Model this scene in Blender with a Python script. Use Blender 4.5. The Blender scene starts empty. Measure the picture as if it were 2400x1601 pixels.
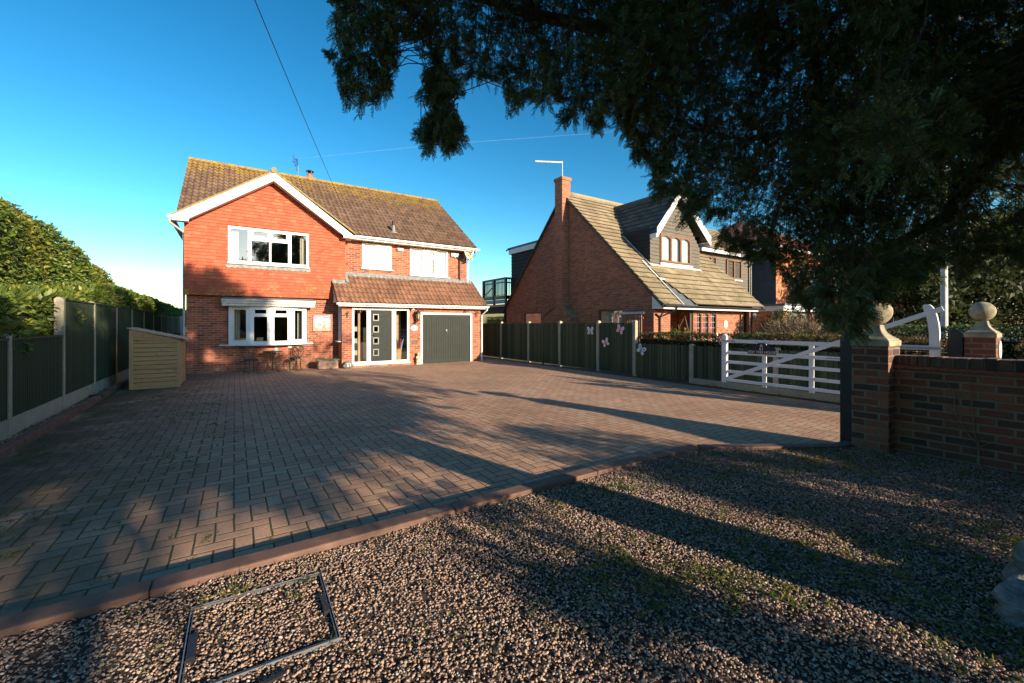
import bpy, bmesh, math, random
import numpy as np
from mathutils import Vector, Matrix

R = math.radians
S = bpy.context.scene
C = S.collection

# ---------------------------------------------------------------- camera, sky, sun, exposure
# metres; x runs to the right along the house fronts, y away from the viewer, z up; paving at z = 0
YAW = 33.35
cd = bpy.data.cameras.new('camera')
cam = bpy.data.objects.new('camera', cd)
C.objects.link(cam)
cd.sensor_width = 36.0
cd.lens = 36.0 * 988.3 / 2400.0
cd.shift_y = -41.0 / 2400.0
cd.clip_start = 0.05
cd.clip_end = 20000.0
cam.location = (0, 0, 1.6)
cam.rotation_euler = (R(90), 0, R(-YAW))
S.camera = cam

SUN_EL = 15.0
SUN_DIR = Vector((0.256, -0.967, math.tan(R(SUN_EL)))).normalized()      # towards the sun
W = bpy.data.worlds.new('World')
S.world = W
W.use_nodes = True
wn = W.node_tree
bg = wn.nodes['Background']
sky = wn.nodes.new('ShaderNodeTexSky')
sky.sky_type = 'NISHITA'
sky.sun_disc = False
sky.sun_elevation = R(SUN_EL)
sky.sun_rotation = math.atan2(SUN_DIR.x, SUN_DIR.y)
sky.altitude = 0
sky.air_density = 1.0
sky.dust_density = 0.4
sky.ozone_density = 2.0
hs = wn.nodes.new('ShaderNodeHueSaturation')
hs.inputs['Hue'].default_value = 0.482
hs.inputs['Saturation'].default_value = 1.35
wn.links.new(sky.outputs[0], hs.inputs['Color'])
gm = wn.nodes.new('ShaderNodeGamma')
gm.inputs['Gamma'].default_value = 1.35
wn.links.new(hs.outputs[0], gm.inputs['Color'])
wn.links.new(gm.outputs[0], bg.inputs['Color'])
bg.inputs['Strength'].default_value = 0.066

sd = bpy.data.lights.new('sun', 'SUN')
sd.energy = 5.0
sd.angle = R(0.55)
sd.color = (1.0, 0.82, 0.61)
sun = bpy.data.objects.new('sun', sd)
C.objects.link(sun)
sun.rotation_euler = SUN_DIR.to_track_quat('Z', 'Y').to_euler()
sun.location = (20, -40, 30)

S.view_settings.view_transform = 'Standard'
S.view_settings.look = 'None'
S.view_settings.exposure = 1.0
S.view_settings.gamma = 1.0
S.cycles.max_bounces = 6
S.cycles.diffuse_bounces = 3
S.cycles.transparent_max_bounces = 12
S.cycles.use_adaptive_sampling = True
S.cycles.use_denoising = True

# ---------------------------------------------------------------- object helpers
def link(o):
    C.objects.link(o)
    return o

def tag(o, label=None, cat=None, group=None, kind=None):
    if label: o['label'] = label
    if cat: o['category'] = cat
    if group: o['group'] = group
    if kind: o['kind'] = kind
    return o

def thing(name, label, cat, loc=(0, 0, 0), group=None):
    o = bpy.data.objects.new(name, None)
    o.empty_display_size = 0.2
    o.location = loc
    link(o)
    return tag(o, label, cat, group)

def origin(o):
    p = Vector((0, 0, 0))
    while o is not None:
        p += o.location
        o = o.parent
    return p

def finish(name, me, mat, parent=None, smooth=False, off=True):
    mats = mat if isinstance(mat, (list, tuple)) else [mat]
    for m in mats: me.materials.append(m)
    if smooth:
        me.polygons.foreach_set('use_smooth', [True] * len(me.polygons))
    o = bpy.data.objects.new(name, me)
    link(o)
    if parent is not None:
        o.parent = parent
        if off:
            p = origin(parent)
            me.transform(Matrix.Translation(-p))
    return o

class MB:
    def __init__(s):
        s.v = []; s.f = []; s.uv = []; s.mi = []
    def face(s, pts, uv=None, mi=0):
        i = len(s.v)
        s.v += [tuple(p) for p in pts]
        s.f.append(tuple(range(i, i + len(pts))))
        if uv is None:
            a, b, c = Vector(pts[0]), Vector(pts[1]), Vector(pts[2])
            n = (b - a).cross(c - a)
            if n.length < 1e-12 and len(pts) > 3: n = (b - a).cross(Vector(pts[3]) - a)
            ax, ay, az = abs(n.x), abs(n.y), abs(n.z)
            if az >= ax and az >= ay: uv = [(p[0], p[1]) for p in pts]
            elif ax >= ay: uv = [(p[1], p[2]) for p in pts]
            else: uv = [(p[0], p[2]) for p in pts]
        s.uv.append(uv); s.mi.append(mi)
        return s
    def obox(s, o, a, b, c, mi=0):
        o, a, b, c = Vector(o), Vector(a), Vector(b), Vector(c)
        if a.cross(b).dot(c) < 0: a, b = b, a
        P = [o, o+a, o+a+b, o+b, o+c, o+a+c, o+a+b+c, o+b+c]
        for q in ((0,3,2,1),(4,5,6,7),(0,1,5,4),(1,2,6,5),(2,3,7,6),(3,0,4,7)):
            s.face([P[i] for i in q], mi=mi)
        return s
    def box(s, x0, x1, y0, y1, z0, z1, mi=0):
        return s.obox((x0, y0, z0), (x1-x0, 0, 0), (0, y1-y0, 0), (0, 0, z1-z0), mi)
    def prism(s, pts, vec, mi=0):
        vec = Vector(vec); A = [Vector(p) for p in pts]
        n = Vector((0, 0, 0))
        for i in range(len(A)):
            n += A[i].cross(A[(i+1) % len(A)])
        if n.dot(vec) > 0: A = A[::-1]
        B = [p + vec for p in A]
        s.face(A, mi=mi); s.face(B[::-1], mi=mi)
        for i in range(len(A)):
            j = (i+1) % len(A)
            s.face([A[j], A[i], B[i], B[j]], mi=mi)
        return s
    def tube(s, pts, r, n=8, mi=0, cap=True):
        P = [Vector(p) for p in pts]
        rr = r if isinstance(r, (list, tuple)) else [r] * len(P)
        rings = []; up = None
        for i, p in enumerate(P):
            d = (P[min(i+1, len(P)-1)] - P[max(i-1, 0)]).normalized()
            if up is None:
                up = Vector((0, 0, 1)) if abs(d.z) < 0.9 else Vector((1, 0, 0))
            a = up - d * up.dot(d)
            if a.length < 1e-5: a = d.orthogonal()
            a.normalize(); up = a; b = d.cross(a)
            rings.append([p + (a * math.cos(t) + b * math.sin(t)) * rr[i] for t in [2*math.pi*k/n for k in range(n)]])
        for i in range(len(P)-1):
            for k in range(n):
                l = (k+1) % n
                s.face([rings[i][k], rings[i][l], rings[i+1][l], rings[i+1][k]], uv=[(k/n, i), ((k+1)/n, i), ((k+1)/n, i+1), (k/n, i+1)], mi=mi)
        if cap:
            s.face(rings[0][::-1], mi=mi); s.face(rings[-1], mi=mi)
        return s
    def lathe(s, prof, c=(0, 0, 0), n=24, mi=0, sx=1.0, sy=1.0, rot=0.0):
        rings = [[(c[0] + r*sx*math.cos(2*math.pi*k/n + rot), c[1] + r*sy*math.sin(2*math.pi*k/n + rot), c[2] + z) for k in range(n)] for r, z in prof]
        for i in range(len(prof)-1):
            for k in range(n):
                l = (k+1) % n
                s.face([rings[i][k], rings[i][l], rings[i+1][l], rings[i+1][k]], mi=mi)
        s.face(rings[0][::-1], mi=mi); s.face(rings[-1], mi=mi)
        return s
    def wall(s, axis, c, a0, a1, z0, z1, holes=(), depth=0.1, sgn=-1, mi=0):
        """flat wall with openings; axis 'y': plane y=c spanning x, axis 'x': plane x=c spanning y; sgn = side it faces"""
        A = sorted({a0, a1, *[h[0] for h in holes], *[h[1] for h in holes]})
        Z = sorted({z0, z1, *[h[2] for h in holes], *[h[3] for h in holes]})
        pt = (lambda a, z, d=0: (a, c - sgn*d, z)) if axis == 'y' else (lambda a, z, d=0: (c - sgn*d, a, z))
        flip = (axis == 'y' and sgn > 0) or (axis == 'x' and sgn < 0)
        for i in range(len(A)-1):
            for j in range(len(Z)-1):
                am, zm = (A[i]+A[i+1])/2, (Z[j]+Z[j+1])/2
                if am < a0 or am > a1 or zm < z0 or zm > z1: continue
                if any(h[0] < am < h[1] and h[2] < zm < h[3] for h in holes): continue
                q = [pt(A[i], Z[j]), pt(A[i+1], Z[j]), pt(A[i+1], Z[j+1]), pt(A[i], Z[j+1])]
                s.face(q[::-1] if flip else q, mi=mi)
        for h in holes:
            a, b, u, w = h
            for (p, q) in (((a, u), (b, u)), ((b, u), (b, w)), ((b, w), (a, w)), ((a, w), (a, u))):
                s.face([pt(*p), pt(*q), pt(*q, depth), pt(*p, depth)], mi=mi)
        return s
    def build(s, name, mat, parent=None, smooth=False, bevel=0, off=True, weld=False):
        me = bpy.data.meshes.new(name)
        me.from_pydata(s.v, [], s.f)
        ul = me.uv_layers.new(name='UVMap')
        ul.data.foreach_set('uv', [c for u in s.uv for p in u for c in p])
        if any(s.mi): me.polygons.foreach_set('material_index', s.mi)
        if weld or bevel or smooth:
            bm = bmesh.new(); bm.from_mesh(me)
            bmesh.ops.remove_doubles(bm, verts=bm.verts, dist=1e-5)
            bm.to_mesh(me); bm.free()
        me.update()
        o = finish(name, me, mat, parent, smooth, off)
        if bevel:
            b = o.modifiers.new('bevel', 'BEVEL'); b.width = bevel; b.segments = 2; b.limit_method = 'ANGLE'; b.angle_limit = R(40)
        if smooth:
            me.polygons.foreach_set('use_smooth', [True] * len(me.polygons))
        return o

def npmesh(name, V, F, mat, parent=None, smooth=False):
    V = np.asarray(V, dtype=np.float32).reshape(-1, 3); F = np.asarray(F, dtype=np.int32)
    if parent is not None: V = V - np.array(origin(parent), dtype=np.float32)
    me = bpy.data.meshes.new(name)
    me.vertices.add(len(V)); me.vertices.foreach_set('co', V.ravel())
    me.loops.add(F.size); me.loops.foreach_set('vertex_index', F.ravel())
    me.polygons.add(len(F))
    k = F.shape[1]
    me.polygons.foreach_set('loop_start', np.arange(0, F.size, k, dtype=np.int32))
    me.polygons.foreach_set('loop_total', np.full(len(F), k, dtype=np.int32))
    me.update(calc_edges=True)
    return finish(name, me, mat, parent, smooth, off=False)

def norm(a): return a / np.maximum(np.linalg.norm(a, axis=-1, keepdims=True), 1e-9)

def leaves(P, D, N, L, Wd, fold=0.15):
    """diamond leaves: base P, direction D, face normal N, length L, width Wd -> V, F (4 verts each)"""
    n = len(P)
    D = norm(D); Sd = norm(np.cross(D, N)); Nn = np.cross(Sd, D)
    L = np.broadcast_to(np.asarray(L, float), (n,))[:, None]; Wd = np.broadcast_to(np.asarray(Wd, float), (n,))[:, None]
    V = np.empty((n, 4, 3))
    V[:, 0] = P
    V[:, 1] = P + D*L*0.45 + Sd*Wd*0.5 + Nn*Wd*fold
    V[:, 2] = P + D*L
    V[:, 3] = P + D*L*0.45 - Sd*Wd*0.5 + Nn*Wd*fold
    F = np.arange(4*n).reshape(n, 4)
    return V.reshape(-1, 3), F

def join(parts):
    Vs, Fs, o = [], [], 0
    for V, F in parts:
        Vs.append(V); Fs.append(F + o); o += len(V)
    return np.concatenate(Vs), np.concatenate(Fs)

def text(body, size, mat, name, parent, loc, rot, ext=0.002, align='CENTER', sx=1.0):
    cu = bpy.data.curves.new(name, 'FONT')
    cu.body = body; cu.size = size; cu.extrude = ext; cu.align_x = align; cu.align_y = 'CENTER'; cu.resolution_u = 3
    o = bpy.data.objects.new(name, cu); link(o)
    bpy.context.view_layer.update()
    me = bpy.data.meshes.new_from_object(o.evaluated_get(bpy.context.evaluated_depsgraph_get()))
    bpy.data.objects.remove(o); bpy.data.curves.remove(cu)
    me.name = name
    me.transform(Matrix.Translation(loc) @ Matrix.Rotation(rot[1], 4, 'Z') @ Matrix.Rotation(rot[0], 4, 'X') @ Matrix.Diagonal((sx, 1, 1, 1)))
    me.materials.clear()
    return finish(name, me, mat, parent)
FACE_Y = (R(90), 0.0)          # lettering that faces -y
FACE_X = (R(90), R(-90))       # lettering that faces -x

def copy_tree(o, parent=None):
    c = o.copy(); link(c)
    if parent is not None: c.parent = parent
    for ch in list(o.children): copy_tree(ch, c)
    return c

# ---------------------------------------------------------------- materials
class NT:
    def __init__(s, name):
        s.m = bpy.data.materials.new(name); s.m.use_nodes = True
        s.t = s.m.node_tree; s.b = s.t.nodes['Principled BSDF']; s.out = s.t.nodes['Material Output']
        s.b.inputs['Roughness'].default_value = 0.8
    def n(s, typ, **kw):
        nd = s.t.nodes.new('ShaderNode' + typ)
        for k, v in kw.items():
            if k in nd.inputs: s.set(nd.inputs[k], v)
            else: setattr(nd, k, v)
        return nd
    def set(s, sock, v):
        if isinstance(v, bpy.types.NodeSocket): s.t.links.new(v, sock)
        else:
            if sock.type == 'RGBA' and len(v) == 3: v = (*v, 1)
            sock.default_value = v
    def math(s, op, a, b=None, c=None, clamp=False):
        nd = s.t.nodes.new('ShaderNodeMath'); nd.operation = op; nd.use_clamp = clamp
        s.set(nd.inputs[0], a)
        if b is not None: s.set(nd.inputs[1], b)
        if c is not None: s.set(nd.inputs[2], c)
        return nd.outputs[0]
    def ramp(s, fac, stops, const=False):
        nd = s.t.nodes.new('ShaderNodeValToRGB'); cr = nd.color_ramp
        if const: cr.interpolation = 'CONSTANT'
        while len(cr.elements) < len(stops): cr.elements.new(0.5)
        for e, (p, c) in zip(cr.elements, stops):
            e.position = p; e.color = (*c, 1) if len(c) == 3 else c
        s.set(nd.inputs[0], fac)
        return nd.outputs[0]
    def mix(s, fac, a, b, mode='MIX'):
        nd = s.t.nodes.new('ShaderNodeMix'); nd.data_type = 'RGBA'; nd.blend_type = mode
        s.set(nd.inputs[0], fac); s.set(nd.inputs[6], a); s.set(nd.inputs[7], b)
        return nd.outputs[2]
    def noise(s, scale, vec=None, detail=3, rough=0.55, dim='3D'):
        nd = s.n('TexNoise', Scale=scale, Detail=detail, Roughness=rough)
        s.set(nd.inputs['Vector'], vec if vec is not None else s.pos())
        return nd.outputs['Fac']
    def pos(s):
        if not hasattr(s, '_p'): s._p = s.n('NewGeometry').outputs['Position']
        return s._p
    def uv(s):
        if not hasattr(s, '_u'): s._u = s.n('TexCoord').outputs['UV']
        return s._u
    def obj(s):
        if not hasattr(s, '_o'): s._o = s.n('TexCoord').outputs['Object']
        return s._o
    def bump(s, h, strength=0.5, dist=0.01):
        nd = s.n('Bump', Strength=strength, Distance=dist); s.set(nd.inputs['Height'], h)
        s.set(s.b.inputs['Normal'], nd.outputs[0]); return nd.outputs[0]
    def col(s, c): s.set(s.b.inputs['Base Color'], c)
    def rough(s, r): s.set(s.b.inputs['Roughness'], r)

def plain(name, c, rough=0.6, var=0.12, scale=6.0, metal=0.0, bump=0.0):
    t = NT(name)
    f = t.noise(scale, t.obj(), 4)
    lo = tuple(x*(1-var) for x in c); hi = tuple(min(1, x*(1+var)) for x in c)
    t.col(t.ramp(f, [(0.3, lo), (0.7, hi)])); t.rough(rough)
    t.b.inputs['Metallic'].default_value = metal
    if bump: t.bump(t.noise(scale*9, t.obj(), 4), bump, 0.01)
    return t.m

def brick(name, stops, mortar, bw=0.225, rh=0.075, ms=0.010, weather=None, offset=0.5, bumpd=0.008):
    t = NT(name)
    nz = t.n('TexNoise', Scale=9.0, Detail=2.0); t.set(nz.inputs['Vector'], t.pos())
    wob = t.n('VectorMath', operation='SCALE'); t.set(wob.inputs[0], nz.outputs['Color']); wob.inputs['Scale'].default_value = 0.006
    vec = t.n('VectorMath', operation='ADD'); t.set(vec.inputs[0], t.uv()); t.set(vec.inputs[1], wob.outputs[0])
    b = t.n('TexBrick', Scale=1.0)
    t.set(b.inputs['Vector'], vec.outputs[0])
    b.offset = offset
    for k, v in (('Color1', (0, 0, 0, 1)), ('Color2', (1, 1, 1, 1)), ('Mortar', (0.5, 0.5, 0.5, 1)), ('Mortar Size', ms), ('Mortar Smooth', 0.25), ('Bias', 0.0), ('Brick Width', bw), ('Row Height', rh)):
        b.inputs[k].default_value = v
    c = t.ramp(b.outputs['Color'], stops)
    c = t.mix(0.55, c, t.ramp(t.noise(38.0, None, 4), [(0.3, (0.35,)*3), (0.75, (0.72,)*3)]), 'OVERLAY')
    c = t.mix(0.30, c, t.ramp(t.noise(1.1, None, 3), [(0.3, (0.3,)*3), (0.7, (0.7,)*3)]), 'OVERLAY')
    mo = t.mix(t.ramp(t.noise(6.0), [(0.35, (0,)*3), (0.65, (1,)*3)]), tuple(x*0.72 for x in mortar), mortar)
    c = t.mix(b.outputs['Fac'], c, mo)
    if weather: c = weather(t, c)
    t.col(c); t.rough(0.88)
    h = t.math('SUBTRACT', t.math('MULTIPLY', t.noise(60.0, None, 4), 0.35), b.outputs['Fac'])
    t.bump(h, 0.7, bumpd)
    return t.m

def zmask(t, z0, z1):
    sp = t.n('SeparateXYZ'); t.set(sp.inputs[0], t.pos())
    mr = t.n('MapRange'); mr.clamp = True
    t.set(mr.inputs['Value'], sp.outputs['Z']); mr.inputs['From Min'].default_value = z0; mr.inputs['From Max'].default_value = z1
    return mr.outputs[0]

def lichen(t, c, z0, z1, scale=3.0, colr=(0.45, 0.26, 0.02), thr=(0.62, 0.30), soft=0.12):
    """lichen blotches that get denser from height z0 towards z1"""
    f = t.math('ADD', t.math('MULTIPLY', t.noise(scale, None, 2), 0.45), t.math('MULTIPLY', t.noise(scale*7, None, 4), 0.55))
    m = zmask(t, z0, z1)
    th = t.math('ADD', t.math('MULTIPLY', m, thr[1]-thr[0]), thr[0])
    a = t.math('DIVIDE', t.math('SUBTRACT', f, th), soft, clamp=True)
    return t.mix(a, c, t.mix(t.noise(25.0), colr, tuple(x*0.75 for x in colr)))

MT = {}
def house_weather(t, c):
    # pale efflorescence and splash staining along the foot of the wall, as on the real wall
    a = t.math('MULTIPLY', zmask(t, 0.55, 0.0), t.ramp(t.noise(2.2, None, 4), [(0.42, (0,)*3), (0.62, (1,)*3)]))
    return t.mix(t.math('MULTIPLY', a, 0.6), c, (0.36, 0.24, 0.13))
MT['brick'] = brick('house brick', [(0.0, (0.14, 0.045, 0.034)), (0.22, (0.24, 0.060, 0.036)), (0.5, (0.35, 0.085, 0.043)), (0.8, (0.40, 0.105, 0.05)), (1.0, (0.45, 0.135, 0.066))], (0.44, 0.27, 0.18), weather=house_weather)
MT['brick_nb'] = brick('chalet brick', [(0.0, (0.20, 0.065, 0.036)), (0.4, (0.31, 0.092, 0.045)), (0.75, (0.38, 0.12, 0.055)), (1.0, (0.43, 0.15, 0.075))], (0.40, 0.27, 0.19), weather=lambda t, c: lichen(t, c, 7.6, 8.5, 5.0, (0.30, 0.20, 0.04), (0.72, 0.42)))
MT['brick_far'] = brick('far house brick', [(0.0, (0.34, 0.08, 0.03)), (0.5, (0.50, 0.14, 0.05)), (1.0, (0.58, 0.20, 0.07))], (0.50, 0.28, 0.16))
def wall_weather(t, c):
    a = t.ramp(t.noise(3.0, None, 4), [(0.45, (0,)*3), (0.65, (1,)*3)])
    g = t.math('MULTIPLY', t.math('ADD', zmask(t, 0.45, 0.0), 0.25), a)
    return t.mix(t.math('MULTIPLY', g, 0.55), c, (0.10, 0.10, 0.045))
MT['brick_wall'] = brick('boundary wall brick', [(0.0, (0.045, 0.03, 0.03)), (0.2, (0.10, 0.042, 0.034)), (0.5, (0.19, 0.058, 0.036)), (0.8, (0.24, 0.075, 0.042)), (1.0, (0.30, 0.11, 0.06))], (0.24, 0.19, 0.12), 0.26, 0.087, 0.012, weather=wall_weather, bumpd=0.012)
MT['coping'] = brick('dark coping brick', [(0.0, (0.04, 0.03, 0.028)), (0.5, (0.09, 0.055, 0.045)), (1.0, (0.16, 0.08, 0.055))], (0.14, 0.12, 0.09), bw=0.112, rh=0.5, offset=0.0, weather=lambda t, c: lichen(t, c, 1.15, 1.25, 9.0, (0.22, 0.20, 0.08), (0.75, 0.5)))

def m_tilehang():
    t = NT('hung clay tile')
    b = t.n('TexBrick', Scale=1.0); t.set(b.inputs['Vector'], t.uv())
    b.offset = 0.5
    for k, v in (('Color1', (0, 0, 0, 1)), ('Color2', (1, 1, 1, 1)), ('Mortar', (0.5, 0.5, 0.5, 1)), ('Mortar Size', 0.0022), ('Mortar Smooth', 0.2), ('Bias', 0.0), ('Brick Width', 0.166), ('Row Height', 0.107)):
        b.inputs[k].default_value = v
    c = t.ramp(b.outputs['Color'], [(0.0, (0.34, 0.076, 0.036)), (0.5, (0.41, 0.095, 0.045)), (0.85, (0.45, 0.11, 0.053)), (1.0, (0.47, 0.14, 0.075))])
    c = t.mix(0.35, c, t.ramp(t.noise(30.0), [(0.3, (0.35,)*3), (0.7, (0.65,)*3)]), 'OVERLAY')
    # darker blotches towards the lower courses
    st = t.math('MULTIPLY', zmask(t, 3.5, 2.5), t.ramp(t.noise(1.3, None, 4), [(0.3, (0,)*3), (0.6, (1,)*3)]))
    c = t.mix(t.math('MULTIPLY', st, 0.5), c, (0.20, 0.06, 0.03))
    c = lichen(t, c, 3.6, 2.6, 2.0, (0.55, 0.27, 0.03), (0.70, 0.545), 0.06)
    c = t.mix(t.math('MULTIPLY', b.outputs['Fac'], 0.75), c, (0.12, 0.03, 0.02))
    t.col(c); t.rough(0.85)
    t.bump(t.math('SUBTRACT', t.math('MULTIPLY', t.noise(45.0), 0.5), b.outputs['Fac']), 0.4, 0.004)
    return t.m
MT['tilehang'] = m_tilehang()

def m_roof(name, stops, z0, z1, colr, thr, thr_scale=3.0, speck=None, rough=0.9, lap=0.09):
    t = NT(name)
    fl = t.n('VectorMath', operation='FLOOR'); t.set(fl.inputs[0], t.uv())
    wnz = t.n('TexWhiteNoise'); wnz.noise_dimensions = '2D'; t.set(wnz.inputs['Vector'], fl.outputs[0])
    c = t.ramp(wnz.outputs['Value'], stops)
    c = t.mix(0.5, c, t.ramp(t.noise(22.0, None, 5), [(0.3, (0.3,)*3), (0.72, (0.7,)*3)]), 'OVERLAY')
    c = t.mix(0.35, c, t.ramp(t.noise(0.9, None, 3), [(0.3, (0.32,)*3), (0.7, (0.68,)*3)]), 'OVERLAY')
    c = lichen(t, c, z0, z1, thr_scale, colr, thr, 0.10)
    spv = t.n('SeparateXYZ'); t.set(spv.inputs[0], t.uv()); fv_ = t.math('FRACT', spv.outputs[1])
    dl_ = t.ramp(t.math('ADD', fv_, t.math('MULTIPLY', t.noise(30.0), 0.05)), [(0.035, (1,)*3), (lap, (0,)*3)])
    c = t.mix(t.math('MULTIPLY', dl_, 0.85), c, (0.035, 0.028, 0.02))  # dirt at the laps, with shade of the course gaps put into the colour
    if speck:
        a = t.ramp(t.noise(14.0, None, 2), [(0.70, (0,)*3), (0.74, (1,)*3)])
        c = t.mix(a, c, speck)
    t.col(c); t.rough(rough)
    t.bump(t.noise(50.0, None, 4), 0.5, 0.006)
    return t.m
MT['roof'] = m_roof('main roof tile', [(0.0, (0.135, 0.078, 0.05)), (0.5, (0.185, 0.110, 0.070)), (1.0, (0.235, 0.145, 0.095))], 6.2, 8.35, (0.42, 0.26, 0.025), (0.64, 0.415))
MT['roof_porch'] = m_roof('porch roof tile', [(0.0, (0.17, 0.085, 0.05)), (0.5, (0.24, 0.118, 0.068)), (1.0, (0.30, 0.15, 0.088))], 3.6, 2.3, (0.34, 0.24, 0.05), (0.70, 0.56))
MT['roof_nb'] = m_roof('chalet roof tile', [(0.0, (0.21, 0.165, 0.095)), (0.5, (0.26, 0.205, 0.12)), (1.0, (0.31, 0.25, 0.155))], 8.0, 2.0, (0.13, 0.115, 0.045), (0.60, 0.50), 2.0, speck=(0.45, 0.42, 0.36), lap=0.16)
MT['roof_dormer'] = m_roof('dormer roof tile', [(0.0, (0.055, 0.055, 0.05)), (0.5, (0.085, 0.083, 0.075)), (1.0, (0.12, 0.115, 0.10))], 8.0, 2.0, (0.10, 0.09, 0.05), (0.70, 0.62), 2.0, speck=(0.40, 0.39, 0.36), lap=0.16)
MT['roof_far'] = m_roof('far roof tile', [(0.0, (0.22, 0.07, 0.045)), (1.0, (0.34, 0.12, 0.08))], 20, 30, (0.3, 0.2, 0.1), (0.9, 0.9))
MT['verge'] = plain('mossy verge mortar', (0.25, 0.20, 0.085), 0.95, 0.3, 14.0, bump=0.5)
MT['lead'] = plain('weathered lead', (0.22, 0.225, 0.22), 0.7, 0.35, 9.0, bump=0.2)
MT['lead_dark'] = plain('dark lead', (0.10, 0.11, 0.12), 0.6, 0.3, 6.0)
MT['white'] = plain('white pvc', (0.76, 0.76, 0.75), 0.35, 0.03, 3.0)
MT['white_paint'] = plain('white gloss paint', (0.76, 0.77, 0.78), 0.4, 0.06, 5.0)
MT['offwhite'] = plain('weathered white paint', (0.60, 0.58, 0.53), 0.6, 0.18, 8.0)
MT['black'] = plain('black paint', (0.012, 0.013, 0.016), 0.45, 0.3, 9.0)
MT['blackpipe'] = plain('black pvc', (0.02, 0.02, 0.022), 0.4)
MT['brownpipe'] = plain('brown pvc', (0.085, 0.03, 0.018), 0.45)
MT['grey_metal'] = plain('galvanised steel', (0.32, 0.33, 0.34), 0.4, 0.15, 12.0, metal=0.7)
MT['terracotta'] = plain('terracotta', (0.42, 0.15, 0.07), 0.85, 0.2, 10.0)
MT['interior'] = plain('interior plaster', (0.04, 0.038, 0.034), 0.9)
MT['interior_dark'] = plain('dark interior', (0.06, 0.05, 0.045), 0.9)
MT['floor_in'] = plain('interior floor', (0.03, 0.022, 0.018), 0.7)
MT['curtain'] = plain('cream curtain', (0.62, 0.58, 0.50), 0.95, 0.08, 10.0)
MT['blind'] = plain('pale blind', (0.24, 0.24, 0.22), 0.9, 0.04, 4.0)
MT['red_curtain'] = plain('red curtain', (0.50, 0.055, 0.02), 0.9, 0.15, 8.0)
MT['door_grey'] = plain('grey green grained door', (0.019, 0.025, 0.022), 0.6, 0.18, 12.0)
MT['garage_grey'] = plain('grey green garage steel', (0.022, 0.028, 0.024), 0.6, 0.12, 2.5)
MT['brown_frame'] = plain('brown stained timber', (0.16, 0.075, 0.04), 0.6, 0.25, 12.0)
MT['stone'] = plain('weathered cast stone', (0.30, 0.265, 0.185), 0.95, 0.45, 7.0, bump=0.6)
MT['teal'] = plain('teal plastic', (0.01, 0.12, 0.16), 0.35)
MT['dish'] = plain('rust stained dish', (0.55, 0.42, 0.29), 0.6, 0.4, 9.0)
MT['verdigris'] = plain('green cast metal', (0.02, 0.075, 0.065), 0.4, 0.4, 22.0, metal=0.3)
MT['hall_wood'] = plain('hall oak', (0.42, 0.22, 0.075), 0.5, 0.2, 7.0)
MT['wicker'] = plain('wicker', (0.45, 0.28, 0.12), 0.8, 0.4, 45.0, bump=0.8)
MT['red'] = plain('red enamel', (0.55, 0.02, 0.03), 0.5)
MT['blue'] = plain('pale blue enamel', (0.25, 0.55, 0.68), 0.5)
MT['pink'] = plain('pink enamel', (0.70, 0.18, 0.28), 0.5)
MT['gold_glass'] = plain('amber lantern glass', (0.34, 0.29, 0.14), 0.2)
MT['copper_cable'] = plain('cable', (0.02, 0.02, 0.022), 0.6)
MT['deck_blue'] = plain('pale blue canopy sheet', (0.25, 0.45, 0.58), 0.6)

for k_ in ('garage_grey', 'door_grey'): MT[k_].node_tree.nodes['Principled BSDF'].inputs['Specular IOR Level'].default_value = 0.2
def m_glass(name, refl, tint=(0.85, 0.88, 0.87)):
    t = NT(name); t.t.nodes.remove(t.b)
    g = t.n('BsdfGlossy', Roughness=0.02); g.inputs['Color'].default_value = (0.95, 0.97, 1, 1)
    tr = t.n('BsdfTransparent'); tr.inputs['Color'].default_value = (*tint, 1)
    lw = t.n('LayerWeight', Blend=0.25)
    fac = t.math('ADD', t.math('MULTIPLY', lw.outputs['Fresnel'], 0.5), refl, clamp=True)
    # slight waviness of the sealed units
    bp = t.n('Bump', Strength=0.02, Distance=0.02); t.set(bp.inputs['Height'], t.noise(1.6, None, 1)); t.set(g.inputs['Normal'], bp.outputs[0])
    mx = t.n('MixShader'); t.set(mx.inputs[0], fac); t.set(mx.inputs[1], tr.outputs[0]); t.set(mx.inputs[2], g.outputs[0])
    t.set(t.out.inputs['Surface'], mx.outputs[0])
    return t.m
MT['glass'] = m_glass('window glass', 0.22)
MT['glass_dim'] = m_glass('sidelight glass', 0.10)

def m_board(name, stops, gw, axis='UV', grain=(40, 2.0), rough=0.8, var=0.5):
    """boards: random tone per board from uv.x / gw, with long streaks"""
    t = NT(name)
    sp = t.n('SeparateXYZ'); t.set(sp.inputs[0], t.uv())
    idx = t.math('FLOOR', t.math('DIVIDE', sp.outputs[0], gw))
    wnz = t.n('TexWhiteNoise'); wnz.noise_dimensions = '1D'; t.set(wnz.inputs['W'], idx)
    mp = t.n('Mapping'); t.set(mp.inputs['Vector'], t.uv()); mp.inputs['Scale'].default_value = (grain[0], grain[1], 1)
    f = t.math('ADD', t.math('MULTIPLY', wnz.outputs['Value'], var), t.math('MULTIPLY', t.noise(1.0, mp.outputs[0], 5), 1-var))
    c = t.ramp(f, stops)
    t.col(c); t.rough(rough)
    t.bump(t.noise(1.0, mp.outputs[0], 4), 0.35, 0.004)
    return t.m
MT['fence'] = m_board('green stained fence board', [(0.15, (0.016, 0.034, 0.018)), (0.5, (0.040, 0.068, 0.034)), (0.7, (0.075, 0.10, 0.048)), (0.9, (0.15, 0.155, 0.08))], 0.1, grain=(30, 1.3))
MT['fence_left'] = m_board('dark green ribbed fence', [(0.2, (0.014, 0.032, 0.013)), (0.6, (0.034, 0.058, 0.021)), (0.9, (0.10, 0.115, 0.045))], 0.07, grain=(30, 1.3))
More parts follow.
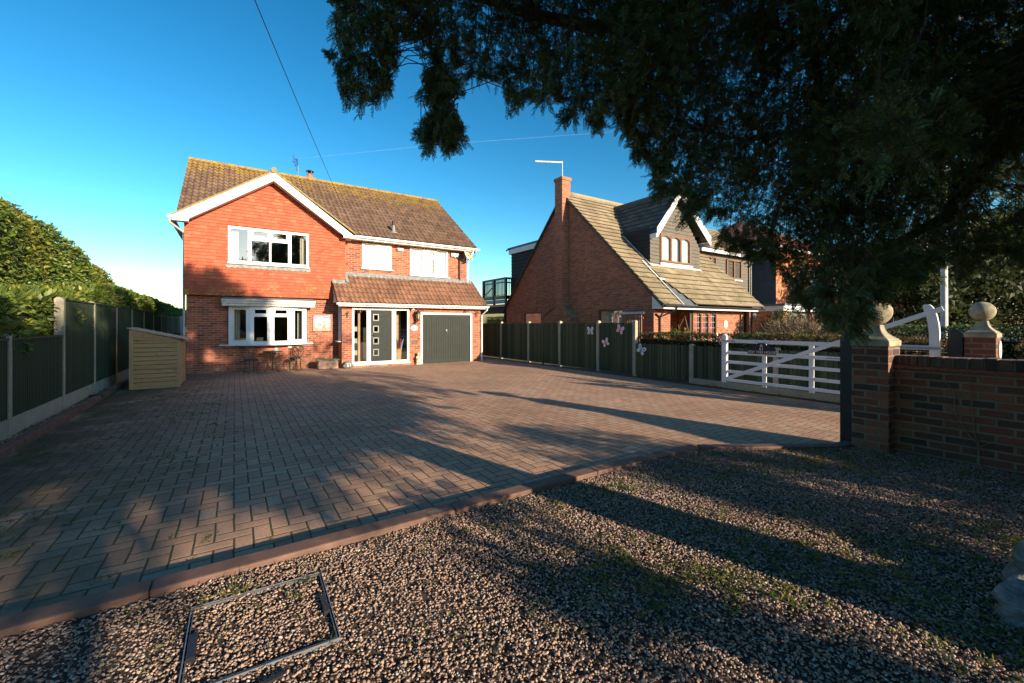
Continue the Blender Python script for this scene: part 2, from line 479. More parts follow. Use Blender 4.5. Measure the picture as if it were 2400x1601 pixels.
MT['clad'] = m_board('black weatherboard', [(0.2, (0.012, 0.013, 0.016)), (0.8, (0.03, 0.031, 0.036))], 9.0, grain=(2, 25))
MT['clad_grey'] = m_board('weathered grey weatherboard', [(0.2, (0.045, 0.043, 0.038)), (0.5, (0.11, 0.10, 0.082)), (0.85, (0.22, 0.195, 0.155))], 9.0, grain=(2.2, 45), var=0.05)
MT['trellis'] = m_board('pinkish trellis slat', [(0.2, (0.25, 0.13, 0.085)), (0.8, (0.40, 0.22, 0.15))], 0.06)

def m_concrete():
    t = NT('aggregate concrete')
    c = t.ramp(t.noise(70.0, t.obj(), 3), [(0.3, (0.26, 0.235, 0.19)), (0.6, (0.42, 0.385, 0.31)), (0.8, (0.52, 0.48, 0.40))])
    c = t.mix(0.5, c, t.ramp(t.noise(3.0, None, 4), [(0.3, (0.3, 0.33, 0.25)), (0.7, (0.62, 0.6, 0.55))]), 'OVERLAY')
    t.col(c); t.rough(0.95); t.bump(t.noise(120.0, t.obj(), 2), 0.5, 0.006)
    return t.m
MT['concrete'] = m_concrete()

def m_pine():
    t = NT('fresh treated pine')
    sp = t.n('SeparateXYZ'); t.set(sp.inputs[0], t.uv())
    row = t.math('FLOOR', t.math('DIVIDE', sp.outputs[1], 0.107))
    wnz = t.n('TexWhiteNoise'); wnz.noise_dimensions = '1D'; t.set(wnz.inputs['W'], row)
    off = t.n('CombineXYZ'); t.set(off.inputs[0], t.math('MULTIPLY', wnz.outputs['Value'], 17.0)); t.set(off.inputs[1], row)
    ad = t.n('VectorMath', operation='ADD'); t.set(ad.inputs[0], t.uv()); t.set(ad.inputs[1], off.outputs[0])
    mp = t.n('Mapping'); t.set(mp.inputs['Vector'], ad.outputs[0]); mp.inputs['Scale'].default_value = (3.0, 34.0, 1)
    c = t.ramp(t.noise(1.0, mp.outputs[0], 4), [(0.3, (0.42, 0.215, 0.085)), (0.6, (0.55, 0.305, 0.13)), (0.8, (0.60, 0.36, 0.17))])
    c = t.mix(0.3, c, t.ramp(wnz.outputs['Value'], [(0, (0.4,)*3), (1, (0.6,)*3)]), 'OVERLAY')
    v = t.n('TexVoronoi', Scale=1.0)
    mk = t.n('Mapping'); t.set(mk.inputs['Vector'], ad.outputs[0]); mk.inputs['Scale'].default_value = (4.2, 7.5, 1); t.set(v.inputs['Vector'], mk.outputs[0])
    c = t.mix(t.ramp(v.outputs['Distance'], [(0.07, (0.9,)*3), (0.17, (0,)*3)]), c, (0.15, 0.065, 0.022))
    t.col(c); t.rough(0.7)
    return t.m
MT['pine'] = m_pine()
MT['pine_frame'] = m_board('pine batten', [(0.2, (0.43, 0.245, 0.11)), (0.8, (0.56, 0.355, 0.18))], 9.0, grain=(25, 2), var=0.05)

def m_paving():
    t = NT('herringbone block paving')
    wv = t.n('TexNoise', Scale=6.0, Detail=2.0); t.set(wv.inputs['Vector'], t.pos())
    sc = t.n('VectorMath', operation='SCALE'); t.set(sc.inputs[0], wv.outputs['Color']); sc.inputs['Scale'].default_value = 0.010
    ad = t.n('VectorMath', operation='ADD'); t.set(ad.inputs[0], t.pos()); t.set(ad.inputs[1], sc.outputs[0])
    sp = t.n('SeparateXYZ'); t.set(sp.inputs[0], ad.outputs[0])
    w = 0.122
    u = t.math('DIVIDE', sp.outputs[0], w); v = t.math('DIVIDE', sp.outputs[1], w)
    i = t.math('FLOOR', u); j = t.math('FLOOR', v)
    fu = t.math('SUBTRACT', u, i); fv = t.math('SUBTRACT', v, j)
    k = t.math('FLOORED_MODULO', t.math('ADD', t.math('SUBTRACT', i, j), 0.5), 4.0)
    k = t.math('FLOOR', k)
    is0, is1, is2, is3 = [t.math('COMPARE', k, float(q), 0.1) for q in range(4)]
    dl = t.math('ADD', fu, is1); dr = t.math('ADD', t.math('SUBTRACT', 1.0, fu), is0)
    db = t.math('ADD', fv, is2); dt = t.math('ADD', t.math('SUBTRACT', 1.0, fv), is3)
    d = t.math('MINIMUM', t.math('MINIMUM', dl, dr), t.math('MINIMUM', db, dt))
    bi = t.math('SUBTRACT', i, is1); bj = t.math('SUBTRACT', j, is2)
    cb = t.n('CombineXYZ'); t.set(cb.inputs[0], bi); t.set(cb.inputs[1], bj)
    wnz = t.n('TexWhiteNoise'); wnz.noise_dimensions = '2D'; t.set(wnz.inputs['Vector'], cb.outputs[0])
    c = t.ramp(wnz.outputs['Value'], [(0.0, (0.36, 0.225, 0.155)), (0.2, (0.42, 0.255, 0.17)), (0.6, (0.46, 0.28, 0.186)), (0.86, (0.485, 0.305, 0.202)), (1.0, (0.42, 0.32, 0.23))])
    c = t.mix(0.55, c, t.ramp(t.noise(45.0, None, 5), [(0.25, (0.3,)*3), (0.75, (0.7,)*3)]), 'OVERLAY')
    c = t.mix(0.5, c, t.ramp(t.noise(0.55, None, 4), [(0.3, (0.33,)*3), (0.7, (0.64,)*3)]), 'OVERLAY')
    ps = t.n('SeparateXYZ'); t.set(ps.inputs[0], t.pos())
    # green algae and moss grow along the left border and towards the front edge
    left = t.n('MapRange'); left.clamp = True; t.set(left.inputs['Value'], ps.outputs[0]); left.inputs['From Min'].default_value = 0.2; left.inputs['From Max'].default_value = -2.2
    nzb = t.noise(1.6, None, 5)
    alg = t.math('MULTIPLY', left.outputs[0], t.ramp(nzb, [(0.27, (0,)*3), (0.5, (1,)*3)]))
    c = t.mix(t.math('MULTIPLY', alg, 0.85), c, (0.055, 0.056, 0.036))
    mossy = t.math('MULTIPLY', t.math('MULTIPLY', left.outputs[0], left.outputs[0]), t.ramp(t.noise(3.6, None, 6), [(0.52, (0,)*3), (0.6, (1,)*3)]))
    c = t.mix(t.math('MULTIPLY', mossy, 0.85), c, (0.055, 0.085, 0.014))
    # worn white splashes
    c = t.mix(t.ramp(t.noise(7.0, None, 3), [(0.76, (0,)*3), (0.80, (0.5,)*3)]), c, (0.38, 0.35, 0.32))
    jm = t.ramp(d, [(0.025, (1,)*3), (0.065, (0,)*3)])
    front = t.n('MapRange'); front.clamp = True; t.set(front.inputs['Value'], ps.outputs[1]); front.inputs['From Min'].default_value = 13.0; front.inputs['From Max'].default_value = 5.0
    jn = t.math('MULTIPLY', t.ramp(t.noise(2.2, None, 4), [(0.38, (0.15,)*3), (0.62, (1,)*3)]), t.math('ADD', t.math('MULTIPLY', front.outputs[0], 0.7), 0.3))
    jc = t.mix(jn, (0.13, 0.09, 0.065), t.mix(t.noise(18.0), (0.045, 0.060, 0.012), (0.085, 0.09, 0.02)))
    c = t.mix(jm, c, jc)
    t.col(c); t.rough(0.9); t.b.inputs['Specular IOR Level'].default_value = 0.15
    hgt = t.math('ADD', t.ramp(d, [(0.015, (0,)*3), (0.085, (1,)*3)]), t.math('ADD', t.math('MULTIPLY', t.noise(80.0, None, 3), 0.25), t.math('MULTIPLY', wnz.outputs['Value'], 0.25)))
    t.bump(hgt, 0.9, 0.007)
    return t.m
MT['paving'] = m_paving()

def m_soil(name, a, b, scale=18.0):
    t = NT(name); t.col(t.ramp(t.noise(scale, None, 6, 0.65), [(0.3, a), (0.7, b)])); t.rough(1.0)
    t.bump(t.noise(scale*2.5, None, 6), 1.0, 0.03); return t.m
MT['gravel_base'] = m_soil('gravel bed', (0.035, 0.025, 0.018), (0.12, 0.085, 0.06), 40.0)
MT['soil'] = m_soil('bare soil', (0.05, 0.04, 0.03), (0.14, 0.115, 0.085), 16.0)
MT['ground'] = m_soil('rough grass ground', (0.035, 0.05, 0.02), (0.09, 0.10, 0.045), 3.0)
MT['asphalt'] = m_soil('asphalt', (0.04, 0.04, 0.042), (0.065, 0.063, 0.06), 30.0)

def m_kerb():
    t = NT('rust brown edging')
    c = t.ramp(t.noise(7.0, None, 5), [(0.3, (0.10, 0.058, 0.044)), (0.55, (0.15, 0.082, 0.057)), (0.8, (0.22, 0.125, 0.082))])
    c = t.mix(t.ramp(t.noise(2.5, None, 4), [(0.62, (0,)*3), (0.72, (0.6,)*3)]), c, (0.30, 0.27, 0.20))
    t.col(c); t.rough(0.75); t.bump(t.noise(60.0, None, 4), 0.3, 0.004); return t.m
MT['kerb'] = m_kerb()

def m_island(name, stops, rough=0.7, trans=0.0, spec=0.5, tcol=None, zshift=None):
    """colour differs from leaf to leaf / stone to stone"""
    t = NT(name)
    r = t.n('NewGeometry').outputs['Random Per Island']
    c = t.ramp(r, stops)
    if zshift:
        c = t.mix(t.math('MULTIPLY', t.ramp(t.noise(zshift[0], None, 3), [(0.48, (0,)*3), (0.62, (1,)*3)]), zshift[2]), c, zshift[1])
    t.col(c); t.rough(rough); t.b.inputs['Specular IOR Level'].default_value = spec
    if trans:
        tl = t.n('BsdfTranslucent'); t.set(tl.inputs['Color'], t.mix(0.6, c, tcol) if tcol else c)
        mx = t.n('MixShader'); mx.inputs[0].default_value = trans
        t.set(mx.inputs[1], t.b.outputs[0]); t.set(mx.inputs[2], tl.outputs[0]); t.set(t.out.inputs['Surface'], mx.outputs[0])
    return t.m
MT['stones'] = m_island('gravel stones', [(0.0, (0.10, 0.075, 0.068)), (0.2, (0.21, 0.15, 0.12)), (0.45, (0.33, 0.23, 0.175)), (0.68, (0.42, 0.295, 0.215)), (0.86, (0.46, 0.27, 0.17)), (0.95, (0.35, 0.315, 0.28)), (1.0, (0.55, 0.49, 0.43))], 0.85, 0.0, 0.25)
MT['yew'] = m_island('yew needles', [(0.0, (0.028, 0.056, 0.020)), (0.5, (0.054, 0.10, 0.030)), (0.82, (0.09, 0.14, 0.035)), (0.96, (0.17, 0.19, 0.04)), (1.0, (0.22, 0.12, 0.04))], 0.5, 0.35, 0.4, (0.10, 0.13, 0.02))
MT['laurel'] = m_island('glossy hedge leaves', [(0.0, (0.06, 0.11, 0.02)), (0.5, (0.12, 0.19, 0.032)), (0.8, (0.18, 0.25, 0.042)), (0.93, (0.29, 0.30, 0.07)), (1.0, (0.42, 0.36, 0.15))], 0.35, 0.3, 0.5, (0.25, 0.30, 0.03), (0.55, (0.26, 0.20, 0.02), 0.45))
MT['lowleaf'] = m_island('soft hedge leaves', [(0.0, (0.06, 0.11, 0.026)), (0.5, (0.12, 0.18, 0.035)), (0.85, (0.20, 0.24, 0.045)), (1.0, (0.32, 0.31, 0.055))], 0.45, 0.35, 0.4, (0.30, 0.32, 0.03))
MT['beech'] = m_island('russet hedge leaves', [(0.0, (0.035, 0.035, 0.014)), (0.4, (0.07, 0.055, 0.02)), (0.7, (0.10, 0.06, 0.025)), (1.0, (0.16, 0.09, 0.035))], 0.6, 0.25, 0.3, (0.2, 0.12, 0.03), (0.9, (0.05, 0.09, 0.02), 0.8))
MT['shrub'] = m_island('shrub leaves', [(0.0, (0.02, 0.04, 0.015)), (0.6, (0.045, 0.075, 0.025)), (1.0, (0.09, 0.11, 0.04))], 0.5, 0.25, 0.4, (0.15, 0.2, 0.03))
MT['dark_leaf'] = m_island('dark tree leaves', [(0.0, (0.015, 0.025, 0.010)), (0.6, (0.03, 0.045, 0.016)), (1.0, (0.07, 0.075, 0.03))], 0.6, 0.25, 0.3, (0.1, 0.12, 0.03))
MT['twigs'] = m_island('bare twigs', [(0.0, (0.09, 0.06, 0.035)), (0.6, (0.21, 0.15, 0.085)), (1.0, (0.34, 0.26, 0.15))], 0.9)
MT['weed'] = m_island('weed leaves', [(0.0, (0.05, 0.08, 0.02)), (0.6, (0.10, 0.125, 0.03)), (1.0, (0.22, 0.20, 0.06))], 0.5, 0.35, 0.3, (0.3, 0.4, 0.04))
MT['litter'] = m_island('fallen needles', [(0.0, (0.10, 0.045, 0.018)), (0.6, (0.20, 0.085, 0.03)), (1.0, (0.28, 0.15, 0.06))], 0.9)
MT['bark'] = plain('yew bark', (0.075, 0.045, 0.032), 0.95, 0.5, 12.0, bump=0.9)
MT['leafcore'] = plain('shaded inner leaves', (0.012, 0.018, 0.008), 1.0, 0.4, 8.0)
def m_rock():
    t = NT('grey rockery stone')
    mp = t.n('Mapping'); t.set(mp.inputs['Vector'], t.obj()); mp.inputs['Scale'].default_value = (1, 1, 4)
    c = t.ramp(t.noise(9.0, mp.outputs[0], 6), [(0.3, (0.11, 0.12, 0.125)), (0.55, (0.22, 0.23, 0.225)), (0.75, (0.32, 0.325, 0.31))])
    c = t.mix(t.ramp(t.noise(4.0, t.obj(), 4), [(0.52, (0,)*3), (0.64, (0.7,)*3)]), c, (0.075, 0.09, 0.03))
    t.col(c); t.rough(0.95); t.bump(t.noise(22.0, mp.outputs[0], 6), 1.0, 0.03); return t.m
MT['rock'] = m_rock()

# ---------------------------------------------------------------- setting: ground, drive, gravel bed, edging
def sheet(name, pts, z, mat, kind='structure'):
    mb = MB(); mb.face([(x, y, z) for x, y in pts])
    o = mb.build(name, mat); o['kind'] = kind
    return o
sheet('ground', [(-400, -400), (500, -400), (500, 700), (-400, 700)], -0.03, MT['ground'])
sheet('driveway', [(-2.3, 3.2), (4.80, 3.12), (6.30, 2.20), (6.95, 2.15), (6.95, -9), (9.6, -9), (9.6, 1.9), (10.02, 1.9), (10.02, 19), (9.0, 19), (9.0, 17), (-1.0, 17), (-1.2, 30), (-2.3, 30)], 0.0, MT['paving'])
sheet('road', [(-60, -17), (60, -17), (60, -9), (-60, -9)], -0.02, MT['asphalt'])
sheet('soil_strip', [(10.02, -3), (10.6, -3), (10.6, 19), (10.02, 19)], 0.012, MT['soil'])
sheet('gravel_ground', [(-8, -7), (6.95, -7), (6.95, 2.15), (6.3, 2.18), (4.80, 3.08), (-2.4, 3.18), (-8, 3.18)], 0.055, MT['gravel_base'])
sheet('border_strip', [(-2.62, 3.18), (-2.30, 3.18), (-2.36, 15.5), (-2.62, 15.5)], 0.055, MT['gravel_base'])

def strip(mb, A, B, w, z0, z1, side=1):
    A, B = Vector((*A, 0)), Vector((*B, 0)); d = (B-A).normalized(); n = Vector((-d.y, d.x, 0)) * side
    mb.obox(A + Vector((0, 0, z0)), B-A, n*w, (0, 0, z1-z0))
k = MB()
pts = [(-2.3, 3.10), (-0.4, 3.10), (1.5, 3.10), (3.1, 3.11), (4.75, 3.03)]
for a, b in zip(pts, pts[1:]): strip(k, a, (b[0]-0.004, b[1]), 0.15, -0.02, 0.10)
strip(k, (4.76, 3.025), (6.26, 2.10), 0.13, -0.02, 0.098)
strip(k, (6.27, 2.095), (6.70, 2.06), 0.13, -0.02, 0.096)
kb = k.build('kerb', MT['kerb'], bevel=0.012); kb['kind'] = 'structure'
k = MB()
ys = [3.26, 5.7, 8.1, 10.5, 12.9, 15.5]
for a, b in zip(ys, ys[1:]):
    xa = -2.24 - 0.010*(a-3); xb = -2.24 - 0.010*(b-3)
    strip(k, (xa, a), (xb, b-0.006), 0.11, -0.02, 0.11)
kb = k.build('kerb', MT['kerb'], bevel=0.01); kb['kind'] = 'structure'

# ---------------------------------------------------------------- roofs
def tiles(mb, O, U, V, N, L, g, w, amp, thick, clip=None, per=1.0, ncourse=1, sub=8, rnd=0.004, seed=1, lip=0.03):
    """courses of overlapping tiles: O eave corner, U along the eave, V up the slope, N normal; waves of width w/per"""
    rg = random.Random(seed)
    O, U, V, N = Vector(O), Vector(U).normalized(), Vector(V).normalized(), Vector(N).normalized()
    for k in range(ncourse):
        v0, v1 = k*g, (k+1)*g + lip
        ua, ub = clip((k+0.5)*g) if clip else (0, L)
        if isinstance(ua, tuple): (ua0, ua1), (ub0, ub1) = ua, ub
        else: ua0 = ua1 = ua; ub0 = ub1 = ub
        n = max(2, int((ub-ua if not isinstance(ua, tuple) else ub0-ua0) / w * sub))
        rows = []
        jit = {}
        for i in range(n+1):
            s = i/n
            u0 = ua0 + (ub0-ua0)*s; u1 = ua1 + (ub1-ua1)*s
            ph = (u0/w*per + 0.0)
            p = amp*(0.5+0.5*math.cos(2*math.pi*ph)) if amp else 0.0
            tid = math.floor(u0/w)
            if tid not in jit: jit[tid] = rg.uniform(-rnd, rnd)
            h0 = thick + p + jit[tid]; h1 = p*0.9 - 0.002
            b = O + U*u0 + V*(v0 + jit[tid]*1.5) + N*h0
            t = O + U*u1 + V*v1 + N*h1
            f = O + U*u0 + V*(v0+0.006) + N*(-0.003)
            rows.append((u0, u1, f, b, t))
        for i in range(n):
            a, c = rows[i], rows[i+1]
            uu0, uu1 = a[0]/w + 1e-3, c[0]/w - 1e-3
            mb.face([a[3], c[3], c[4], a[4]], uv=[(uu0, k+0.02), (uu1, k+0.02), (uu1, k+0.98), (uu0, k+0.98)])
            mb.face([a[2], c[2], c[3], a[3]], uv=[(uu0, k+0.001), (uu1, k+0.001), (uu1, k+0.02), (uu0, k+0.02)])

# ---------------------------------------------------------------- windows
def bars(mb, verts, hors, y, d, th=0.0):
    """verts: (x0,x1,z0,z1); hors likewise, set 2 mm behind"""
    for x0, x1, z0, z1 in verts: mb.box(x0, x1, y-d, y, z0, z1)
    for x0, x1, z0, z1 in hors: mb.box(x0, x1, y-d+0.002, y-0.002, z0, z1)

def curtain(name, x0, x1, z0, z1, y, mat, parent, waves=5, amp=0.03):
    mb = MB(); n = waves*8
    P = [(x0+(x1-x0)*i/n, y+amp*math.sin(2*math.pi*waves*i/n)+amp*0.4*math.sin(5.1*i/n*waves)) for i in range(n+1)]
    for (xa, ya), (xb, yb) in zip(P, P[1:]):
        mb.face([(xa, ya, z0), (xb, yb, z0), (xb, yb, z1), (xa, ya, z1)])
    return mb.build(name, mat, parent, smooth=True)

def window(parent, x0, x1, z0, z1, y, fw=0.07, mull=(), trans=(), sashes=(), mat='white', glass='glass', sill=None, depth=0.07):
    """front-facing window: outer frame, mullions (x, half, z0, z1), transoms (z, half, x0, x1), opening sashes (x0,x1,z0,z1)"""
    mb = MB()
    bars(mb, [(x0, x0+fw, z0, z1), (x1-fw, x1, z0, z1)], [(x0+fw, x1-fw, z0, z0+fw), (x0+fw, x1-fw, z1-fw, z1)], y, depth)
    for mx, hw, a, b in mull: mb.box(mx-hw, mx+hw, y-depth+0.004, y-0.004, a, b)
    for tz, hw, a, b in trans: mb.box(a, b, y-depth+0.007, y-0.006, tz-hw, tz+hw)
    for a, b, c, d in sashes:
        f = 0.05
        mb.box(a, a+f, y-depth-0.018, y-0.01, c, d); mb.box(b-f, b, y-depth-0.018, y-0.01, c, d)
        mb.box(a+f, b-f, y-depth-0.016, y-0.012, c, c+f); mb.box(a+f, b-f, y-depth-0.016, y-0.012, d-f, d)
    fo = mb.build('window', MT[mat], parent)
    g = MB(); g.face([(x0+fw*0.5, y-depth*0.45, z0+fw*0.5), (x1-fw*0.5, y-depth*0.45, z0+fw*0.5), (x1-fw*0.5, y-depth*0.45, z1-fw*0.5), (x0+fw*0.5, y-depth*0.45, z1-fw*0.5)])
    g.build('pane', MT[glass], fo)
    if sill:
        s = MB(); s.box(sill[0], sill[1], y-depth-sill[2], y-0.01, z0-0.045, z0-0.002); s.build('sill', MT[sill[3] if len(sill) > 3 else 'white'], fo, bevel=0.006)
    return fo

# ---------------------------------------------------------------- the red brick house
XL, XR, YM, YR, YP, YB = -1.28, 8.84, 16.85, 17.2, 16.15, 26.0
PX0, PX1 = 3.25, 8.98
RK, RY0, RZ0, RYR = 0.714, 16.85, 5.03, 21.4
RZR = RZ0 + RK*(RYR-RY0)
H = thing('brick_house', 'detached red brick house with tile-hung gable, bow window and grey garage door', 'house', (3.8, 19.0, 0))

w = MB()
w.wall('y', YM, XL, PX0, -0.05, 2.62, [(-0.10, 2.10, 0.98, 2.16)], 0.12)
w.wall('y', YP, PX0, PX1, -0.05, 2.42, [(3.60, 5.76, 0.11, 2.20), (6.24, 8.55, -0.05, 2.06)], 0.10)
w.wall('x', PX0, YP, YM, -0.05, 2.62, [(16.30, 16.60, 0.99, 2.34)], 0.08)
w.wall('y', YR, 3.50, XR, 2.3, 5.02, [(4.21, 5.39, 3.80, 4.83), (6.17, 7.89, 3.68, 4.82)], 0.10)
w.wall('x', XL, YM, YB, -0.05, 5.0)
w.wall('x', PX1, YP, YB, -0.05, 2.42, sgn=1)
w.wall('x', XR, YR, YB, 2.3, 5.0, sgn=1)
w.wall('x', 3.50, YM, YR, 2.3, 5.0, sgn=1)
w.wall('y', YB, XL, PX1, -0.05, 5.0, sgn=1)
for x, fl in ((XL, 1), (XR, 0)):
    tri = [(x, YR-0.3, 5.0), (x, YB, 5.0), (x, RYR, RZR-0.12)]
    w.face(tri if not fl else tri[::-1])
w.face([(XL, YM, 5.0), (XL, YM, 4.7), (XL, YR, 5.0)])
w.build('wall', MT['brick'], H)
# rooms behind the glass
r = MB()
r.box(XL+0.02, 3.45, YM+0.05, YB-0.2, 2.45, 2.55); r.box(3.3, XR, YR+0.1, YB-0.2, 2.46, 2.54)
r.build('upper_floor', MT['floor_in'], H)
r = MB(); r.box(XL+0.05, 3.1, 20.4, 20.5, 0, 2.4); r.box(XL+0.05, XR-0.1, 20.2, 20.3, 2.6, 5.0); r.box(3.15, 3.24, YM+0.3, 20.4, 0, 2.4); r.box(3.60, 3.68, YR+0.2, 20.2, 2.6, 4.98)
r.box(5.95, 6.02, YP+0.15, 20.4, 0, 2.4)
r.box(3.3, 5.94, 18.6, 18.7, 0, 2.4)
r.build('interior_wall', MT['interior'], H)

# hung tiles on the gable
def gable_half(z): return max(0.0, (6.60 - z)/0.69)
th = MB(); g = 0.107; z = 2.53; kx = 0
WH = (-0.16, 2.22, 3.50, 4.86)
while z < 6.55:
    z1 = z + g; zm = z + g/2
    xa, xb = XL-0.05, 3.50
    if zm > 4.7:
        hw = gable_half(zm); xa, xb = max(xa, 1.12-hw), min(xb, 1.12+hw)
    if xb - xa < 0.1: break
    flare = max(0.0, (2.95 - z)/0.42)**1.6 * 0.11 if z < 2.95 else 0.0
    flare1 = max(0.0, (2.95 - z1)/0.42)**1.6 * 0.11 if z1 < 2.95 else 0.0
    segs = [(xa, xb)]
    if WH[2] < zm < WH[3]: segs = [(xa, WH[0]), (WH[1], xb)]
    for a, b in segs:
        n = max(1, int((b-a)/0.166)); rg = random.Random(kx*77+int(a*10))
        st = [a + (b-a)*i/n for i in range(n+1)]
        for i in range(n):
            j = rg.uniform(-0.0025, 0.0025); jy = rg.uniform(-0.003, 0.003)
            yb0 = YM-0.055-flare-0.026+jy; yt = YM-0.055-flare1+0.002
            v0 = (kx+0.02)*g; v1 = (kx+0.97)*g; u0, u1 = st[i], st[i+1]
            th.face([(u0, yb0, z+j), (u1, yb0, z+j), (u1, yt, z1+0.012), (u0, yt, z1+0.012)], uv=[(u0, v0), (u1, v0), (u1, v1), (u0, v1)])
            th.face([(u0, yb0+0.02+flare*0.3, z+j+0.001), (u1, yb0+0.02+flare*0.3, z+j+0.001), (u1, yb0, z+j), (u0, yb0, z+j)], uv=[(u0, v0)]*4)
    z = z1; kx += 1
th.build('tile_cladding', MT['tilehang'], H)
bk = MB(); bk.wall('y', YM-0.03, XL, 3.50, 2.60, 4.95, [(-0.12, 2.18, 3.62, 4.82)], 0.1)
bk.face([(XL, YM-0.03, 4.95), (3.5, YM-0.03, 4.95), (1.12, YM-0.03, 6.62)])
bk.face([(XL-0.05, YM-0.19, 2.53), (3.5, YM-0.19, 2.53), (3.5, YM+0.02, 2.535), (XL-0.05, YM+0.02, 2.535)])
bk.face([(3.5, YM-0.10, 2.53), (3.5, YR, 2.53), (3.5, YR, 4.95), (3.5, YM-0.03, 4.95)])
bk.face([(XL-0.05, YM-0.10, 2.53), (XL-0.05, YM-0.06, 4.85), (XL-0.001, YM, 4.85), (XL-0.001, YM, 2.53)])
bk.build('cladding_backing', MT['tilehang'], H)

# roofs
cs, sn = 1/math.hypot(1, RK), RK/math.hypot(1, RK)
SL = (RYR-RY0)/cs; nc = 17
rf = MB()
tiles(rf, (-1.53, RY0, RZ0), (1, 0, 0), (0, cs, sn), (0, -sn, cs), 10.68, SL/nc, 0.175, 0.055, 0.024, ncourse=nc, sub=8, seed=3)
rf.face([(-1.53, RYR, RZR), (9.15, RYR, RZR), (9.15, YB+0.35, RZR-RK*(YB+0.35-RYR)), (-1.53, YB+0.35, RZR-RK*(YB+0.35-RYR))])
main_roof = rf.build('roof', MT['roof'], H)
for x in (-1.53, 9.15):   # verge undercloak
    vg = MB(); vg.prism([(x-0.01, RY0+0.01, RZ0-0.02), (x-0.01, RYR, RZR-0.02), (x-0.01, RYR, RZR-0.10), (x-0.01, RY0+0.01, RZ0-0.10)], (0.05, 0, 0)); vg.build('verge', MT['verge'], H)
rd = MB(); n = 27
for i in range(n):
    a = -1.54 + i*10.70/n; b = a + 10.70/n - 0.012
    A = []
    for xx in (a, b):
        A.append([(xx, RYR + 0.145*math.sin(t), RZR - 0.035 + 0.105*math.cos(t)) for t in [R(-100 + 200*q/8) for q in range(9)]])
    for q in range(8): rd.face([A[0][q], A[0][q+1], A[1][q+1], A[1][q]][::-1], uv=[(i, 0.5)]*4)
    rd.face(A[0], uv=[(i, 0.5)]*9); rd.face(A[1][::-1], uv=[(i, 0.5)]*9)
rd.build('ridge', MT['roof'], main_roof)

# gable roof slopes (their front verge shows as a mossy edge)
GA = (1.12, 16.40, 6.83); gk = 0.68
def gz(x): return GA[2] - gk*abs(x-GA[0])
yb = RY0 + (GA[2]-RZ0)/RK + 0.3
for sx, ex in ((-1, -1.60), (1, 3.80)):
    e = (ex, 16.40, gz(ex)); gr = MB()
    gr.prism([GA, e, (ex, RY0+0.02, gz(ex)), (GA[0], yb, GA[2])], (0, 0, -0.06)); gr.build('gable_roof', MT['verge'], H)
cp = MB()
cp.tube([(1.12, 16.37, 6.82), (1.12, 18.9, 6.82)], 0.095, 12)
cp.build('ridge_cap', MT['verge'], H)
bb = MB()
L_ = [(1.12, 16.42, 6.76), (-1.58, 16.42, 4.955), (-1.575, 16.42, 4.78), (-1.19, 16.42, 4.79), (-1.17, 16.42, 4.885), (1.12, 16.42, 6.475)]
R_ = [(1.12, 16.42, 6.76), (3.78, 16.42, 4.86), (3.765, 16.42, 4.80), (3.37, 16.42, 4.80), (3.36, 16.42, 4.89), (1.12, 16.42, 6.475)]
bb.prism(L_, (0, 0.03, 0)); bb.build('bargeboard', MT['white'], H); bb = MB(); bb.prism(R_, (0, 0.03, 0)); bb.build('bargeboard', MT['white'], H)
sf = MB()
sf.obox((-1.56, 16.452, 4.80), (0.36, 0, 0), (0, 0.33, 0), (0, 0, 0.02)); sf.obox((3.38, 16.452, 4.81), (0.37, 0, 0), (0, 0.72, 0), (0, 0, 0.02))
for sx in (-1, 1):
    xe = 1.12 + sx*2.28
    sf.obox((1.12, 16.452, 6.475), (xe-1.12, 0, -gk*2.28-0.01), (0, 0.32, 0), (0, 0, 0.015))
sf.obox((3.76, 16.80, 4.865), (5.35, 0, 0), (0, 0.42, 0), (0, 0, 0.02))
sf.build('soffit', MT['offwhite'], H)
for b_ in ((3.80, 9.12, 16.775, 16.80, 4.855, 5.0), (3.08, 9.12, 15.86, 15.885, 2.24, 2.40), (-1.60, -1.575, 16.45, 22.0, 4.78, 4.94)):
    fs = MB(); fs.box(*b_); fs.build('fascia', MT['white'], H)

def gutter(x0, x1, y, z, parent, mat='white'):
    mb = MB(); P = [(y + 0.056*math.cos(t), z + 0.056*math.sin(t)) for t in [R(180 + 180*q/10) for q in range(11)]]
    P = [(y-0.056, z+0.018)] + P + [(y+0.056, z+0.018)]
    for (a, b), (c, d) in zip(P, P[1:]):
        mb.face([(x0, a, b), (x1, a, b), (x1, c, d), (x0, c, d)])
    for xx in (x0, x1): mb.face([(xx, a, b) for a, b in P])
    mb.box(x0+0.01, x1-0.01, y-0.04, y+0.04, z-0.012, z-0.008)
    nb = int((x1-x0)/0.95)
    for i in range(nb+1):
        xx = x0+0.06+(x1-x0-0.12)*i/nb
        Q = [(y + 0.062*math.cos(t), z + 0.062*math.sin(t)) for t in [R(180 + 180*q/8) for q in range(9)]]
        for (a, b), (c, d) in zip(Q, Q[1:]): mb.face([(xx-0.02, a, b), (xx+0.02, a, b), (xx+0.02, c, d), (xx-0.02, c, d)])
    return mb.build('gutter', MT[mat], parent)
gutter(3.82, 9.24, 16.71, 4.95, H); gutter(3.00, 9.20, 15.80, 2.335, H)
lg = MB(); lg.tube([(-1.66, 16.44, 4.90), (-1.66, 22.0, 4.90)], 0.058, 12); lg.build('gutter', MT['white'], H)

